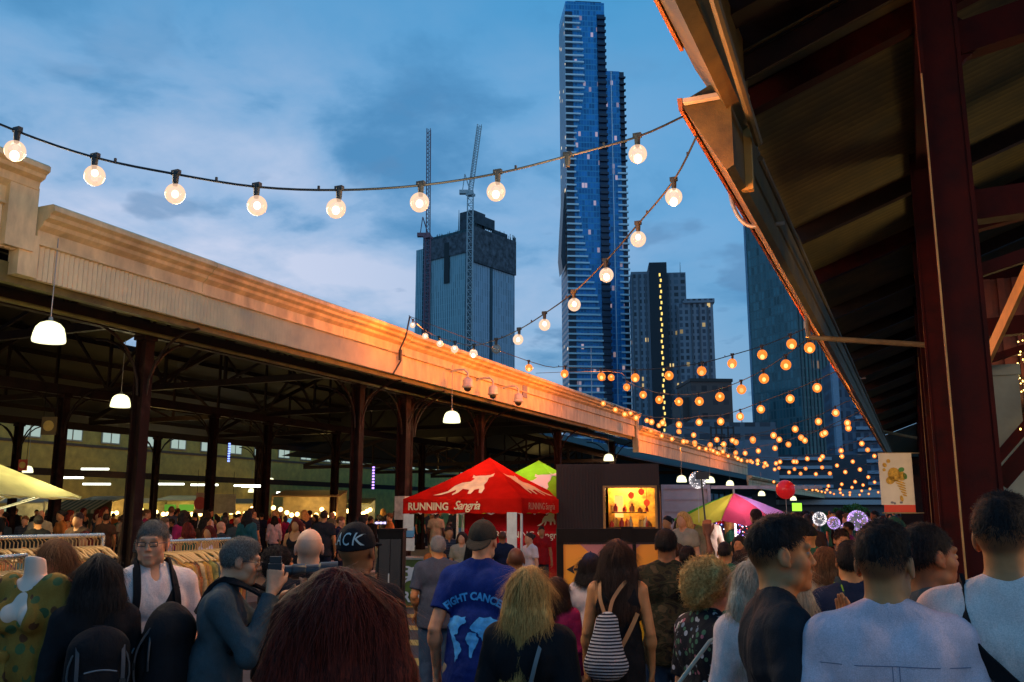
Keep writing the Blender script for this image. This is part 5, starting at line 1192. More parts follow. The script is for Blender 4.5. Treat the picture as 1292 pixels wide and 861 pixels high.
# ================================================================== PEOPLE: distance-field bodies turned into one mesh each
class SDF:
    def __init__(s, lo, hi, h):
        s.lo = np.array(lo, float); s.h = h; s.n = np.ceil((np.array(hi)-s.lo)/h).astype(int)+1
        s.ax = [s.lo[i]+h*np.arange(s.n[i]) for i in range(3)]; s.d = np.full(s.n, .3, np.float32)
    def reg(s, lo, hi):
        a = np.clip(np.floor((np.array(lo)-s.lo)/s.h).astype(int), 0, s.n); b = np.clip(np.ceil((np.array(hi)-s.lo)/s.h).astype(int)+1, 0, s.n)
        if np.any(b <= a): return None
        sl = tuple(slice(a[i], b[i]) for i in range(3))
        X, Y, Zz = np.meshgrid(s.ax[0][sl[0]], s.ax[1][sl[1]], s.ax[2][sl[2]], indexing='ij', sparse=True)
        return sl, X, Y, Zz
    def join(s, sl, dn, k, op='u'):
        o = s.d[sl]
        if op == 'u':
            q = np.maximum(k-np.abs(o-dn), 0)/max(k, 1e-6); s.d[sl] = np.minimum(o, dn)-q*q*k*.25
        elif op == 'd':
            dn = -dn; q = np.maximum(k-np.abs(o-dn), 0)/max(k, 1e-6); s.d[sl] = np.maximum(o, dn)+q*q*k*.25
    def ell(s, c, r, k=.02, op='u', M=None, infl=0):
        c = np.array(c, float); r = np.array(r, float)+infl; m = float(max(r))+k+3*s.h; g = s.reg(c-m, c+m)
        if g is None: return
        sl, X, Y, Zz = g; X = X-c[0]; Y = Y-c[1]; Zz = Zz-c[2]
        if M is not None:
            X, Y, Zz = (M[0][0]*X+M[1][0]*Y+M[2][0]*Zz, M[0][1]*X+M[1][1]*Y+M[2][1]*Zz, M[0][2]*X+M[1][2]*Y+M[2][2]*Zz)
        k0 = np.sqrt((X/r[0])**2+(Y/r[1])**2+(Zz/r[2])**2); k1 = np.sqrt((X/r[0]**2)**2+(Y/r[1]**2)**2+(Zz/r[2]**2)**2)+1e-6
        s.join(sl, (k0*(k0-1)/k1).astype(np.float32), k, op)
    def rc(s, a, b, ra, rb=None, k=.02, op='u', yr=1.0, cut=None, infl=0):
        """tapered capsule; yr squeezes it front to back; cut = (point, normal) keeps the side the normal points from"""
        rb = ra if rb is None else rb; ra += infl; rb += infl
        a = np.array(a, float); b = np.array(b, float); m = max(ra, rb)+k+3*s.h; g = s.reg(np.minimum(a, b)-m, np.maximum(a, b)+m)
        if g is None: return
        sl, X, Y, Zz = g; yc = (a[1]+b[1])/2; a2 = a.copy(); b2 = b.copy(); a2[1] = (a[1]-yc)/yr; b2[1] = (b[1]-yc)/yr
        X_, Y_, Z_ = X-a2[0], (Y-yc)/yr-a2[1], Zz-a2[2]; ba = b2-a2; L2 = float(ba@ba)+1e-9
        t = np.clip((X_*ba[0]+Y_*ba[1]+Z_*ba[2])/L2, 0, 1)
        d = np.sqrt((X_-ba[0]*t)**2+(Y_-ba[1]*t)**2+(Z_-ba[2]*t)**2)-(ra+(rb-ra)*t)
        if yr != 1: d = d*(yr+(1-yr)*.5)
        if cut is not None:
            p, n = np.array(cut[0]), np.array(cut[1]); n = n/np.linalg.norm(n); d = np.maximum(d, (X-p[0])*n[0]+(Y-p[1])*n[1]+(Zz-p[2])*n[2])
        s.join(sl, d.astype(np.float32), k, op)
    def cut(s, p, n):
        p = np.array(p); n = np.array(n, float); n /= np.linalg.norm(n)
        X, Y, Zz = np.meshgrid(*s.ax, indexing='ij', sparse=True); s.d = np.maximum(s.d, ((X-p[0])*n[0]+(Y-p[1])*n[1]+(Zz-p[2])*n[2]).astype(np.float32))
    def mesh(s):
        d = s.d; d[0] = d[-1] = .1; d[:, 0] = d[:, -1] = .1; d[:, :, 0] = d[:, :, -1] = .1
        ins = d < 0; nx, ny, nz = s.n
        c = sum(ins[i:nx-1+i, j:ny-1+j, k:nz-1+k].astype(np.uint8) for i in (0, 1) for j in (0, 1) for k in (0, 1))
        act = np.argwhere((c > 0) & (c < 8)); idm = np.full((nx-1, ny-1, nz-1), -1, np.int32); idm[tuple(act.T)] = np.arange(len(act))
        acc = np.zeros((len(act), 3)); cnt = np.zeros(len(act)); co = [(i, j, k) for i in (0, 1) for j in (0, 1) for k in (0, 1)]
        val = {q: d[act[:, 0]+q[0], act[:, 1]+q[1], act[:, 2]+q[2]] for q in co}
        for q in co:
            for a in range(3):
                if q[a] == 0:
                    r_ = list(q); r_[a] = 1; r_ = tuple(r_); v0, v1 = val[q], val[r_]; m = (v0 < 0) != (v1 < 0); t = np.where(m, v0/(v0-v1+1e-12), 0)
                    p = np.array(q, float)[None, :].repeat(len(act), 0); p[:, a] += t; acc[m] += p[m]; cnt[m] += 1
        V_ = s.lo+s.h*(act+acc/cnt[:, None]); F = []
        for a in range(3):
            o = [1 if a == i else 0 for i in range(3)]; u, v = [i for i in range(3) if i != a]
            s0 = [slice(1, s.n[i]-1) for i in range(3)]; s0[a] = slice(0, s.n[a]-1); s1 = list(s0); s1[a] = slice(1, s.n[a])
            e0, e1 = ins[tuple(s0)], ins[tuple(s1)]; E = np.argwhere(e0 != e1)
            if not len(E): continue
            fl = e0[tuple(E.T)]; E = E+np.array([0 if i == a else 1 for i in range(3)])
            def cell(du, dv): q = E.copy(); q[:, u] += du; q[:, v] += dv; return idm[q[:, 0], q[:, 1], q[:, 2]]
            f = np.stack([cell(-1, -1), cell(0, -1), cell(0, 0), cell(-1, 0)], 1)
            if a == 1: fl = ~fl
            f[~fl] = f[~fl][:, ::-1]; F.append(f)
        return V_, np.concatenate(F) if F else np.zeros((0, 4), int)
def snoise(P_, f, seed, oct_=3):
    r_ = np.random.RandomState(seed); o = np.zeros(len(P_)); amp = 1.0
    for i in range(oct_):
        for j in range(3):
            k_ = r_.normal(size=3)*f; o += amp*np.sin(P_@k_+r_.rand()*6.28+1.3*np.sin(P_@(r_.normal(size=3)*f*.6)))
        f *= 2.0; amp *= .5
    return o/3
def npmesh(name, V_, F, mats, parent=None, mi=None, tint=None, disp=None):
    if disp is not None and len(F):
        # push along normals
        n = np.zeros_like(V_); fn = np.cross(V_[F[:, 2]]-V_[F[:, 0]], V_[F[:, 3]]-V_[F[:, 1]])
        for q in range(4): np.add.at(n, F[:, q], fn)
        n /= np.linalg.norm(n, axis=1)[:, None]+1e-9; V_ = V_+n*disp[:, None]
    me = bpy.data.meshes.new(name); me.vertices.add(len(V_)); me.vertices.foreach_set('co', V_.astype(np.float32).ravel())
    me.loops.add(len(F)*4); me.loops.foreach_set('vertex_index', F.astype(np.int32).ravel()); me.polygons.add(len(F))
    me.polygons.foreach_set('loop_start', np.arange(0, len(F)*4, 4, dtype=np.int32)); 
    me.update(calc_edges=True)
    me.polygons.foreach_set('use_smooth', [True]*len(F))
    for m in (mats if isinstance(mats, (list, tuple)) else [mats]): me.materials.append(m)
    if mi is not None: me.polygons.foreach_set('material_index', mi.astype(np.int32))
    if tint is not None:
        at_ = me.attributes.new('tint', 'FLOAT_COLOR', 'POINT'); at_.data.foreach_set('color', np.concatenate([tint, np.ones((len(tint), 1))], 1).astype(np.float32).ravel())
    me.update(); o = bpy.data.objects.new(name, me); COL.objects.link(o)
    if parent is not None: o.parent = parent
    return o
def skin(name, col):
    nm = 'skin_'+name
    if nm in MATS: return MATS[nm]
    m = bpy.data.materials.new(nm); m.use_nodes = True; N = NT(m.node_tree); p = N.n['Principled BSDF']; t = N.new('ShaderNodeTexCoord')
    f = N.noise(t.outputs['Object'], 14, 4, .6); c = N.ramp(f, [(.3, (col[0]*.85, col[1]*.78, col[2]*.75)), (.7, (col[0]*1.1, col[1]*1.08, col[2]*1.08))])
    a = N.new('ShaderNodeAttribute', attribute_name='tint'); N.put(p.inputs['Base Color'], N.mix(1.0, c, a.outputs['Color'], 'MULTIPLY'))
    p.inputs['Roughness'].default_value = .52; p.inputs['Specular IOR Level'].default_value = .35
    b_ = N.new('ShaderNodeBump'); N.put(b_.inputs['Height'], N.noise(t.outputs['Object'], 160, 3)); b_.inputs['Strength'].default_value = .15; b_.inputs['Distance'].default_value = .002; N.l.new(b_.outputs[0], p.inputs['Normal'])
    MATS[nm] = m; return m
SK = {'fair': skin('fair', (.64, .29, .15)), 'pale': skin('pale', (.70, .39, .25)), 'tan': skin('tan', (.50, .21, .075)), 'brown': skin('brown', (.25, .088, .030)), 'dark': skin('dark', (.06, .028, .018))}
def hairm(name, col, col2=None, sc_=(160, 160, 14)):
    nm = 'hair_'+name
    if nm in MATS: return MATS[nm]
    m = bpy.data.materials.new(nm); m.use_nodes = True; N = NT(m.node_tree); p = N.n['Principled BSDF']; t = N.new('ShaderNodeTexCoord')
    v = N.vmul(t.outputs['Object'], sc_); f = N.noise(v, 1.0, 3, .6, .6); col2 = col2 or tuple(q*1.9 for q in col)
    N.put(p.inputs['Base Color'], N.ramp(f, [(.35, col), (.68, col2)])); p.inputs['Roughness'].default_value = .65; p.inputs['Specular IOR Level'].default_value = .12
    b_ = N.new('ShaderNodeBump'); N.put(b_.inputs['Height'], f); b_.inputs['Strength'].default_value = .6; b_.inputs['Distance'].default_value = .0025; N.l.new(b_.outputs[0], p.inputs['Normal'])
    MATS[nm] = m; return m
HB = hairm('black', (.008, .006, .006), (.03, .022, .02)); HK = hairm('dark_brown', (.02, .010, .007), (.06, .03, .02)); HR = hairm('dark_red', (.035, .005, .003), (.20, .022, .010))
HG = hairm('grey', (.12, .11, .10), (.38, .36, .34), (220, 220, 120)); HBL = hairm('blond', (.32, .14, .035), (.80, .43, .13)); HCB = hairm('curly_blond', (.30, .14, .035), (.78, .46, .15), (90, 90, 90)); HBR = hairm('brown', (.07, .03, .015), (.22, .10, .04)); HPB = hairm('pale_blond', (.30, .22, .14), (.60, .46, .33))
HDG = hairm('iron_grey', (.05, .045, .04), (.20, .18, .16), (200, 200, 100))
HLG = hairm('light_grey', (.25, .22, .19), (.5, .46, .42), (220, 220, 120))
def fabric(name, col, rough=.85, weave=260, pat=None, var=.08):
    nm = 'fabric_'+name
    if nm in MATS: return MATS[nm]
    m = bpy.data.materials.new(nm); m.use_nodes = True; N = NT(m.node_tree); p = N.n['Principled BSDF']; t = N.new('ShaderNodeTexCoord'); v = t.outputs['Object']
    f = N.noise(v, 9, 4, .6); c = N.ramp(f, [(.3, tuple(q*(1-var*2) for q in col)), (.7, tuple(min(1, q*(1+var*2)) for q in col))])
    if pat: c = pat(N, v, c)
    fine = N.noise(v, weave, 2, .7); c = N.mix(.5, c, N.ramp(fine, [(.32, (.42, .42, .42)), (.68, (1.0, 1.0, 1.0))]), 'MULTIPLY')
    N.put(p.inputs['Base Color'], c); p.inputs['Roughness'].default_value = rough; p.inputs['Specular IOR Level'].default_value = .15
    b_ = N.new('ShaderNodeBump'); N.put(b_.inputs['Height'], N.m('ADD', N.m('MULTIPLY', N.noise(N.vmul(v, (1.5, 1.5, .8)), 7, 3, .5, .25), 1.3), N.m('MULTIPLY', fine, .10))); b_.inputs['Strength'].default_value = .6; b_.inputs['Distance'].default_value = .03; N.l.new(b_.outputs[0], p.inputs['Normal'])
    MATS[nm] = m; return m
def pat_floral(cols, sc_=22, th=.52):
    def f(N, v, c):
        n_ = N.new('ShaderNodeTexVoronoi'); N.put(n_.inputs['Vector'], v); n_.inputs['Scale'].default_value = sc_; n_.inputs['Randomness'].default_value = 1
        r_ = N.sep(n_.outputs['Color'])[0]; cc = N.ramp(r_, [(i/len(cols), q) for i, q in enumerate(cols)], 'CONSTANT')
        msk = N.m('MULTIPLY', N.m('LESS_THAN', n_.outputs['Distance'], .38), N.m('GREATER_THAN', N.noise(v, sc_*.5, 2), th-.1)); return N.mix(msk, c, cc)
    return f
def pat_camo(cols):
    def f(N, v, c):
        n_ = N.noise(N.vmul(v, (1, 1, 2.2)), 9, 2, .5, .8); return N.ramp(n_, [(p_, q) for p_, q in zip((0, .42, .5, .57), cols)], 'CONSTANT')
    return f
def pat_stripe(a, col2, fr, axis=2):
    def f(N, v, c):
        z = N.sep(v)[axis]; w = N.m('SINE', N.m('ADD', N.m('MULTIPLY', z, fr), N.m('MULTIPLY', N.noise(v, 6, 2), 3.0))); return N.mix(N.m('GREATER_THAN', w, a), c, c4(col2))
    return f
FB_ = {'black': fabric('black', (.012, .011, .013)), 'charcoal': fabric('charcoal', (.022, .023, .028)), 'white': fabric('white', (.95, .69, .62)), 'white2': fabric('soft_white', (.88, .64, .58)), 'blue': fabric('royal_blue', (.006, .025, .17)),
       'slate': fabric('slate', (.055, .075, .085)), 'bluegrey': fabric('blue_grey', (.06, .07, .10)), 'light': fabric('pale_blue_oxford', (.76, .57, .62), weave=300), 'jeans': fabric('denim', (.04, .075, .13)), 'djeans': fabric('dark_denim', (.015, .02, .04)),
       'camo': fabric('camouflage', (.03, .03, .02), pat=pat_camo([(.012, .010, .008), (.035, .028, .014), (.02, .022, .012), (.06, .045, .025)])),
       'floral': fabric('black_floral', (.015, .014, .018), pat=pat_floral([(.5, .45, .45), (.35, .12, .16), (.08, .18, .10), (.55, .5, .5), (.2, .25, .3)], 34)),
       'kimono': fabric('yellow_print', (.34, .17, .03), pat=pat_floral([(.06, .10, .04), (.14, .05, .02), (.10, .14, .05), (.5, .38, .16)], 15, .5)),
       'red': fabric('red', (.45, .012, .012)), 'pink': fabric('magenta', (.35, .02, .10)), 'green': fabric('deep_green', (.02, .12, .07)), 'navy': fabric('navy', (.012, .018, .045)), 'beige': fabric('beige', (.38, .30, .20)), 'teal': fabric('teal', (.02, .10, .12)),
       'check': fabric('dark_check', (.035, .035, .045), pat=pat_stripe(.75, (.10, .09, .09), 160)), 'orange': fabric('orange', (.55, .15, .03)), 'brownc': fabric('brown', (.08, .04, .025))}
def rotz(a): c, s = math.cos(a), math.sin(a); return np.array([[c, -s, 0], [s, c, 0], [0, 0, 1]])
def rotx(a): c, s = math.cos(a), math.sin(a); return np.array([[1, 0, 0], [0, c, -s], [0, s, c]])
def roty(a): c, s = math.cos(a), math.sin(a); return np.array([[c, 0, s], [0, 1, 0], [-s, 0, c]])
def hand(S_, w, d, n, side, curl=.5, k=.006, sp=0.0):
    """five separate fingers; d along the hand, n the palm's normal, side = +1 when the thumb lies towards d x n"""
    w = np.array(w, float); d = np.array(d, float); d /= np.linalg.norm(d); n = np.array(n, float); n -= d*(n@d); n /= np.linalg.norm(n); s_ = np.cross(d, n)*side
    for i, (off, L_) in enumerate(((.030, .072), (.010, .082), (-.010, .076), (-.029, .060))):
        b0 = w+d*.085+s_*off; S_.rc(w+s_*off*.55, b0, .016, .0125, .012)
        p = b0; a = curl*.5+sp*0; dd = d*math.cos(a)+n*math.sin(a)+s_*off*2*(1-min(1, curl))
        for L2, r0, r1 in ((.45, .0105, .0095), (.32, .0095, .0085), (.23, .0085, .007)):
            dd = dd/np.linalg.norm(dd); q = p+dd*L_*L2; S_.rc(p, q, r0, r1, k if L2 < .4 else .008); p = q; a += curl*.8; dd = d*math.cos(a)+n*math.sin(a)
    t0 = w+d*.02+s_*.024; t1 = t0+d*.035+s_*.026+n*.012; t2 = t1+d*.034+s_*.006+n*.010*(1+curl); S_.rc(t0, t1, .016, .012, .014); S_.rc(t1, t2, .011, .008, .006)
def strands(ho, V_, F, hm, hk, s, seed, hp_, Rm, piv, Hc, pc):
    r_ = np.random.RandomState(seed+3); lng = hk in ('long', 'wavy', 'pony', 'veil'); N_ = {'curly': 6500}.get(hk, 8000 if lng else 5200)
    a, b_, c, d_ = (V_[F[:, i]] for i in range(4)); nr = np.cross(c-a, d_-b_); ar = np.linalg.norm(nr, axis=1); nr /= ar[:, None]+1e-12
    idx = r_.choice(len(F), N_, p=ar/ar.sum()); u = r_.rand(N_, 1); v = r_.rand(N_, 1); p = (a[idx]*(1-u)+b_[idx]*u)*(1-v)+(d_[idx]*(1-u)+c[idx]*u)*v; n = nr[idx]
    lp = (p/s-piv)@Rm+piv-Hc; ln = n@Rm
    keep = ~((lp[:, 1] > .06) & (lp[:, 2] < -.02))
    if pc: e_ = lp[:, 2]-pc[-1][0]*lp[:, 1]-pc[-1][1]; keep &= ~((e_ < .004) & (ln[:, 2] < -.3))
    p, n, lp = p[keep], n[keep], lp[keep]; N_ = len(p)
    if lng: g_ = np.array([0, 0, -1.0])[None]+r_.normal(size=(N_, 3))*.06; L_ = r_.uniform(.06, .15, (N_, 1))
    elif hk == 'curly': g_ = r_.normal(size=(N_, 3)); L_ = r_.uniform(.02, .035, (N_, 1))
    else:
        w = lp-np.array([.01, -.055, .115]); w = (w@Rm.T); g_ = w/np.linalg.norm(w, axis=1)[:, None]+r_.normal(size=(N_, 3))*.28; L_ = r_.uniform(.014, .030, (N_, 1))
    g_ = g_-n*np.sum(g_*n, 1)[:, None]; g_ /= np.linalg.norm(g_, axis=1)[:, None]+1e-9
    lift = r_.uniform(.0, 1.0, (N_, 1))**3
    k1, k2 = (.05, .12) if lng else ((.5, .9) if hk == 'curly' else (.30, .42))
    wd = (.0009 if not lng else .0008)*s; sdv = np.cross(g_, n)
    p0 = p-n*.003; p1 = p+g_*L_*.5*s+n*L_*k1*(.3+lift)*s; p2 = p+g_*L_*s+n*L_*k2*lift*s+sdv*r_.normal(size=(N_, 1))*L_*.12
    vs = np.stack([p0-sdv*wd, p0+sdv*wd, p1+sdv*wd*.8, p1-sdv*wd*.8, p2+sdv*wd*.25, p2-sdv*wd*.25], 1).reshape(-1, 3); o = np.arange(N_)[:, None]*6
    Fq = np.concatenate([o+np.array([[0, 1, 2, 3]]), o+np.array([[3, 2, 4, 5]])]); npmesh('loose_strands', vs, Fq, hm, ho)
def person(px, py, D, face, label, sk='fair', h=.009, hair=('short', HB), top=('tee', FB_['black']), bottom=FB_['djeans'], arms=None, hy=0, hp=0, hr=0, wid=1.0, lean=0, body=1.0, name='person', group=None, cat='person',
           pos=None, H=None, bust=0, curlh=.5, tuck=False, tintf=None, face_detail=True, shoes=True, spread=.0, glasses=None, skirt=False, sitz=None, neckline=0.0, belly=0):
    P_ = at(px, py, D) if pos is None else pos; H = H or P_.z; s = H/1.737
    T_ = lambda p: np.array(p, float)*s
    arms = arms or {}
    lo, hi = [-.52*s*wid, -.42*s, -.01], [.52*s*wid, .45*s, 1.80*s]
    for side in ('l', 'r'):
        if side in arms:
            for q in arms[side][:2]: 
                for i in range(3): lo[i] = min(lo[i], q[i]*s-.16); hi[i] = max(hi[i], q[i]*s+.20)
    S_ = SDF(lo, hi, h); C_ = SDF(lo, hi, h)  # skin and upper garment
    sh_w = .158*wid
    ly = lambda z: lean*max(0, z-.95)  # forward lean
    Hc = np.array([0, .014+ly(1.66), 1.620]); Rm = rotz(hy)@rotx(hp)@roty(hr)
    piv = np.array([0, -.005+ly(1.5), 1.50])
    def hp_(p): return (piv+Rm@(np.array(p, float)+Hc-piv))*s
    def hell(c, r, k=.015, op='u', G=None, infl=0): (G or S_).ell(hp_(c), np.array(r)*s, k*s, op, M=Rm, infl=infl*s)
    def hrc(a, b, ra, rb=None, k=.01, op='u', G=None): (G or S_).rc(hp_(a), hp_(b), ra*s, (rb or ra)*s, k*s, op)
    # head
    hell((0, -.014, .024), (.074, .094, .091)); hell((0, .026, -.042), (.057, .064, .078), .025)
    hell((0, .068, -.098), (.024, .022, .018), .02)
    for q in (-1, 1):
        hell((q*.036, .052, -.028), (.027, .026, .028), .02); hell((q*.046, .02, -.075), (.018, .03, .022), .02)
    hrc((0, -.03, -.05), (0, -.018, -.12), .047, .046, .02)
    if face_detail:
        hrc((-.032, .080, .024), (.032, .080, .024), .013, k=.016)
        for q in (-1, 1): hell((q*.031, .098, .003), (.017, .014, .010), .010, 'd')
        hrc((0, .084, .012), (0, .103, -.028), .0075, .0105, .012)
        for q in (-1, 1): hell((q*.0105, .095, -.032), (.008, .010, .007), .006); hell((q*.0068, .103, -.039), (.004, .004, .004), .003, 'd')
        hell((0, .084, -.062), (.026, .012, .007), .008); hell((0, .082, -.075), (.022, .012, .008), .008); hell((0, .098, -.0685), (.022, .008, .0022), .003, 'd')
        for q in (-1, 1): hell((q*.031, .080, -.002), (.014, .012, .009), .006)
    for q in (-1, 1):
        hell((q*.078, -.008, -.004), (.009, .021, .032), .006); hell((q*.089, -.003, .002), (.007, .010, .017), .004, 'd'); hell((q*.076, .004, -.03), (.007, .009, .010), .006)
    # neck, trapezius, trunk
    nk = .049*(.9+.1*body); zs = 1.415
    S_.rc(T_((0, -.012+ly(1.42), 1.42)), T_((0, -.004+ly(1.55), 1.545)), nk*s*1.06, nk*s, .03*s)
    for G, inf in ((S_, 0), (C_, .012*s)):
        kk = .035*s
        G.rc(T_((-sh_w, -.012+ly(zs), zs-.01)), T_((sh_w, -.012+ly(zs), zs-.01)), .050*s, .050*s, kk, infl=inf)
        for q in (-1, 1): G.rc(T_((q*.035, -.02+ly(1.46), 1.476)), T_((q*(sh_w-.01), -.015+ly(zs), zs+.004)), .042*s, .044*s, kk, infl=inf)
        G.rc(T_((0, 0+ly(1.32), 1.315)), T_((0, .0+ly(1.12), 1.12)), .155*wid*s*body, .135*wid*s*body, kk, yr=.66, infl=inf)
        G.rc(T_((0, .005+belly*.02+ly(1.1), 1.10)), T_((0, 0, .95)), .132*wid*s*body, .150*wid*s*body, kk, yr=.72+belly*.1, infl=inf)
        for q in (-1, 1):
            G.ell(T_((q*.075*wid, .055+ly(1.3), 1.30)), T_((.075, .055+bust*.03, .075)), kk, infl=inf); G.ell(T_((q*.085*wid, -.065+ly(1.33), 1.34)), T_((.075, .045, .10)), kk, infl=inf)
        G.ell(T_((0, -.01, .90)), T_((.158*wid*body, .115, .10)), kk, infl=inf*.8)
        if belly: G.ell(T_((0, .06+ly(1.08), 1.08)), T_((.13*wid, .05+.05*belly, .13)), .05*s, infl=inf)
    if top and not tuck: # hem hangs free
        C_.rc(T_((0, ly(1.1), 1.10)), T_((0, 0, .84)), .150*wid*s*body, .172*wid*s*body, .02*s, yr=.80, infl=.018*s)
    # arms
    kind, tm = top if top else ('none', None)
    for side, q in (('l', -1), ('r', 1)):
        sh = np.array([q*(sh_w+.017), -.012+ly(1.40), 1.40]); spec = arms.get(side, ((q*(.225*wid+.01), -.03, 1.12), (q*(.235*wid+.01), .06, .885), (-q, 0, 0)))
        el, wr = np.array(spec[0], float), np.array(spec[1], float); pn = np.array(spec[2], float); cu = spec[3] if len(spec) > 3 else curlh; hd = np.array(spec[4], float) if len(spec) > 4 else wr-el
        ts = body**.5
        S_.rc(sh*s, el*s, .048*s*ts, .038*s*ts, .03*s); S_.rc(el*s, wr*s, .038*s*ts, .026*s*ts, .003*s); S_.ell((el+(wr-el)*.25)*s, T_((.041*ts, .041*ts, .045)), .03*s)
        H0 = len(''); hand(S_, wr*s, hd, pn, -q, cu)
        if kind in ('tee', 'polo', 'long', 'jacket', 'shirt', 'loose'):
            f = {'tee': .62, 'polo': .66, 'loose': .75}.get(kind, 1.0); e1 = sh+(el-sh)*f; dr = (el-sh)/np.linalg.norm(el-sh)
            if f < 1: C_.rc(sh*s, (sh+(el-sh)*(f+.2))*s, .052*s*ts, .050*s*ts, .035*s, cut=(e1*s, dr), infl=.014*s)
            else:
                C_.rc(sh*s, el*s, .052*s*ts, .043*s*ts, .035*s, infl=.012*s); ce = .93 if kind != 'shirt' else .9; e2 = el+(wr-el)*ce; C_.rc(el*s, wr*s, .043*s*ts, .032*s*ts, .02*s, cut=(e2*s, wr-el), infl=.010*s)
    # neck hole
    nc = T_((0, .012+ly(1.46), 1.50+.01))
    if kind in ('tee', 'long', 'loose'):
        C_.rc(T_((0, -.012+ly(1.42), 1.43)), T_((0, -.008+ly(1.48), 1.470)), .064*s, .060*s, .02*s)
        C_.rc(T_((0, -.006+ly(1.48), 1.48)), T_((0, .01+ly(1.55), 1.62)), (.053+neckline)*s, .075*s, .004, 'd'); C_.ell(T_((0, .075+ly(1.4), 1.475-neckline*.5)), T_((.052+neckline, .06, .045+neckline)), .006, 'd')
    if kind == 'tank':
        C_.ell(T_((0, .08, 1.44)), T_((.10, .12, .12)), .01, 'd'); C_.ell(T_((0, -.10, 1.46)), T_((.11, .12, .14)), .01, 'd')
        for q in (-1, 1): C_.ell(T_((q*(sh_w+.035), -.01, 1.40)), T_((.075, .12, .12)), .01, 'd')
    if kind == 'bare': C_.cut(T_((0, 0, 1.27)), (0, 0, 1))
    if kind in ('polo', 'shirt', 'jacket'):
        C_.rc(T_((0, -.010+ly(1.46), 1.44)), T_((0, -.002+ly(1.5), 1.500)), .068*s, .062*s, .008*s); C_.cut(T_((0, 0, 1.525+.0)), (0, .45, 1)) if False else None
        C_.rc(T_((0, -.004+ly(1.5), 1.49)), T_((0, .008+ly(1.6), 1.66)), .0545*s, .070*s, .002, 'd'); C_.ell(T_((0, .085+ly(1.46), 1.485)), T_((.030, .05, .06)), .004, 'd')
    hem = .80 if not tuck else .97
    if kind == 'dress': hem = 0
    C_.cut(T_((0, 0, hem if kind != 'bare' else .0)), (0, 0, -1))
    # legs
    B_ = SDF([-.30*s*wid-spread, -.26*s, -.01], [.30*s*wid+spread, .34*s, 1.08*s], h); kn = .49
    for q in (-1, 1):
        hp0 = T_((q*.088*wid, 0, .90)); k0 = T_((q*(.098+spread*.5)*wid, .015+.03*q*(spread > 0), kn)); a0_ = T_((q*(.10+spread)*wid, -.025, .085))
        S_.rc(hp0, k0, .082*s*body, .055*s*body, .03*s); S_.rc(k0, a0_, .052*s*body, .034*s*body, .004*s); S_.ell((k0*.7+a0_*.3)+T_((0, -.02, 0)), T_((.040, .038, .10)), .02*s)
        S_.rc(a0_+T_((0, .0, -.03)), a0_+T_((q*.02, .14, -.05)), .034*s, .026*s, .02*s)
        B_.rc(hp0, k0, .088*s*body, .068*s*body, .03*s, infl=.012*s); B_.rc(k0, a0_+T_((0, 0, .02)), .064*s*body, .052*s*body, .004*s, infl=.010*s, cut=(a0_, (0, 0, -1)))
    B_.rc(T_((0, 0, 1.02)), T_((0, -.01, .90)), .140*wid*s*body, .150*wid*s*body, .03*s, yr=.76, infl=.008*s); B_.cut(T_((0, 0, 1.03)), (0, 0, 1))
    # build skin
    V_, F = S_.mesh(); loc = (V_/s-piv)@Rm+piv-Hc  # head space
    tint = np.ones((len(V_), 3)); hd_ = V_[:, 2] > 1.45*s
    def g_(c, r): return np.exp(-np.sum(((loc-np.array(c))/np.array(r))**2, 1))
    if face_detail:
        lips = g_((0, .095, -.068), (.020, .02, .009)); tint *= 1-lips[:, None]*np.array([.12, .45, .38]); br = sum(g_((q*.033, .095, .026), (.017, .03, .0045)) for q in (-1, 1)); 
        if not (hair and hair[0] == 'hatonly'): tint *= 1-.6*br[:, None]
        tint *= 1-.25*sum(g_((q*.031, .09, .004), (.016, .03, .010)) for q in (-1, 1))[:, None]
        tint *= 1-(g_((0, .115, -.03), (.016, .02, .014))+sum(g_((q*.045, .08, -.03), (.02, .03, .018)) for q in (-1, 1))+.8*sum(g_((q*.082, -.008, -.0), (.02, .03, .035)) for q in (-1, 1)))[:, None]*np.array([0, .18, .14])
    hk = hair[0] if hair else None; opt0 = hair[2] if hair and len(hair) > 2 else {}
    if hk in ('fade', 'buzz', 'bald', 'crew', 'short'):
        m_ = 1/(1+np.exp(-((loc[:, 2]-.55*loc[:, 1])-({'short': -.012}.get(hk, .0) if hk != 'bald' else -.02))/.008)); m_ *= (loc[:, 1] < .075) ; m_ *= hd_
        amt = {'fade': .80, 'buzz': .75, 'bald': .22, 'crew': .7, 'short': opt0.get('base', .6)}[hk]
        ear = sum(g_((q*.082, -.006, -.002), (.012, .024, .034)) for q in (-1, 1)); m_ = m_*np.clip(1-1.6*ear, 0, 1)
        if hk == 'bald': m_ *= (loc[:, 2] < .06)
        tint *= 1-amt*m_[:, None]*np.array([.9, .95, 1.0])
    if tintf is not None: tint = tintf(loc, tint, g_)
    root = npmesh(name, V_, F, SK[sk], None, tint=tint, disp=snoise(V_, 40, 3, 2)*.0006)
    root.location = (P_.x, P_.y, 0); root.rotation_euler = (0, 0, face)
    tag(root, label, cat, group)
    sd = int(abs(px)*7+py) % 991
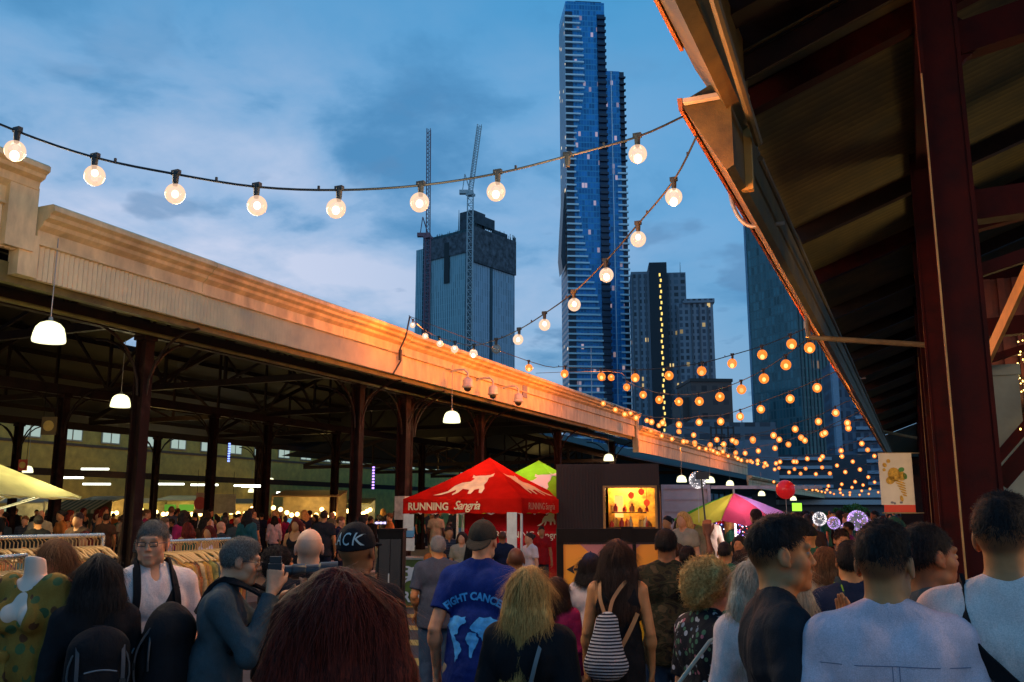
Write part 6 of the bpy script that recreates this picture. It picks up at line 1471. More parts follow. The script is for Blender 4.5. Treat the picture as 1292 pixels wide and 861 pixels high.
    if top:
        V_, F = C_.mesh()
        zf = np.clip((1.40*s-V_[:, 2])/(.3*s), 0, 1); ww = snoise(V_*np.array([1, 1, 1.9]), 8, sd, 3)*.005*(.4+zf)+(.6-np.abs(snoise(V_@np.array([[1, 0, .35], [0, 1, 0], [-.35, 0, .8]])*np.array([2.0, .8, .8]), 10, sd+1, 2)))*.009*(.25+zf)
        npmesh({'tee': 't_shirt', 'polo': 'polo_shirt', 'tank': 'tank_top', 'shirt': 'shirt', 'jacket': 'jacket', 'long': 'jumper', 'loose': 'blouse', 'dress': 'dress', 'bare': 'strapless_top'}.get(kind, 'top'), V_, F, tm, root, disp=ww*s)
    if bottom:
        if skirt:
            B_.rc(T_((0, 0, .95)), T_((0, 0, .55)), .15*wid*s, .20*wid*s, .03*s, yr=.8, infl=.01); B_.cut(T_((0, 0, .5)), (0, 0, -1))
        V_, F = B_.mesh(); ww = snoise(V_*np.array([1, 1, 2.5]), 10, sd+5, 3)*.004
        npmesh('skirt' if skirt else 'trousers', V_, F, bottom, root, disp=ww)
    if shoes:
        for q in (-1, 1):
            f_ = SDF(T_((-.07, -.12, -.0))+T_((q*(.10+spread)*wid, 0, 0)), T_((.10, .20, .13))+T_((q*(.10+spread)*wid, 0, 0)), max(h, .008)); a0_ = T_((q*(.10+spread)*wid, -.025, .085))
            f_.rc(a0_+T_((0, -.01, -.04)), a0_+T_((q*.015, .15, -.05)), .045*s, .038*s, .02); f_.cut((0, 0, .006), (0, 0, -1)); f_.cut(T_((0, 0, .10)), (0, 0, 1)); V_, F = f_.mesh(); npmesh('shoe', V_, F, MATS['fabric_black'] if sd % 3 else MATS['fabric_white'], root)
    # eyes
    if face_detail:
        for q in (-1, 1):
            b = MB(); c = Vector(hp_((q*.031, .0755, .002))); b.sph(c, .0112*s, 12, 8); o = b.build('eye', [mat('eye_white', (.20, .17, .15), .8, var=0)], root, smooth=True)
            b = MB(); n_ = Vector(Rm@np.array([0, 1, 0])); b.sph(c+n_*.0062*s, .0058*s, 10, 6); b.build('iris', mat('iris_dark', (.015, .008, .005), .4, var=0), o, smooth=True)
    # hair
    if hair and hk not in ('bald', 'buzz', 'hatonly', 'none'):
        G = SDF(hp_((0, 0, 0))-.30*s-np.array([0, 0, (.42 if hk in ('long', 'veil', 'pony', 'wavy') else 0)*s]), hp_((0, 0, 0))+.30*s, min(h, .009)); hm = hair[1]; opt = hair[2] if len(hair) > 2 else {}
        pc = []
        def planecut(a, b_): # keep z - a*y > b
            pc.append((a, b_)); p = hp_((0, 0, b_)); n = Rm@np.array([0, a, -1.0]); G.cut(p, n)
        if hk in ('short', 'fade', 'crew'):
            if hk == 'short': hell((0, -.018, .026), (.080, .098, .094), G=G); planecut(.62, opt.get('line', -.006)); hell((0, .005, .080), (.056, .076, .042), .02, G=G)
            if hk == 'fade': hell((0, -.014, .040), (.0765, .096, .084), G=G); planecut(.52, .022); hell((0, .014, .088), (.060, .082, .044), .02, G=G)
            if hk == 'crew': hell((0, -.016, .030), (.078, .098, .092), G=G); planecut(.60, .008)
            # ears stay clear
            for q in (-1, 1): hell((q*.088, .004, -.012), (.020, .026, .036), .006, 'd', G=G)
            amp, fr = .0042, 62
        if hk == 'curly':
            hell((0, -.028, .022), (.104, .112, .105), G=G); hell((0, -.075, -.03), (.085, .06, .08), .03, G=G); hell((0, .085, -.045), (.066, .075, .075), .02, 'd', G=G); planecut(.9, -.09); amp, fr = .012, 60
        if hk in ('long', 'wavy', 'veil'):
            L_ = opt.get('len', .35); wd = opt.get('w', .085); vol = opt.get('vol', 1.0); ox = opt.get('ox', 0)
            hell((0, -.018, .026), (.086*vol, .104*vol, .096*vol), G=G)
            for q in (-1, -.5, 0, .5, 1):
                a_ = hp_((q*wd*.72, -.035-.025*(1-abs(q)), .02)); dn = np.array([(q*wd*1.05+ox)*s, (-.062-.02*(1-abs(q))+ly(1.4))*s, a_[2]-(L_*(1-.12*abs(q)))*s]); G.rc(a_, hp_((q*wd, -.055-.02*(1-abs(q)), -.10)), .052*vol*s, .05*vol*s, .02); G.rc(hp_((q*wd, -.055-.02*(1-abs(q)), -.10)), dn, .046*vol*s, opt.get('tip', .03)*s, .02)
            hell((0, .09, -.035), (.062, .085, .085), .012, 'd', G=G); amp, fr = (.006, 60) if hk != 'wavy' else (.010, 32)
        if hk == 'pony':
            hell((0, -.016, .026), (.081, .099, .094), G=G); planecut(.7, -.005); a_ = hp_((0, -.105, .03)); G.rc(hp_((0, -.09, .035)), a_, .03*s, .026*s, .01); mid = hp_((0, -.15, -.06)); end = np.array([opt.get('ox', 0)*s, -.14*s, a_[2]-opt.get('len', .33)*s]); G.rc(a_, mid, .032*s, .042*s, .02); G.rc(mid, end, .045*s, .014*s, .02)
            hell((0, .09, -.035), (.062, .085, .085), .01, 'd', G=G); amp, fr = .005, 60
        if hk == 'bun':
            hell((0, -.016, .026), (.081, .099, .094), G=G); planecut(.66, -.004); hell((0, -.115, .04), (.045, .04, .042), .012, G=G); amp, fr = .004, 60
        V_, F = G.mesh(); str_ = np.array([1, 1, .22]) if hk in ('long', 'pony', 'veil', 'wavy') else np.array([1, 1, 1]); dd_ = snoise(V_*str_, fr, sd+9, 3)*amp
        if pc and hk in ('short', 'fade', 'crew', 'bun', 'pony'):
            lh = (V_/s-piv)@Rm+piv-Hc; e_ = lh[:, 2]-pc[-1][0]*lh[:, 1]-pc[-1][1]; tp_ = np.clip(e_/.03, 0, 1); dd_ = dd_*tp_-.004*(1-np.clip(e_/.022, 0, 1))
        if len(F):
            ho = npmesh('hair', V_, F, hm, root, disp=dd_*s)
            if h <= .0101: strands(ho, V_, F, hm, hk, s, sd, hp_, Rm, piv, Hc, pc)
    return dict(root=root, s=s, hp=hp_, Rm=Rm, M=Matrix.Translation(root.location) @ Matrix.Rotation(face, 4, 'Z'), P=P_, face=face, ly=ly, wid=wid, Hc=Hc)
def cap(pr, m, mode='back', hh=.008, nm='cap', flat_=False):
    s = pr['s']; hp_ = pr['hp']; Rm = pr['Rm']; G = SDF(hp_((0, 0, 0))-.28*s, hp_((0, 0, 0))+.28*s, hh)
    G.ell(hp_((0, -.012, .030)), np.array((.088, .106, .104))*s, .01, M=Rm)
    if flat_: G.ell(hp_((0, -.005, .045)), np.array((.092, .104, .088))*s, .02, M=Rm)
    G.cut(hp_((0, 0, .018)), Rm@np.array([0, .10 if mode == 'front' else -.10+.25*(mode == 'back'), -1.0]))
    q = 1 if mode == 'front' else -1
    B2 = SDF(hp_((0, 0, 0))-.30*s, hp_((0, 0, 0))+.30*s, hh)
    c = hp_((0, q*.10, .020 if q > 0 else .0)); M2 = Rm@rotx(-.12 if q > 0 else .55); B2.ell(c, np.array((.080, .095, .011))*s, .01, M=M2)
    V1, F1 = G.mesh(); o = npmesh(nm, V1, F1, m, pr['root'], disp=snoise(V1, 30, 4, 2)*.0012)
    V2, F2 = B2.mesh(); npmesh('brim', V2, F2, m, o); b = MB(); b.sph(Vector(hp_((0, -.012, .136))), .007*s, 8, 5); b.build('button', m, o)
    return o
def wrap_text(pr, target, txt, size, cx, cz, m, arc=0, parent=None, dirv=(0, 1, 0), bold=.0, name='lettering', polys=None, space=1.0, off=.004, flipx=False, shear=0, xs=1.0):
    """lettering laid over a garment by casting onto its surface from behind (local -Y) or front"""
    import bmesh
    bv = BVHTree.FromPolygons([v.co for v in target.data.vertices], [tuple(p.vertices) for p in target.data.polygons])
    if polys is None:
        vs, fs = textmesh(txt, size, ax='CENTER', bold=bold, space=space, shear=shear)
    else: vs, fs = polys
    bm = bmesh.new(); bv_ = [bm.verts.new(v) for v in vs]
    for f in fs:
        try: bm.faces.new([bv_[i] for i in f])
        except Exception: pass
    bmesh.ops.triangulate(bm, faces=bm.faces[:])
    for _ in range(3):
        ed = [e for e in bm.edges if e.calc_length() > .012]
        if not ed: break
        bmesh.ops.subdivide_edges(bm, edges=ed, cuts=1); bmesh.ops.triangulate(bm, faces=bm.faces[:])
    gone = []; d = Vector(dirv).normalized(); right = d.cross(Vector((0, 0, 1))).normalized()
    for v in bm.verts:
        x, y = v.co.x*xs, v.co.y
        if arc: a = x/arc; x2 = math.sin(a)*(arc+y); y2 = math.cos(a)*(arc+y)-arc; x, y = x2, y2
        o = right*(x+cx)+Vector((0, 0, y+cz))-d*1.0
        hit = bv.ray_cast(o, d); v.co = (hit[0]-d*off) if hit[0] is not None else o+d*.9
        if hit[0] is None: gone.append(v)
    bmesh.ops.delete(bm, geom=gone, context='VERTS')
    me = bpy.data.meshes.new(name); bm.to_mesh(me); bm.free(); me.materials.append(m); o = bpy.data.objects.new(name, me); COL.objects.link(o); o.parent = parent or target; return o
def child(pr, nm):
    return next(c for c in pr['root'].children if c.name.split('.')[0] == nm)
def worn(pr, name, label, cat, group=None):
    """an object carried by the person, in that person's frame"""
    o = thing(name, label, cat, pr['root'].location, pr['face'], group); return o
def strap(b, pts, w=.04, t=.006, n=10):
    """flat strap through points (smoothed)"""
    pts = [Vector(p) for p in pts]; cp = []
    for i in range(len(pts)-1):
        p0 = pts[max(i-1, 0)]; p1 = pts[i]; p2 = pts[i+1]; p3 = pts[min(i+2, len(pts)-1)]
        for q in range(6):
            u = q/6; cp.append(.5*((2*p1)+(p2-p0)*u+(2*p0-5*p1+4*p2-p3)*u*u+(-p0+3*p1-3*p2+p3)*u**3))
    cp.append(pts[-1]); vs = []
    for i, p in enumerate(cp):
        dz = (cp[min(i+1, len(cp)-1)]-cp[max(i-1, 0)]).normalized(); out = Vector((p.x*.4, p.y, 0)); out = (out-dz*out.dot(dz)); 
        if out.length < 1e-3: out = Vector((0, 0, 1))
        out.normalize(); sd = dz.cross(out).normalized()
        vs += [p+sd*w/2+out*t, p-sd*w/2+out*t, p-sd*w/2-out*t, p+sd*w/2-out*t]
    fs = []
    for i in range(len(cp)-1):
        for j in range(4): fs.append((i*4+j, i*4+(j+1) % 4, (i+1)*4+(j+1) % 4, (i+1)*4+j))
    fs += [(0, 3, 2, 1), tuple(len(vs)-4+q for q in range(4))]; b.add(vs, fs); return b
def surf_strap(pr, tgt, ring, w=.04, m=None, name='strap', parent=None, out=.010):
    """strap hugging the garment: ring = [(x, z, 'f'|'b')...] cast on the surface, in 1.75 m units"""
    s = pr['s']; bv = BVHTree.FromPolygons([v.co for v in tgt.data.vertices], [tuple(p.vertices) for p in tgt.data.polygons]); pts = []
    for x, z, fb in ring:
        if fb == 't': o = Vector((x*s, (pr['ly'](z)-.012)*s, (z+1)*s)); d = Vector((0, 0, -1))
        else: o = Vector((x*s, 1.0 if fb == 'f' else -1.0, z*s)); d = Vector((0, -1 if fb == 'f' else 1, 0))
        hit = bv.ray_cast(o, d)
        if hit[0] is not None: pts.append(hit[0]-d*out)
    b = MB(); strap(b, pts, w*s)
    return b.build(name, m or MATS['fabric_black'], parent, smooth=40)
def backpack(pr, label, m, sz=(.30, .20, .46), z=1.18, tgt=None, yoff=0, trim=None, mesh_h=.012):
    s = pr['s']; w = worn(pr, 'backpack', label, 'backpack'); G = SDF((-.3*s, -.62*s, (z-.4)*s), (.3*s, .05*s, (z+.4)*s), mesh_h); yb = -.155+pr['ly'](z)+yoff; c = (0, yb-sz[1]/2, z)
    G.rc(np.array((0, c[1], z+sz[2]*.22))*s, np.array((0, c[1], z-sz[2]*.25))*s, sz[0]*.48*s, sz[0]*.52*s, .02, yr=sz[1]/sz[0]); G.rc(np.array((-.05, c[1]-sz[1]*.35, z-sz[2]*.22))*s, np.array((.05, c[1]-sz[1]*.35, z-sz[2]*.22))*s, .085*s, .085*s, .03, yr=.6)
    G.ell(np.array((0, c[1], z+sz[2]*.3))*s, np.array((sz[0]*.42, sz[1]*.5, sz[2]*.25))*s, .02)
    V_, F = G.mesh(); npmesh('bag_body', V_, F, m, w, disp=snoise(V_, 16, 5, 3)*.004)
    b = MB(); b.tube([Vector((x*s, (c[1]+.04)*s, (z+sz[2]*.48+zz_)*s)) for x, zz_ in ((-.04, 0), (-.03, .03), (.03, .03), (.04, 0))], .007, 6); b.build('grab_loop', trim or m, w)
    b = MB(); b.tube([Vector(((sz[0]*.45*math.sin(a))*s, (c[1]-sz[1]*.28)*s, (z+.03+sz[2]*.40*math.cos(a))*s)) for a in [(-1.9+3.8*q/14) for q in range(15)]], .005, 6); b.build('zip', trim or mat('zip_grey', (.05, .05, .055), .4), w)
    PK = SDF((-.3*s, -.75*s, (z-.35)*s), (.3*s, .0, (z+.2)*s), mesh_h); PK.rc(np.array((-.03, c[1]-sz[1]*.40, z-.02))*s, np.array((.03, c[1]-sz[1]*.40, z-.02))*s, sz[0]*.27*s, None, .02, yr=.42); PK.rc(np.array((-.04, c[1]-sz[1]*.40, z-sz[2]*.33))*s, np.array((.04, c[1]-sz[1]*.40, z-sz[2]*.33))*s, sz[0]*.27*s, None, .03, yr=.42)
    V_, F = PK.mesh(); npmesh('front_pocket', V_, F, m, w, disp=snoise(V_, 20, 6, 3)*.004)
    wb = mat('webbing_grey', (.045, .045, .05), .7, var=.1)
    for q in (-1, 1):
        b = MB(); strap(b, [Vector((q*sz[0]*.33*s, (c[1]-sz[1]*k2)*s, (z+sz[2]*k1)*s)) for k1, k2 in ((.36, .30), (.15, .52), (-.1, .56), (-.34, .46))], .018*s, .004); b.build('webbing', wb, w)
        b = MB(); b.box(Vector((q*sz[0]*.33*s, (c[1]-sz[1]*.57)*s, (z-.01)*s)), (.03*s, .012, .035*s)); b.build('buckle', mat('buckle_black', (.02, .02, .02), .25, var=0), w)
    b = MB(); b.tube([Vector((x*s, (c[1]-sz[1]*.62-.012*math.cos(x*12))*s, (z+.045+.012*math.cos(x*20))*s)) for x in [(-.075+.15*q/8) for q in range(9)]], .004, 5); b.build('pocket_zip', trim or MATS.get('zip_light') or mat('zip_light', (.16, .16, .17), .3), w)
    if tgt is not None:
        for q in (-1, 1): surf_strap(pr, tgt, [(q*.07, 1.36, 'b'), (q*.085, 1.44, 't'), (q*.10, 1.38, 'f'), (q*.11, 1.28, 'f'), (q*.135, 1.16, 'f')], .038, m, 'shoulder_strap', w)
    return w
def spectacles(pr, m, lens=True):
    s = pr['s']; hp_ = pr['hp']; Rm = pr['Rm']; b = MB()
    for q in (-1, 1):
        pts = [Vector(hp_((q*.031+.023*max(-.85, min(.85, 1.25*math.cos(t))), .102, .000+.013*max(-.8, min(.8, 1.25*math.sin(t)))))) for t in [2*PI*i/14 for i in range(15)]]; b.tube(pts, .0018*s, 5)
        b.tube([Vector(hp_(p)) for p in ((q*.056, .102, .006), (q*.078, .06, .006), (q*.080, -.01, .004), (q*.076, -.03, -.012))], .0018*s, 5)
    b.tube([Vector(hp_(p)) for p in ((-.009, .106, .006), (0, .109, .009), (.009, .106, .006))], .0018*s, 5)
    o = b.build('spectacles', m, pr['root'])
    return o
# ================================================================== THE CROWD, NEAREST FIRST
A_ = ALPHA
def lifted(dx=0): return None
HATM = fabric('cap_black', (.010, .010, .013)); HATN = fabric('cap_navy', (.02, .025, .06)); PRB = mat('shirt_print_blue', (.04, .30, .66), .8, var=.15, vscale=30); PRG = mat('cap_embroidery', (.42, .46, .45), .7, var=0)
# woman with dark red hair, closest to the camera
p = person(432, 723, 2.0, A_+R(3), 'person with long dark red hair, seen from behind, closest to the camera', 'fair', .007, ('wavy', HR, {'len': .62, 'w': .115, 'vol': 1.12, 'tip': .05}), ('long', FB_['charcoal']), FB_['djeans'], wid=.92)
# white polo and glasses
p = person(196, 657, 4.9, A_+R(-142), 'person in white polo shirt and glasses looking at the camera', 'fair', .006, ('crew', HDG), ('polo', FB_['white']), FB_['beige'], hy=R(-30), hp=R(-2), wid=1.05, belly=.6, body=1.05,
           arms={'l': ((-.27, -.02, 1.10), (-.10, .24, 1.10), (0, 0, -1), .7), 'r': ((.27, .0, 1.10), (.06, .27, 1.06), (-.6, 0, -.6), .7)})
spectacles(p, mat('spectacle_frame', (.015, .012, .01), .3, var=0))
ps = child(p, 'polo_shirt'); w = backpack(p, 'black travel backpack on the back of the white polo wearer', FB_['black'], (.33, .24, .54), 1.12, ps)
cm = worn(p, 'camera_strap', 'wide black camera strap slung across the white polo shirt', 'strap'); surf_strap(p, ps, [(-.11, 1.40, 'f'), (-.05, 1.30, 'f'), (.03, 1.20, 'f'), (.10, 1.10, 'f')], .035, MATS['fabric_black'], 'band', cm)
# photographer
p = person(274, 678, 4.6, A_+R(-78), 'person in slate shirt with grey hair raising a long lens camera', 'fair', .006, ('short', HDG), ('shirt', FB_['slate']), FB_['djeans'], hp=R(-8), lean=.14, wid=1.03,
           arms={'r': ((.23, .20, 1.17), (.085, .30, 1.47), (-1, 0, .1), .9, (-.2, .1, 1)), 'l': ((-.20, .28, 1.20), (-.045, .36, 1.43), (.2, 0, 1), .9, (.3, .8, .4))})
spectacles(p, MATS['spectacle_frame']); backpack(p, 'big black backpack on the back of the slate shirted photographer', FB_['black'], (.38, .25, .47), 1.13, child(p, 'shirt'), yoff=.05)
c = worn(p, 'photo_camera', 'black camera with long telephoto lens held up to the eye', 'camera'); s = p['s']
b = MB(); b.b2((-.07*s, .27*s, 1.51*s), (.075*s, .34*s, 1.60*s)); b.b2((-.03*s, .275*s, 1.60*s), (.03*s, .335*s, 1.635*s)); b.build('camera_body', BLK, c)
b = MB(); b.lathe((0, .34*s, 1.555*s), [(.0, 0), (.033*s, 0), (.034*s, .05*s), (.040*s, .055*s), (.040*s, .12*s), (.036*s, .125*s), (.038*s, .19*s), (.048*s, .20*s), (.052*s, .29*s), (.047*s, .29*s), (.04*s, .21*s), (0, .21*s)], 20, Matrix.Rotation(R(-90), 3, 'X')); b.build('lens', BLK, c, smooth=40)
# bald, cap, etc
p = person(391, 667, 5.2, A_+R(14), 'bald person in dark jacket seen from behind near the long lens', 'pale', .007, ('bald', HLG), ('jacket', FB_['charcoal']), FB_['djeans'], hp=R(4))
p = person(451, 663, 4.2, A_+R(-14), 'person wearing a black cap with white lettering on its side', 'brown', .006, ('hatonly', HB), ('tee', FB_['black']), FB_['djeans'], hp=R(4))
cp = cap(p, HATM, 'front', .007); wrap_text(p, cp, 'BLACK', .082*p['s'], 0, (p['hp']((0, -.02, .030)))[2], PRG, dirv=(math.sin(R(20)), math.cos(R(20)), 0), off=.003, xs=.62, space=1.25)
p = person(352, 690, 6.3, A_+R(-60), 'person with dark curly hair behind the long camera lens', 'tan', .009, ('curly', HB), ('jacket', FB_['black']), FB_['djeans'], wid=.9)
p = person(77, 678, 5.5, A_+R(175), 'person with reddish hair looking down behind the mannequin', 'fair', .009, ('wavy', HBR, {'len': .26}), ('long', FB_['black']), FB_['djeans'], wid=.88, hp=R(-22), bust=1)
p = person(127, 700, 4.5, A_+R(30), 'person with long black hair in black beside the mannequin', 'tan', .008, ('long', HB, {'len': .42, 'w': .09}), ('jacket', FB_['black']), FB_['djeans'], wid=.9)
backpack(p, 'black backpack worn beside the kimono mannequin', FB_['black'], (.32, .2, .45), 1.14)
# man in blue-grey shirt at the bar
p = person(553, 677, 8.8, A_+R(8), 'person in blue-grey shirt and jeans walking towards the bar counter', 'tan', .009, ('short', HG, {'base': .4}), ('loose', FB_['bluegrey']), FB_['jeans'], wid=1.08, body=1.05, arms={'l': ((-.25, -.04, 1.12), (-.20, .14, .92), (0, 0, -1), .6), 'r': ((.25, -.02, 1.12), (.23, .10, .90), (-1, 0, 0), .5)}, hy=R(8))
# fight cancer
p = person(601, 659, 5.4, A_+R(-14), 'person in blue charity t-shirt and backwards dark cap', 'fair', .006, ('hatonly', HK), ('tee', FB_['blue']), FB_['beige'], wid=1.04, lean=.20)
cap(p, fabric('cap_khaki', (.035, .028, .022)), 'back', .007); ts = child(p, 't_shirt')
wrap_text(p, ts, 'FIGHT CANCER', .058, .005, 1.26, PRB, arc=.26, bold=.0025, off=.005, xs=.88)
def pol(pts): return pts
LAND = [[(-.15, .09), (-.10, .12), (-.02, .12), (-.015, .09), (-.05, .07), (-.06, .035), (-.085, .02), (-.07, -.005), (-.045, -.02), (-.03, -.05), (-.05, -.10), (-.065, -.12), (-.075, -.07), (-.085, -.03), (-.10, .01), (-.12, .04), (-.15, .06)],
        [(.01, .06), (.03, .09), (.06, .12), (.12, .12), (.16, .09), (.15, .05), (.13, .03), (.12, -.005), (.10, .02), (.085, -.01), (.065, .02), (.06, .04), (.03, .045)], [(.0, .035), (.05, .035), (.065, .0), (.05, -.04), (.035, -.09), (.02, -.09), (.015, -.03), (-.01, .0)], [(.12, -.05), (.155, -.04), (.165, -.075), (.125, -.08)]]
from mathutils.geometry import tessellate_polygon
vs, fs = [], []
for pl in LAND:
    r9 = random.Random(len(pl)); pl = [q for (a, b_), (c, d) in zip(pl, pl[1:]+pl[:1]) for q in ((a, b_), ((a*2+c)/3+r9.uniform(-.006, .006), (b_*2+d)/3+r9.uniform(-.006, .006)), ((a+c*2)/3+r9.uniform(-.006, .006), (b_+d*2)/3+r9.uniform(-.006, .006)))]
    o_ = len(vs); pv = [Vector((x, y, 0)) for x, y in pl]; fs += [tuple(i_+o_ for i_ in t) for t in tessellate_polygon([pv])]; vs += [tuple(q) for q in pv]
wrap_text(p, ts, '', 1, -.015, 1.05, PRB, polys=(vs, fs), name='map_print', off=.005)
# blonde
p = person(668, 715, 3.9, A_+R(-24), 'person with long blond hair and black top seen from behind', 'fair', .0065, ('long', HBL, {'len': .50, 'w': .070, 'ox': -.03, 'tip': .02}), ('loose', FB_['black']), FB_['djeans'], wid=.92, bust=.6, neckline=.02)
sb = worn(p, 'shoulder_bag_strap', 'thin grey bag strap across the black top of the blond person', 'strap'); surf_strap(p, child(p, 'blouse'), [(.10, 1.42, 't'), (.09, 1.34, 'b'), (.03, 1.15, 'b'), (-.06, .98, 'b')], .018, mat('strap_grey', (.12, .14, .15), .5), 'band', sb)
p = person(651, 691, 7.2, A_+R(5), 'person with shaved dark head between the blue shirt and the sangria stall', 'brown', .010, ('buzz', HB), ('tee', FB_['slate']), FB_['djeans'])
p = person(702, 728, 6.4, A_+R(-15), 'person in magenta top mostly hidden behind the blond person', 'fair', .010, ('long', HK, {'len': .2}), ('long', FB_['pink']), FB_['teal'], wid=.86)
# by the wayfinding board
p = person(745, 699, 7.3, A_+R(-28), 'person in white top and navy cap beside the orange board', 'tan', .009, ('long', HB, {'len': .12, 'vol': .9}), ('long', FB_['white']), FB_['black'], wid=.88, bust=.6, arms={'l': ((-.22, -.03, 1.12), (-.22, .04, .88), (1, 0, 0), 1.1)})
cap(p, HATN, 'front', .010)
bg = worn(p, 'carrier_bag', 'small white carrier bag hanging from the hand of the navy cap person', 'bag'); s = p['s']
G = SDF((-.36*s, -.12*s, .40*s), (-.08*s, .24*s, .90*s), .01); G.rc(np.array((-.22, .05, .70))*s, np.array((-.22, .05, .55))*s, .07*s, .10*s, .02, yr=.5); V_, F = G.mesh(); npmesh('bag_body', V_, F, FB_['white'], bg, disp=snoise(V_, 14, 2, 2)*.008)
b = MB(); b.tube([Vector(q)*s for q in ((-.26, .05, .74), (-.235, .05, .84), (-.205, .05, .84), (-.18, .05, .74))], .004, 5); b.build('handle', FB_['white'], bg)
p = person(778, 682, 5.9, A_+R(-6), 'person with long dark hair in black strappy dress seen from behind', 'tan', .008, ('long', HK, {'len': .36, 'w': .088, 'vol': 1.06, 'tip': .05}), ('tank', FB_['black']), FB_['black'], wid=.90, bust=.7, skirt=True)
bg = worn(p, 'drawstring_bag', 'black and white striped drawstring bag on the dark haired person', 'bag'); s = p['s']
G = SDF((-.32*s, -.40*s, .72*s), (.20*s, -.04*s, 1.36*s), .009); G.rc(np.array((-.08, -.20, 1.20))*s, np.array((-.09, -.21, .98))*s, .075*s, .135*s, .02, yr=.62); G.ell(np.array((-.09, -.21, .93))*s, np.array((.15, .085, .09))*s, .03); V_, F = G.mesh()
npmesh('bag_body', V_, F, fabric('bag_stripes', (.45, .43, .46), pat=pat_stripe(.0, (.02, .02, .03), 330), var=.02), bg, disp=snoise(V_*np.array([1, 1, .4]), 20, 2, 2)*.005)
ochre = mat('tan_leather', (.30, .13, .04), .5)
b = MB(); strap(b, [Vector(q)*s for q in ((-.06, -.20, 1.26), (-.03, -.16, 1.36), (.06, -.10, 1.47), (.10, .02, 1.44))], .022, .004); b.build('strap', ochre, bg)
b = MB(); strap(b, [Vector(q)*s for q in ((-.09, -.20, 1.26), (-.12, -.16, 1.36), (-.12, -.08, 1.46), (-.12, .03, 1.42))], .022, .004); b.build('strap', ochre, bg)
sb = worn(p, 'cross_body_strap', 'tan strap crossing the waist of the striped bag wearer', 'strap'); b = MB(); strap(b, [Vector(q)*s for q in ((.13, -.125, 1.26), (.07, -.155, 1.14), (-.0, -.175, 1.02), (-.03, -.19, .96))], .025, .004); b.build('band', ochre, sb)
p = person(840, 668, 6.4, A_+R(-14), 'person in camouflage jacket and jeans facing the lit kiosk', 'brown', .008, ('crew', HB), ('jacket', FB_['camo']), FB_['jeans'], wid=1.04, arms={'l': ((-.25, .0, 1.13), (-.13, .22, 1.12), (0, 0, -1)), 'r': ((.25, .0, 1.13), (.12, .22, 1.12), (0, 0, -1))})
# older woman
p = person(893, 705, 3.9, A_+R(-72), 'older person with curly blond hair and floral blouse facing right', 'fair', .0065, ('curly', HCB), ('loose', FB_['floral']), FB_['djeans'], wid=.97, bust=.8, body=1.10, arms={'r': ((.25, -.02, 1.12), (.20, .12, .90), (-1, 0, 0), .8)})
bg = worn(p, 'handbag', 'cream handbag held behind the floral blouse', 'bag'); s = p['s']
G = SDF((-.10*s, -.45*s, .66*s), (.42*s, -.05*s, 1.25*s), .009); G.rc(np.array((.16, -.24, 1.02))*s, np.array((.16, -.26, .86))*s, .09*s, .13*s, .02, yr=.7); V_, F = G.mesh(); npmesh('bag_body', V_, F, mat('cream_leather', (.42, .36, .27), .5, var=.12), bg, disp=snoise(V_, 18, 3, 2)*.004)
b = MB(); b.tube([Vector(q)*s for q in ((.16, -.30, 1.06), (.17, -.27, 1.22), (.20, -.12, 1.40), (.21, -.02, 1.44), (.20, .02, 1.40))], .008, 6); b.build('handle', MATS['cream_leather'], bg)
bb = worn(p, 'shoulder_bag', 'black zipped shoulder bag in front of the floral blouse', 'bag'); G = SDF((.0, -.2*s, .6*s), (.6*s, .45*s, 1.2*s), .01); G.rc(np.array((.34, .0, .92))*s, np.array((.34, .24, .90))*s, .10*s, .11*s, .02); V_, F = G.mesh(); npmesh('bag_body', V_, F, FB_['black'], bb, disp=snoise(V_, 12, 4, 2)*.006)
# white top behind the charcoal tee
p = person(966, 694, 3.7, A_+R(4), 'person in loose white top behind the charcoal t-shirt', 'fair', .008, ('long', HPB, {'len': .34, 'w': .13, 'tip': .03}), ('long', FB_['white2']), FB_['jeans'], wid=1.0)
p = person(979, 655, 3.05, A_+R(-93), 'person in charcoal t-shirt in profile with hand raised to the chin', 'tan', .005, ('fade', HB), ('tee', FB_['charcoal']), FB_['djeans'], wid=1.0, hp=R(2),
           arms={'l': ((-.17, .20, 1.16), (-.04, .20, 1.33), (.2, -1, 0), .25, (0, .15, 1)), 'r': ((.235, -.02, 1.11), (.22, .12, .89), (-1, 0, 0))})
p = person(1110, 663, 2.78, A_+R(-14), 'person in pale blue oxford shirt with back to the camera', 'tan', .0055, ('fade', HB), ('shirt', FB_['light']), FB_['djeans'], hy=R(-22), wid=1.04)
b = MB(); s = p['s']; sh = child(p, 'shirt')
wrap_text(p, sh, '', 1, 0, 1.325, mat('shirt_seam', (.14, .15, .22), .8, var=0), polys=([(-.20, -.0012, 0), (.20, -.0012, 0), (.20, .0012, 0), (-.20, .0012, 0), (-.010, -.001, 0), (-.008, -.001, 0), (-.008, -.4, 0), (-.010, -.4, 0), (.010, -.001, 0), (.008, -.001, 0), (.008, -.4, 0), (.010, -.4, 0)], [(0, 1, 2, 3), (4, 5, 6, 7), (8, 9, 10, 11)]), name='yoke_seam', off=.003)
p = person(1166, 662, 3.3, A_+R(-82), 'person in dark grey shirt in profile between the pale blue shirt and post', 'brown', .006, ('crew', HB), ('shirt', FB_['slate']), FB_['djeans'], hp=R(3))
sb = worn(p, 'bag_strap', 'black strap over the shoulder of the dark grey shirt', 'strap'); surf_strap(p, child(p, 'shirt'), [(.10, 1.30, 'b'), (.11, 1.44, 't'), (.11, 1.34, 'f'), (.10, 1.2, 'f')], .05, FB_['black'], 'band', sb)
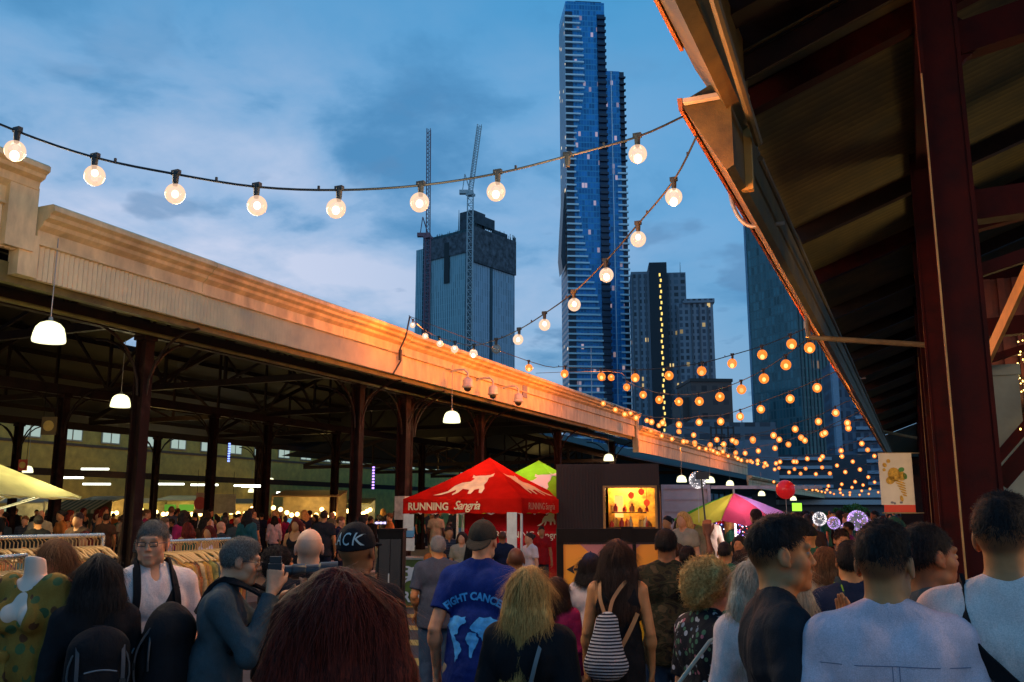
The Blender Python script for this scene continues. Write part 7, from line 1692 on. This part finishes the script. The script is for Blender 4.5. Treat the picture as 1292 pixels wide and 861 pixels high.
p = person(1262, 628, 2.75, A_+R(-36), 'person in white t-shirt with short black hair at the right edge', 'tan', .0055, ('fade', HB), ('tee', FB_['white']), FB_['djeans'], wid=1.06, hy=R(-6))
w = worn(p, 'sling_bag', 'grey and black sling bag on the white t-shirt', 'bag'); ts = child(p, 't_shirt'); surf_strap(p, ts, [(-.12, 1.44, 't'), (-.10, 1.36, 'b'), (-.02, 1.26, 'b'), (.07, 1.18, 'b'), (.13, 1.12, 'b')], .045, FB_['black'], 'strap', w)
surf_strap(p, ts, [(-.16, 1.05, 'b'), (-.06, .98, 'b'), (.05, .92, 'b')], .03, FB_['black'], 'strap', w)
s = p['s']; G = SDF((-.0, -.45*s, .7*s), (.38*s, -.02*s, 1.4*s), .009); G.rc(np.array((.16, -.20, 1.22))*s, np.array((.16, -.20, .92))*s, .075*s, .10*s, .02, yr=.7); V_, F = G.mesh(); npmesh('bag_body', V_, F, fabric('bag_grey_green', (.10, .13, .13)), w, disp=snoise(V_, 12, 4, 2)*.004)
b = MB(); b.tube([Vector((.09*s, -.275*s, z*s)) for z in (.88, 1.0, 1.15, 1.27)], .007, 6); b.build('piping', FB_['black'], w)
# middle distance, right of the kiosk
p = person(1041, 690, 6.6, A_+R(8), 'person with long wavy brown hair and beige top in the lane', 'fair', .009, ('wavy', HBR, {'len': .38, 'w': .095}), ('long', FB_['beige']), FB_['jeans'], wid=.88)
p = person(1072, 684, 5.0, A_+R(-10), 'person in navy t-shirt wearing a green trimmed backpack', 'tan', .008, ('short', HB), ('tee', FB_['navy']), FB_['djeans'])
backpack(p, 'dark backpack with bright green straps and net pocket', fabric('bag_navy', (.02, .04, .05), pat=pat_stripe(.55, (.20, .34, .03), 60)), (.30, .2, .44), 1.14, child(p, 't_shirt'), trim=mat('green_webbing', (.20, .36, .04), .6))
p = person(949, 688, 6.0, A_+R(-80), 'person with dark tied hair and white top under the striped umbrella', 'fair', .009, ('bun', HK), ('tee', FB_['white']), FB_['djeans'], wid=.9, bust=.8)
p = person(867, 690, 8.0, A_+R(-15), 'person in red and white top raising a phone on a stick', 'brown', .010, ('short', HB), ('tee', FB_['red']), FB_['jeans'], wid=.95, arms={'r': ((.24, .05, 1.62), (.20, .10, 1.86), (0, 1, 0), 1.1, (0, .0, 1))})
w = worn(p, 'selfie_stick', 'thin stick with phone held above the crowd before the container', 'stick'); s = p['s']; b = MB(); b.cyl((.19*s, .13*s, 1.88*s), (.16*s, .15*s, 2.42*s), .008); b.build('stick', BLK, w); b = MB(); b.b2((.10*s, .14*s, 2.42*s), (.24*s, .155*s, 2.50*s)); b.build('phone', BLK, w)
p = person(853, 686, 9.0, A_+R(-60), 'person in white top left of the raised phone stick', 'fair', .011, ('short', HK), ('tee', FB_['white']), FB_['jeans'])
p = person(914, 684, 8.5, A_+R(-25), 'person in green collared top under the lilac side of the umbrella', 'tan', .011, ('crew', HB), ('polo', FB_['green']), FB_['djeans'])
p = person(933, 676, 10.5, A_+R(150), 'person with fringe facing the camera under the umbrella', 'tan', .011, ('long', HB, {'len': .16}), ('tee', FB_['charcoal']), FB_['djeans'], wid=.9)
p = person(1061, 668, 9.0, A_+R(175), 'bearded person facing the camera beneath the glowing balloons', 'tan', .010, ('short', HK), ('tee', FB_['bluegrey']), FB_['djeans'], tintf=lambda loc, t, g: t*(1-.65*np.clip(g((0, .07, -.085), (.05, .05, .035)), 0, 1)[:, None]))
p = person(1020, 664, 9.5, A_+R(10), 'person in green top and cap in the lane crowd', 'tan', .011, ('hatonly', HB), ('tee', FB_['green']), FB_['djeans']); cap(p, HATM, 'front', .011)
p = person(1128, 655, 7.0, A_+R(-20), 'person with dark green beanie under the white banner', 'tan', .010, ('hatonly', HB), ('jacket', FB_['navy']), FB_['djeans']); cap(p, fabric('beanie_green', (.02, .07, .04)), 'front', .010)
# at the bar
for px, py, D, fc, lab, sk_, hr_, tp_ in ((566, 664, 15.5, 200, 'person with dark hair facing out beside the bar counter', 'tan', ('short', HK), ('jacket', FB_['check'])), (583, 671, 15.2, 170, 'person in pale top next to the bar, looking right', 'fair', ('long', HK, {'len': .15}), ('tee', FB_['beige'])),
        (549, 680, 13.5, 40, 'person in orange top half hidden behind the blue-grey shirt', 'fair', ('long', HBL, {'len': .12}), ('tee', FB_['orange'])), (603, 668, 14.5, -30, 'person in black leaning towards the bar counter', 'tan', ('crew', HB), ('jacket', FB_['black'])),
        (683, 664, 19.6, 190, 'bar worker in red t-shirt serving inside the red canopy', 'tan', ('short', HK), ('tee', FB_['red'])), (668, 672, 15.5, 120, 'person in white top at the right end of the bar', 'fair', ('bun', HK), ('tee', FB_['white2'])), (634, 670, 15.0, 10, 'person in dark top waiting under the price board', 'brown', ('buzz', HB), ('tee', FB_['navy'])),
        (497, 668, 20.5, 30, 'person in dark jacket passing left of the bar stall', 'tan', ('short', HK), ('jacket', FB_['charcoal'])), (483, 674, 17.5, 100, 'person in grey top walking behind the black cap', 'fair', ('short', HK), ('tee', FB_['slate']))):
    person(px, py, D, A_+R(fc), lab, sk_, .014, hr_, tp_, FB_['djeans'], face_detail=False)
# ---- mannequin with kimono
mp = at(46, 703, 4.55); Hn = mp.z; mm = thing('mannequin', 'headless white mannequin at the rack wearing a yellow patterned kimono', 'mannequin', (mp.x, mp.y, 0), A_+R(168)); s = Hn/1.53
MW = mat('mannequin_white', (.72, .50, .38), .35, var=.03)
def mtorso(G, inf=0):
    G.rc(np.array((-.13, 0, 1.385))*s, np.array((.13, 0, 1.385))*s, .045*s, k=.03, infl=inf); G.rc(np.array((0, 0, 1.28))*s, np.array((0, 0, 1.10))*s, .135*s, .10*s, .03, yr=.68, infl=inf); G.rc(np.array((0, 0, 1.10))*s, np.array((0, 0, .86))*s, .10*s, .155*s, .03, yr=.75, infl=inf)
    for q in (-1, 1): G.ell(np.array((q*.065, .075, 1.26))*s, np.array((.06, .055, .06))*s, .03, infl=inf)
G = SDF((-.3, -.25, .5), (.3, .3, 1.6), .007); mtorso(G); G.rc(np.array((0, -.01, 1.40))*s, np.array((0, .005, 1.52))*s, .055*s, .046*s, .03); G.cut((0, 0, 1.525*s), (0, -.3, 1)); G.cut((0, 0, .70*s), (0, 0, -1)); G.ell(np.array((0, 0, .80))*s, np.array((.165, .12, .12))*s, .03)
for q in (-1, 1): G.rc(np.array((q*.15, 0, 1.375))*s, np.array((q*.19, .0, 1.15))*s, .042*s, .036*s, .03)
V_, F = G.mesh(); npmesh('torso', V_, F, MW, mm)
b = MB(); b.cyl((0, 0, .02), (0, 0, .72*s), .016); b.lathe((0, 0, 0), [(0, .0), (.16, 0), (.16, .015), (.02, .03), (0, .03)], 20); b.build('stand', MATS['chrome_rail'], mm)
G = SDF((-.62, -.30, .62), (.62, .34, 1.6), .008); mtorso(G, .016); G.rc(np.array((0, 0, 1.05))*s, np.array((0, -.02, .80))*s, .120*s, .185*s, .03, yr=.75, infl=.012)
for q in (-1, 1): G.rc(np.array((q*.14, 0, 1.38))*s, np.array((q*.215, .02, 1.10))*s, .058*s, .082*s, .03, yr=.8, infl=.006); G.rc(np.array((q*.215, .02, 1.10))*s, np.array((q*.235, .03, .86))*s, .082*s, .095*s, .02, yr=.7, infl=.006); G.cut((0, 0, .72*s), (0, 0, -1))
# open front: wedge above and below the waist tie
G.rc(np.array((0, .19, 1.50))*s, np.array((0, .185, 1.14))*s, .155*s, .055*s, .01, 'd', yr=1.0); G.rc(np.array((.01, .20, 1.03))*s, np.array((.01, .15, .70))*s, .05*s, .19*s, .01, 'd'); G.rc(np.array((0, .0, 1.42))*s, np.array((0, .06, 1.62))*s, .075*s, .12*s, .01, 'd'); G.cut((0, 0, .70*s), (0, 0, -1))
V_, F = G.mesh(); kz = npmesh('kimono', V_, F, FB_['kimono'], None, disp=snoise(V_*np.array([1, 1, .35]), 22, 8, 3)*.007); kz.location = mm.location; kz.rotation_euler = mm.rotation_euler; tag(kz, 'yellow and green printed kimono tied at the waist of the mannequin', 'kimono')
G = SDF((-.15, .0, .7), (.15, .4, 1.3), .006); G.ell(np.array((0, .165, 1.09))*s, (.035, .03, .03), .01); G.rc(np.array((.01, .17, 1.08))*s, np.array((.03, .20, .80))*s, .018, .032, .01, yr=.6); G.rc(np.array((-.01, .17, 1.08))*s, np.array((-.035, .20, .84))*s, .018, .028, .01, yr=.6); V_, F = G.mesh(); npmesh('knot', V_, F, FB_['kimono'], kz, disp=snoise(V_, 30, 8, 2)*.003)
# ---- the rest of the crowd: a few bodies, copied and re-dressed
specs = [('tan', ('short', HK), ('tee', FB_['navy']), 1.0), ('fair', ('long', HK, {'len': .2}), ('long', FB_['red']), .88), ('brown', ('crew', HB), ('jacket', FB_['black']), 1.02), ('fair', ('wavy', HBL, {'len': .24}), ('tee', FB_['white2']), .88), ('tan', ('bun', HB), ('loose', FB_['beige']), .88),
         ('fair', ('bald', HLG), ('polo', FB_['bluegrey']), 1.05), ('tan', ('long', HB, {'len': .3}), ('jacket', FB_['green']), .9), ('dark', ('buzz', HB), ('tee', FB_['orange']), 1.0), ('fair', ('short', HBR), ('shirt', FB_['light']), 1.0), ('tan', ('wavy', HR, {'len': .22}), ('tank', FB_['black']), .88)]
protos = []
for i, (sk_, hr_, tp_, w_) in enumerate(specs):
    q = person(0, 0, 1, 0, 'x', sk_, .019, hr_, tp_, FB_['djeans'], face_detail=False, wid=w_, pos=Vector((0, 0, 1.75)), H=1.70)
    q['root'].pop('label', None); protos.append(q['root'])
TOPS = ['navy', 'red', 'black', 'white2', 'beige', 'bluegrey', 'green', 'orange', 'charcoal', 'slate', 'teal', 'light', 'pink', 'brownc', 'check', 'black', 'black', 'brownc']
CNAME = {'white2': 'white', 'bluegrey': 'blue-grey', 'light': 'pale blue', 'brownc': 'brown', 'pink': 'magenta', 'check': 'dark checked'}
HN = {'short': 'short hair', 'long': 'straight hair', 'crew': 'cropped hair', 'wavy': 'wavy hair', 'bun': 'tied-up hair', 'bald': 'a bald head', 'buzz': 'a shaved head'}
rr = random.Random(21); placed = []
def crowd(n, fx, fy, where, grp, dmin, hs=(1.48, 1.80), tries=4000):
    k_ = 0; made = []
    for _ in range(tries):
        if k_ >= n: break
        x, y = fx(), fy()
        if any((x-a)**2+(y-c)**2 < dmin**2 for a, c in placed): continue
        px, py = pix((x, y, 1.6))
        D_ = y*math.cos(ALPHA)-x*math.sin(ALPHA)
        if (495 < px < 705 and D_ < 25) or (690 < px < 842 and D_ < 25): continue
        if px < -25 or px > 1200 or (y*math.cos(ALPHA)-x*math.sin(ALPHA)) < 7: continue
        placed.append((x, y)); k_ += 1; i = rr.randrange(len(protos)); o = copy_tree(protos[i]); sc_ = rr.uniform(*hs)/1.70; o.scale = (sc_, sc_, sc_); o.location = (x, y, .10 if x < -12.2 or x > -.9 else 0); o.rotation_euler.z = rr.uniform(0, 6.28)
        t_ = rr.choice(TOPS); garment = specs[i][2][0]
        for ch in o.children:
            if ch.name.split('.')[0] in ('t_shirt', 'jumper', 'jacket', 'blouse', 'polo_shirt', 'shirt', 'tank_top'): ch.material_slots[0].link = 'OBJECT'; ch.material_slots[0].material = FB_[t_]
        made.append((px, o, 'person with %s and %s top' % (HN[specs[i][1][0]], CNAME.get(t_, t_))))
    for i, (px, o, l_) in enumerate(sorted(made, key=lambda q: q[0])): tag(o, ' '.join(('%s, %s from left %s' % (l_, nth(i+1), where)).split()[:16]), 'person', grp)
crowd(80, lambda: rr.uniform(-21, -9.5), lambda: rr.uniform(7, 27), 'among those near the columns', 'people just inside the left shed', .6)
crowd(110, lambda: rr.uniform(-38, -20), lambda: rr.uniform(10, 46), 'in the deep shed', 'people deep under the left shed', .8)
crowd(40, lambda: rr.uniform(-7.0, -1.0), lambda: rr.uniform(12.5, 30), 'in the lane', 'people down the lane', .7)
crowd(34, lambda: rr.uniform(-8.5, -1.0), lambda: rr.uniform(30, 62), 'far down lane', 'people far down the lane', .8)
crowd(10, lambda: rr.uniform(.5, 2.6), lambda: rr.uniform(7.5, 11), 'behind the right hand posts', 'people under the veranda', .6) if 0 else None
def kill(o):
    for ch in list(o.children): kill(ch)
    bpy.data.objects.remove(o)
for o in protos: kill(o)
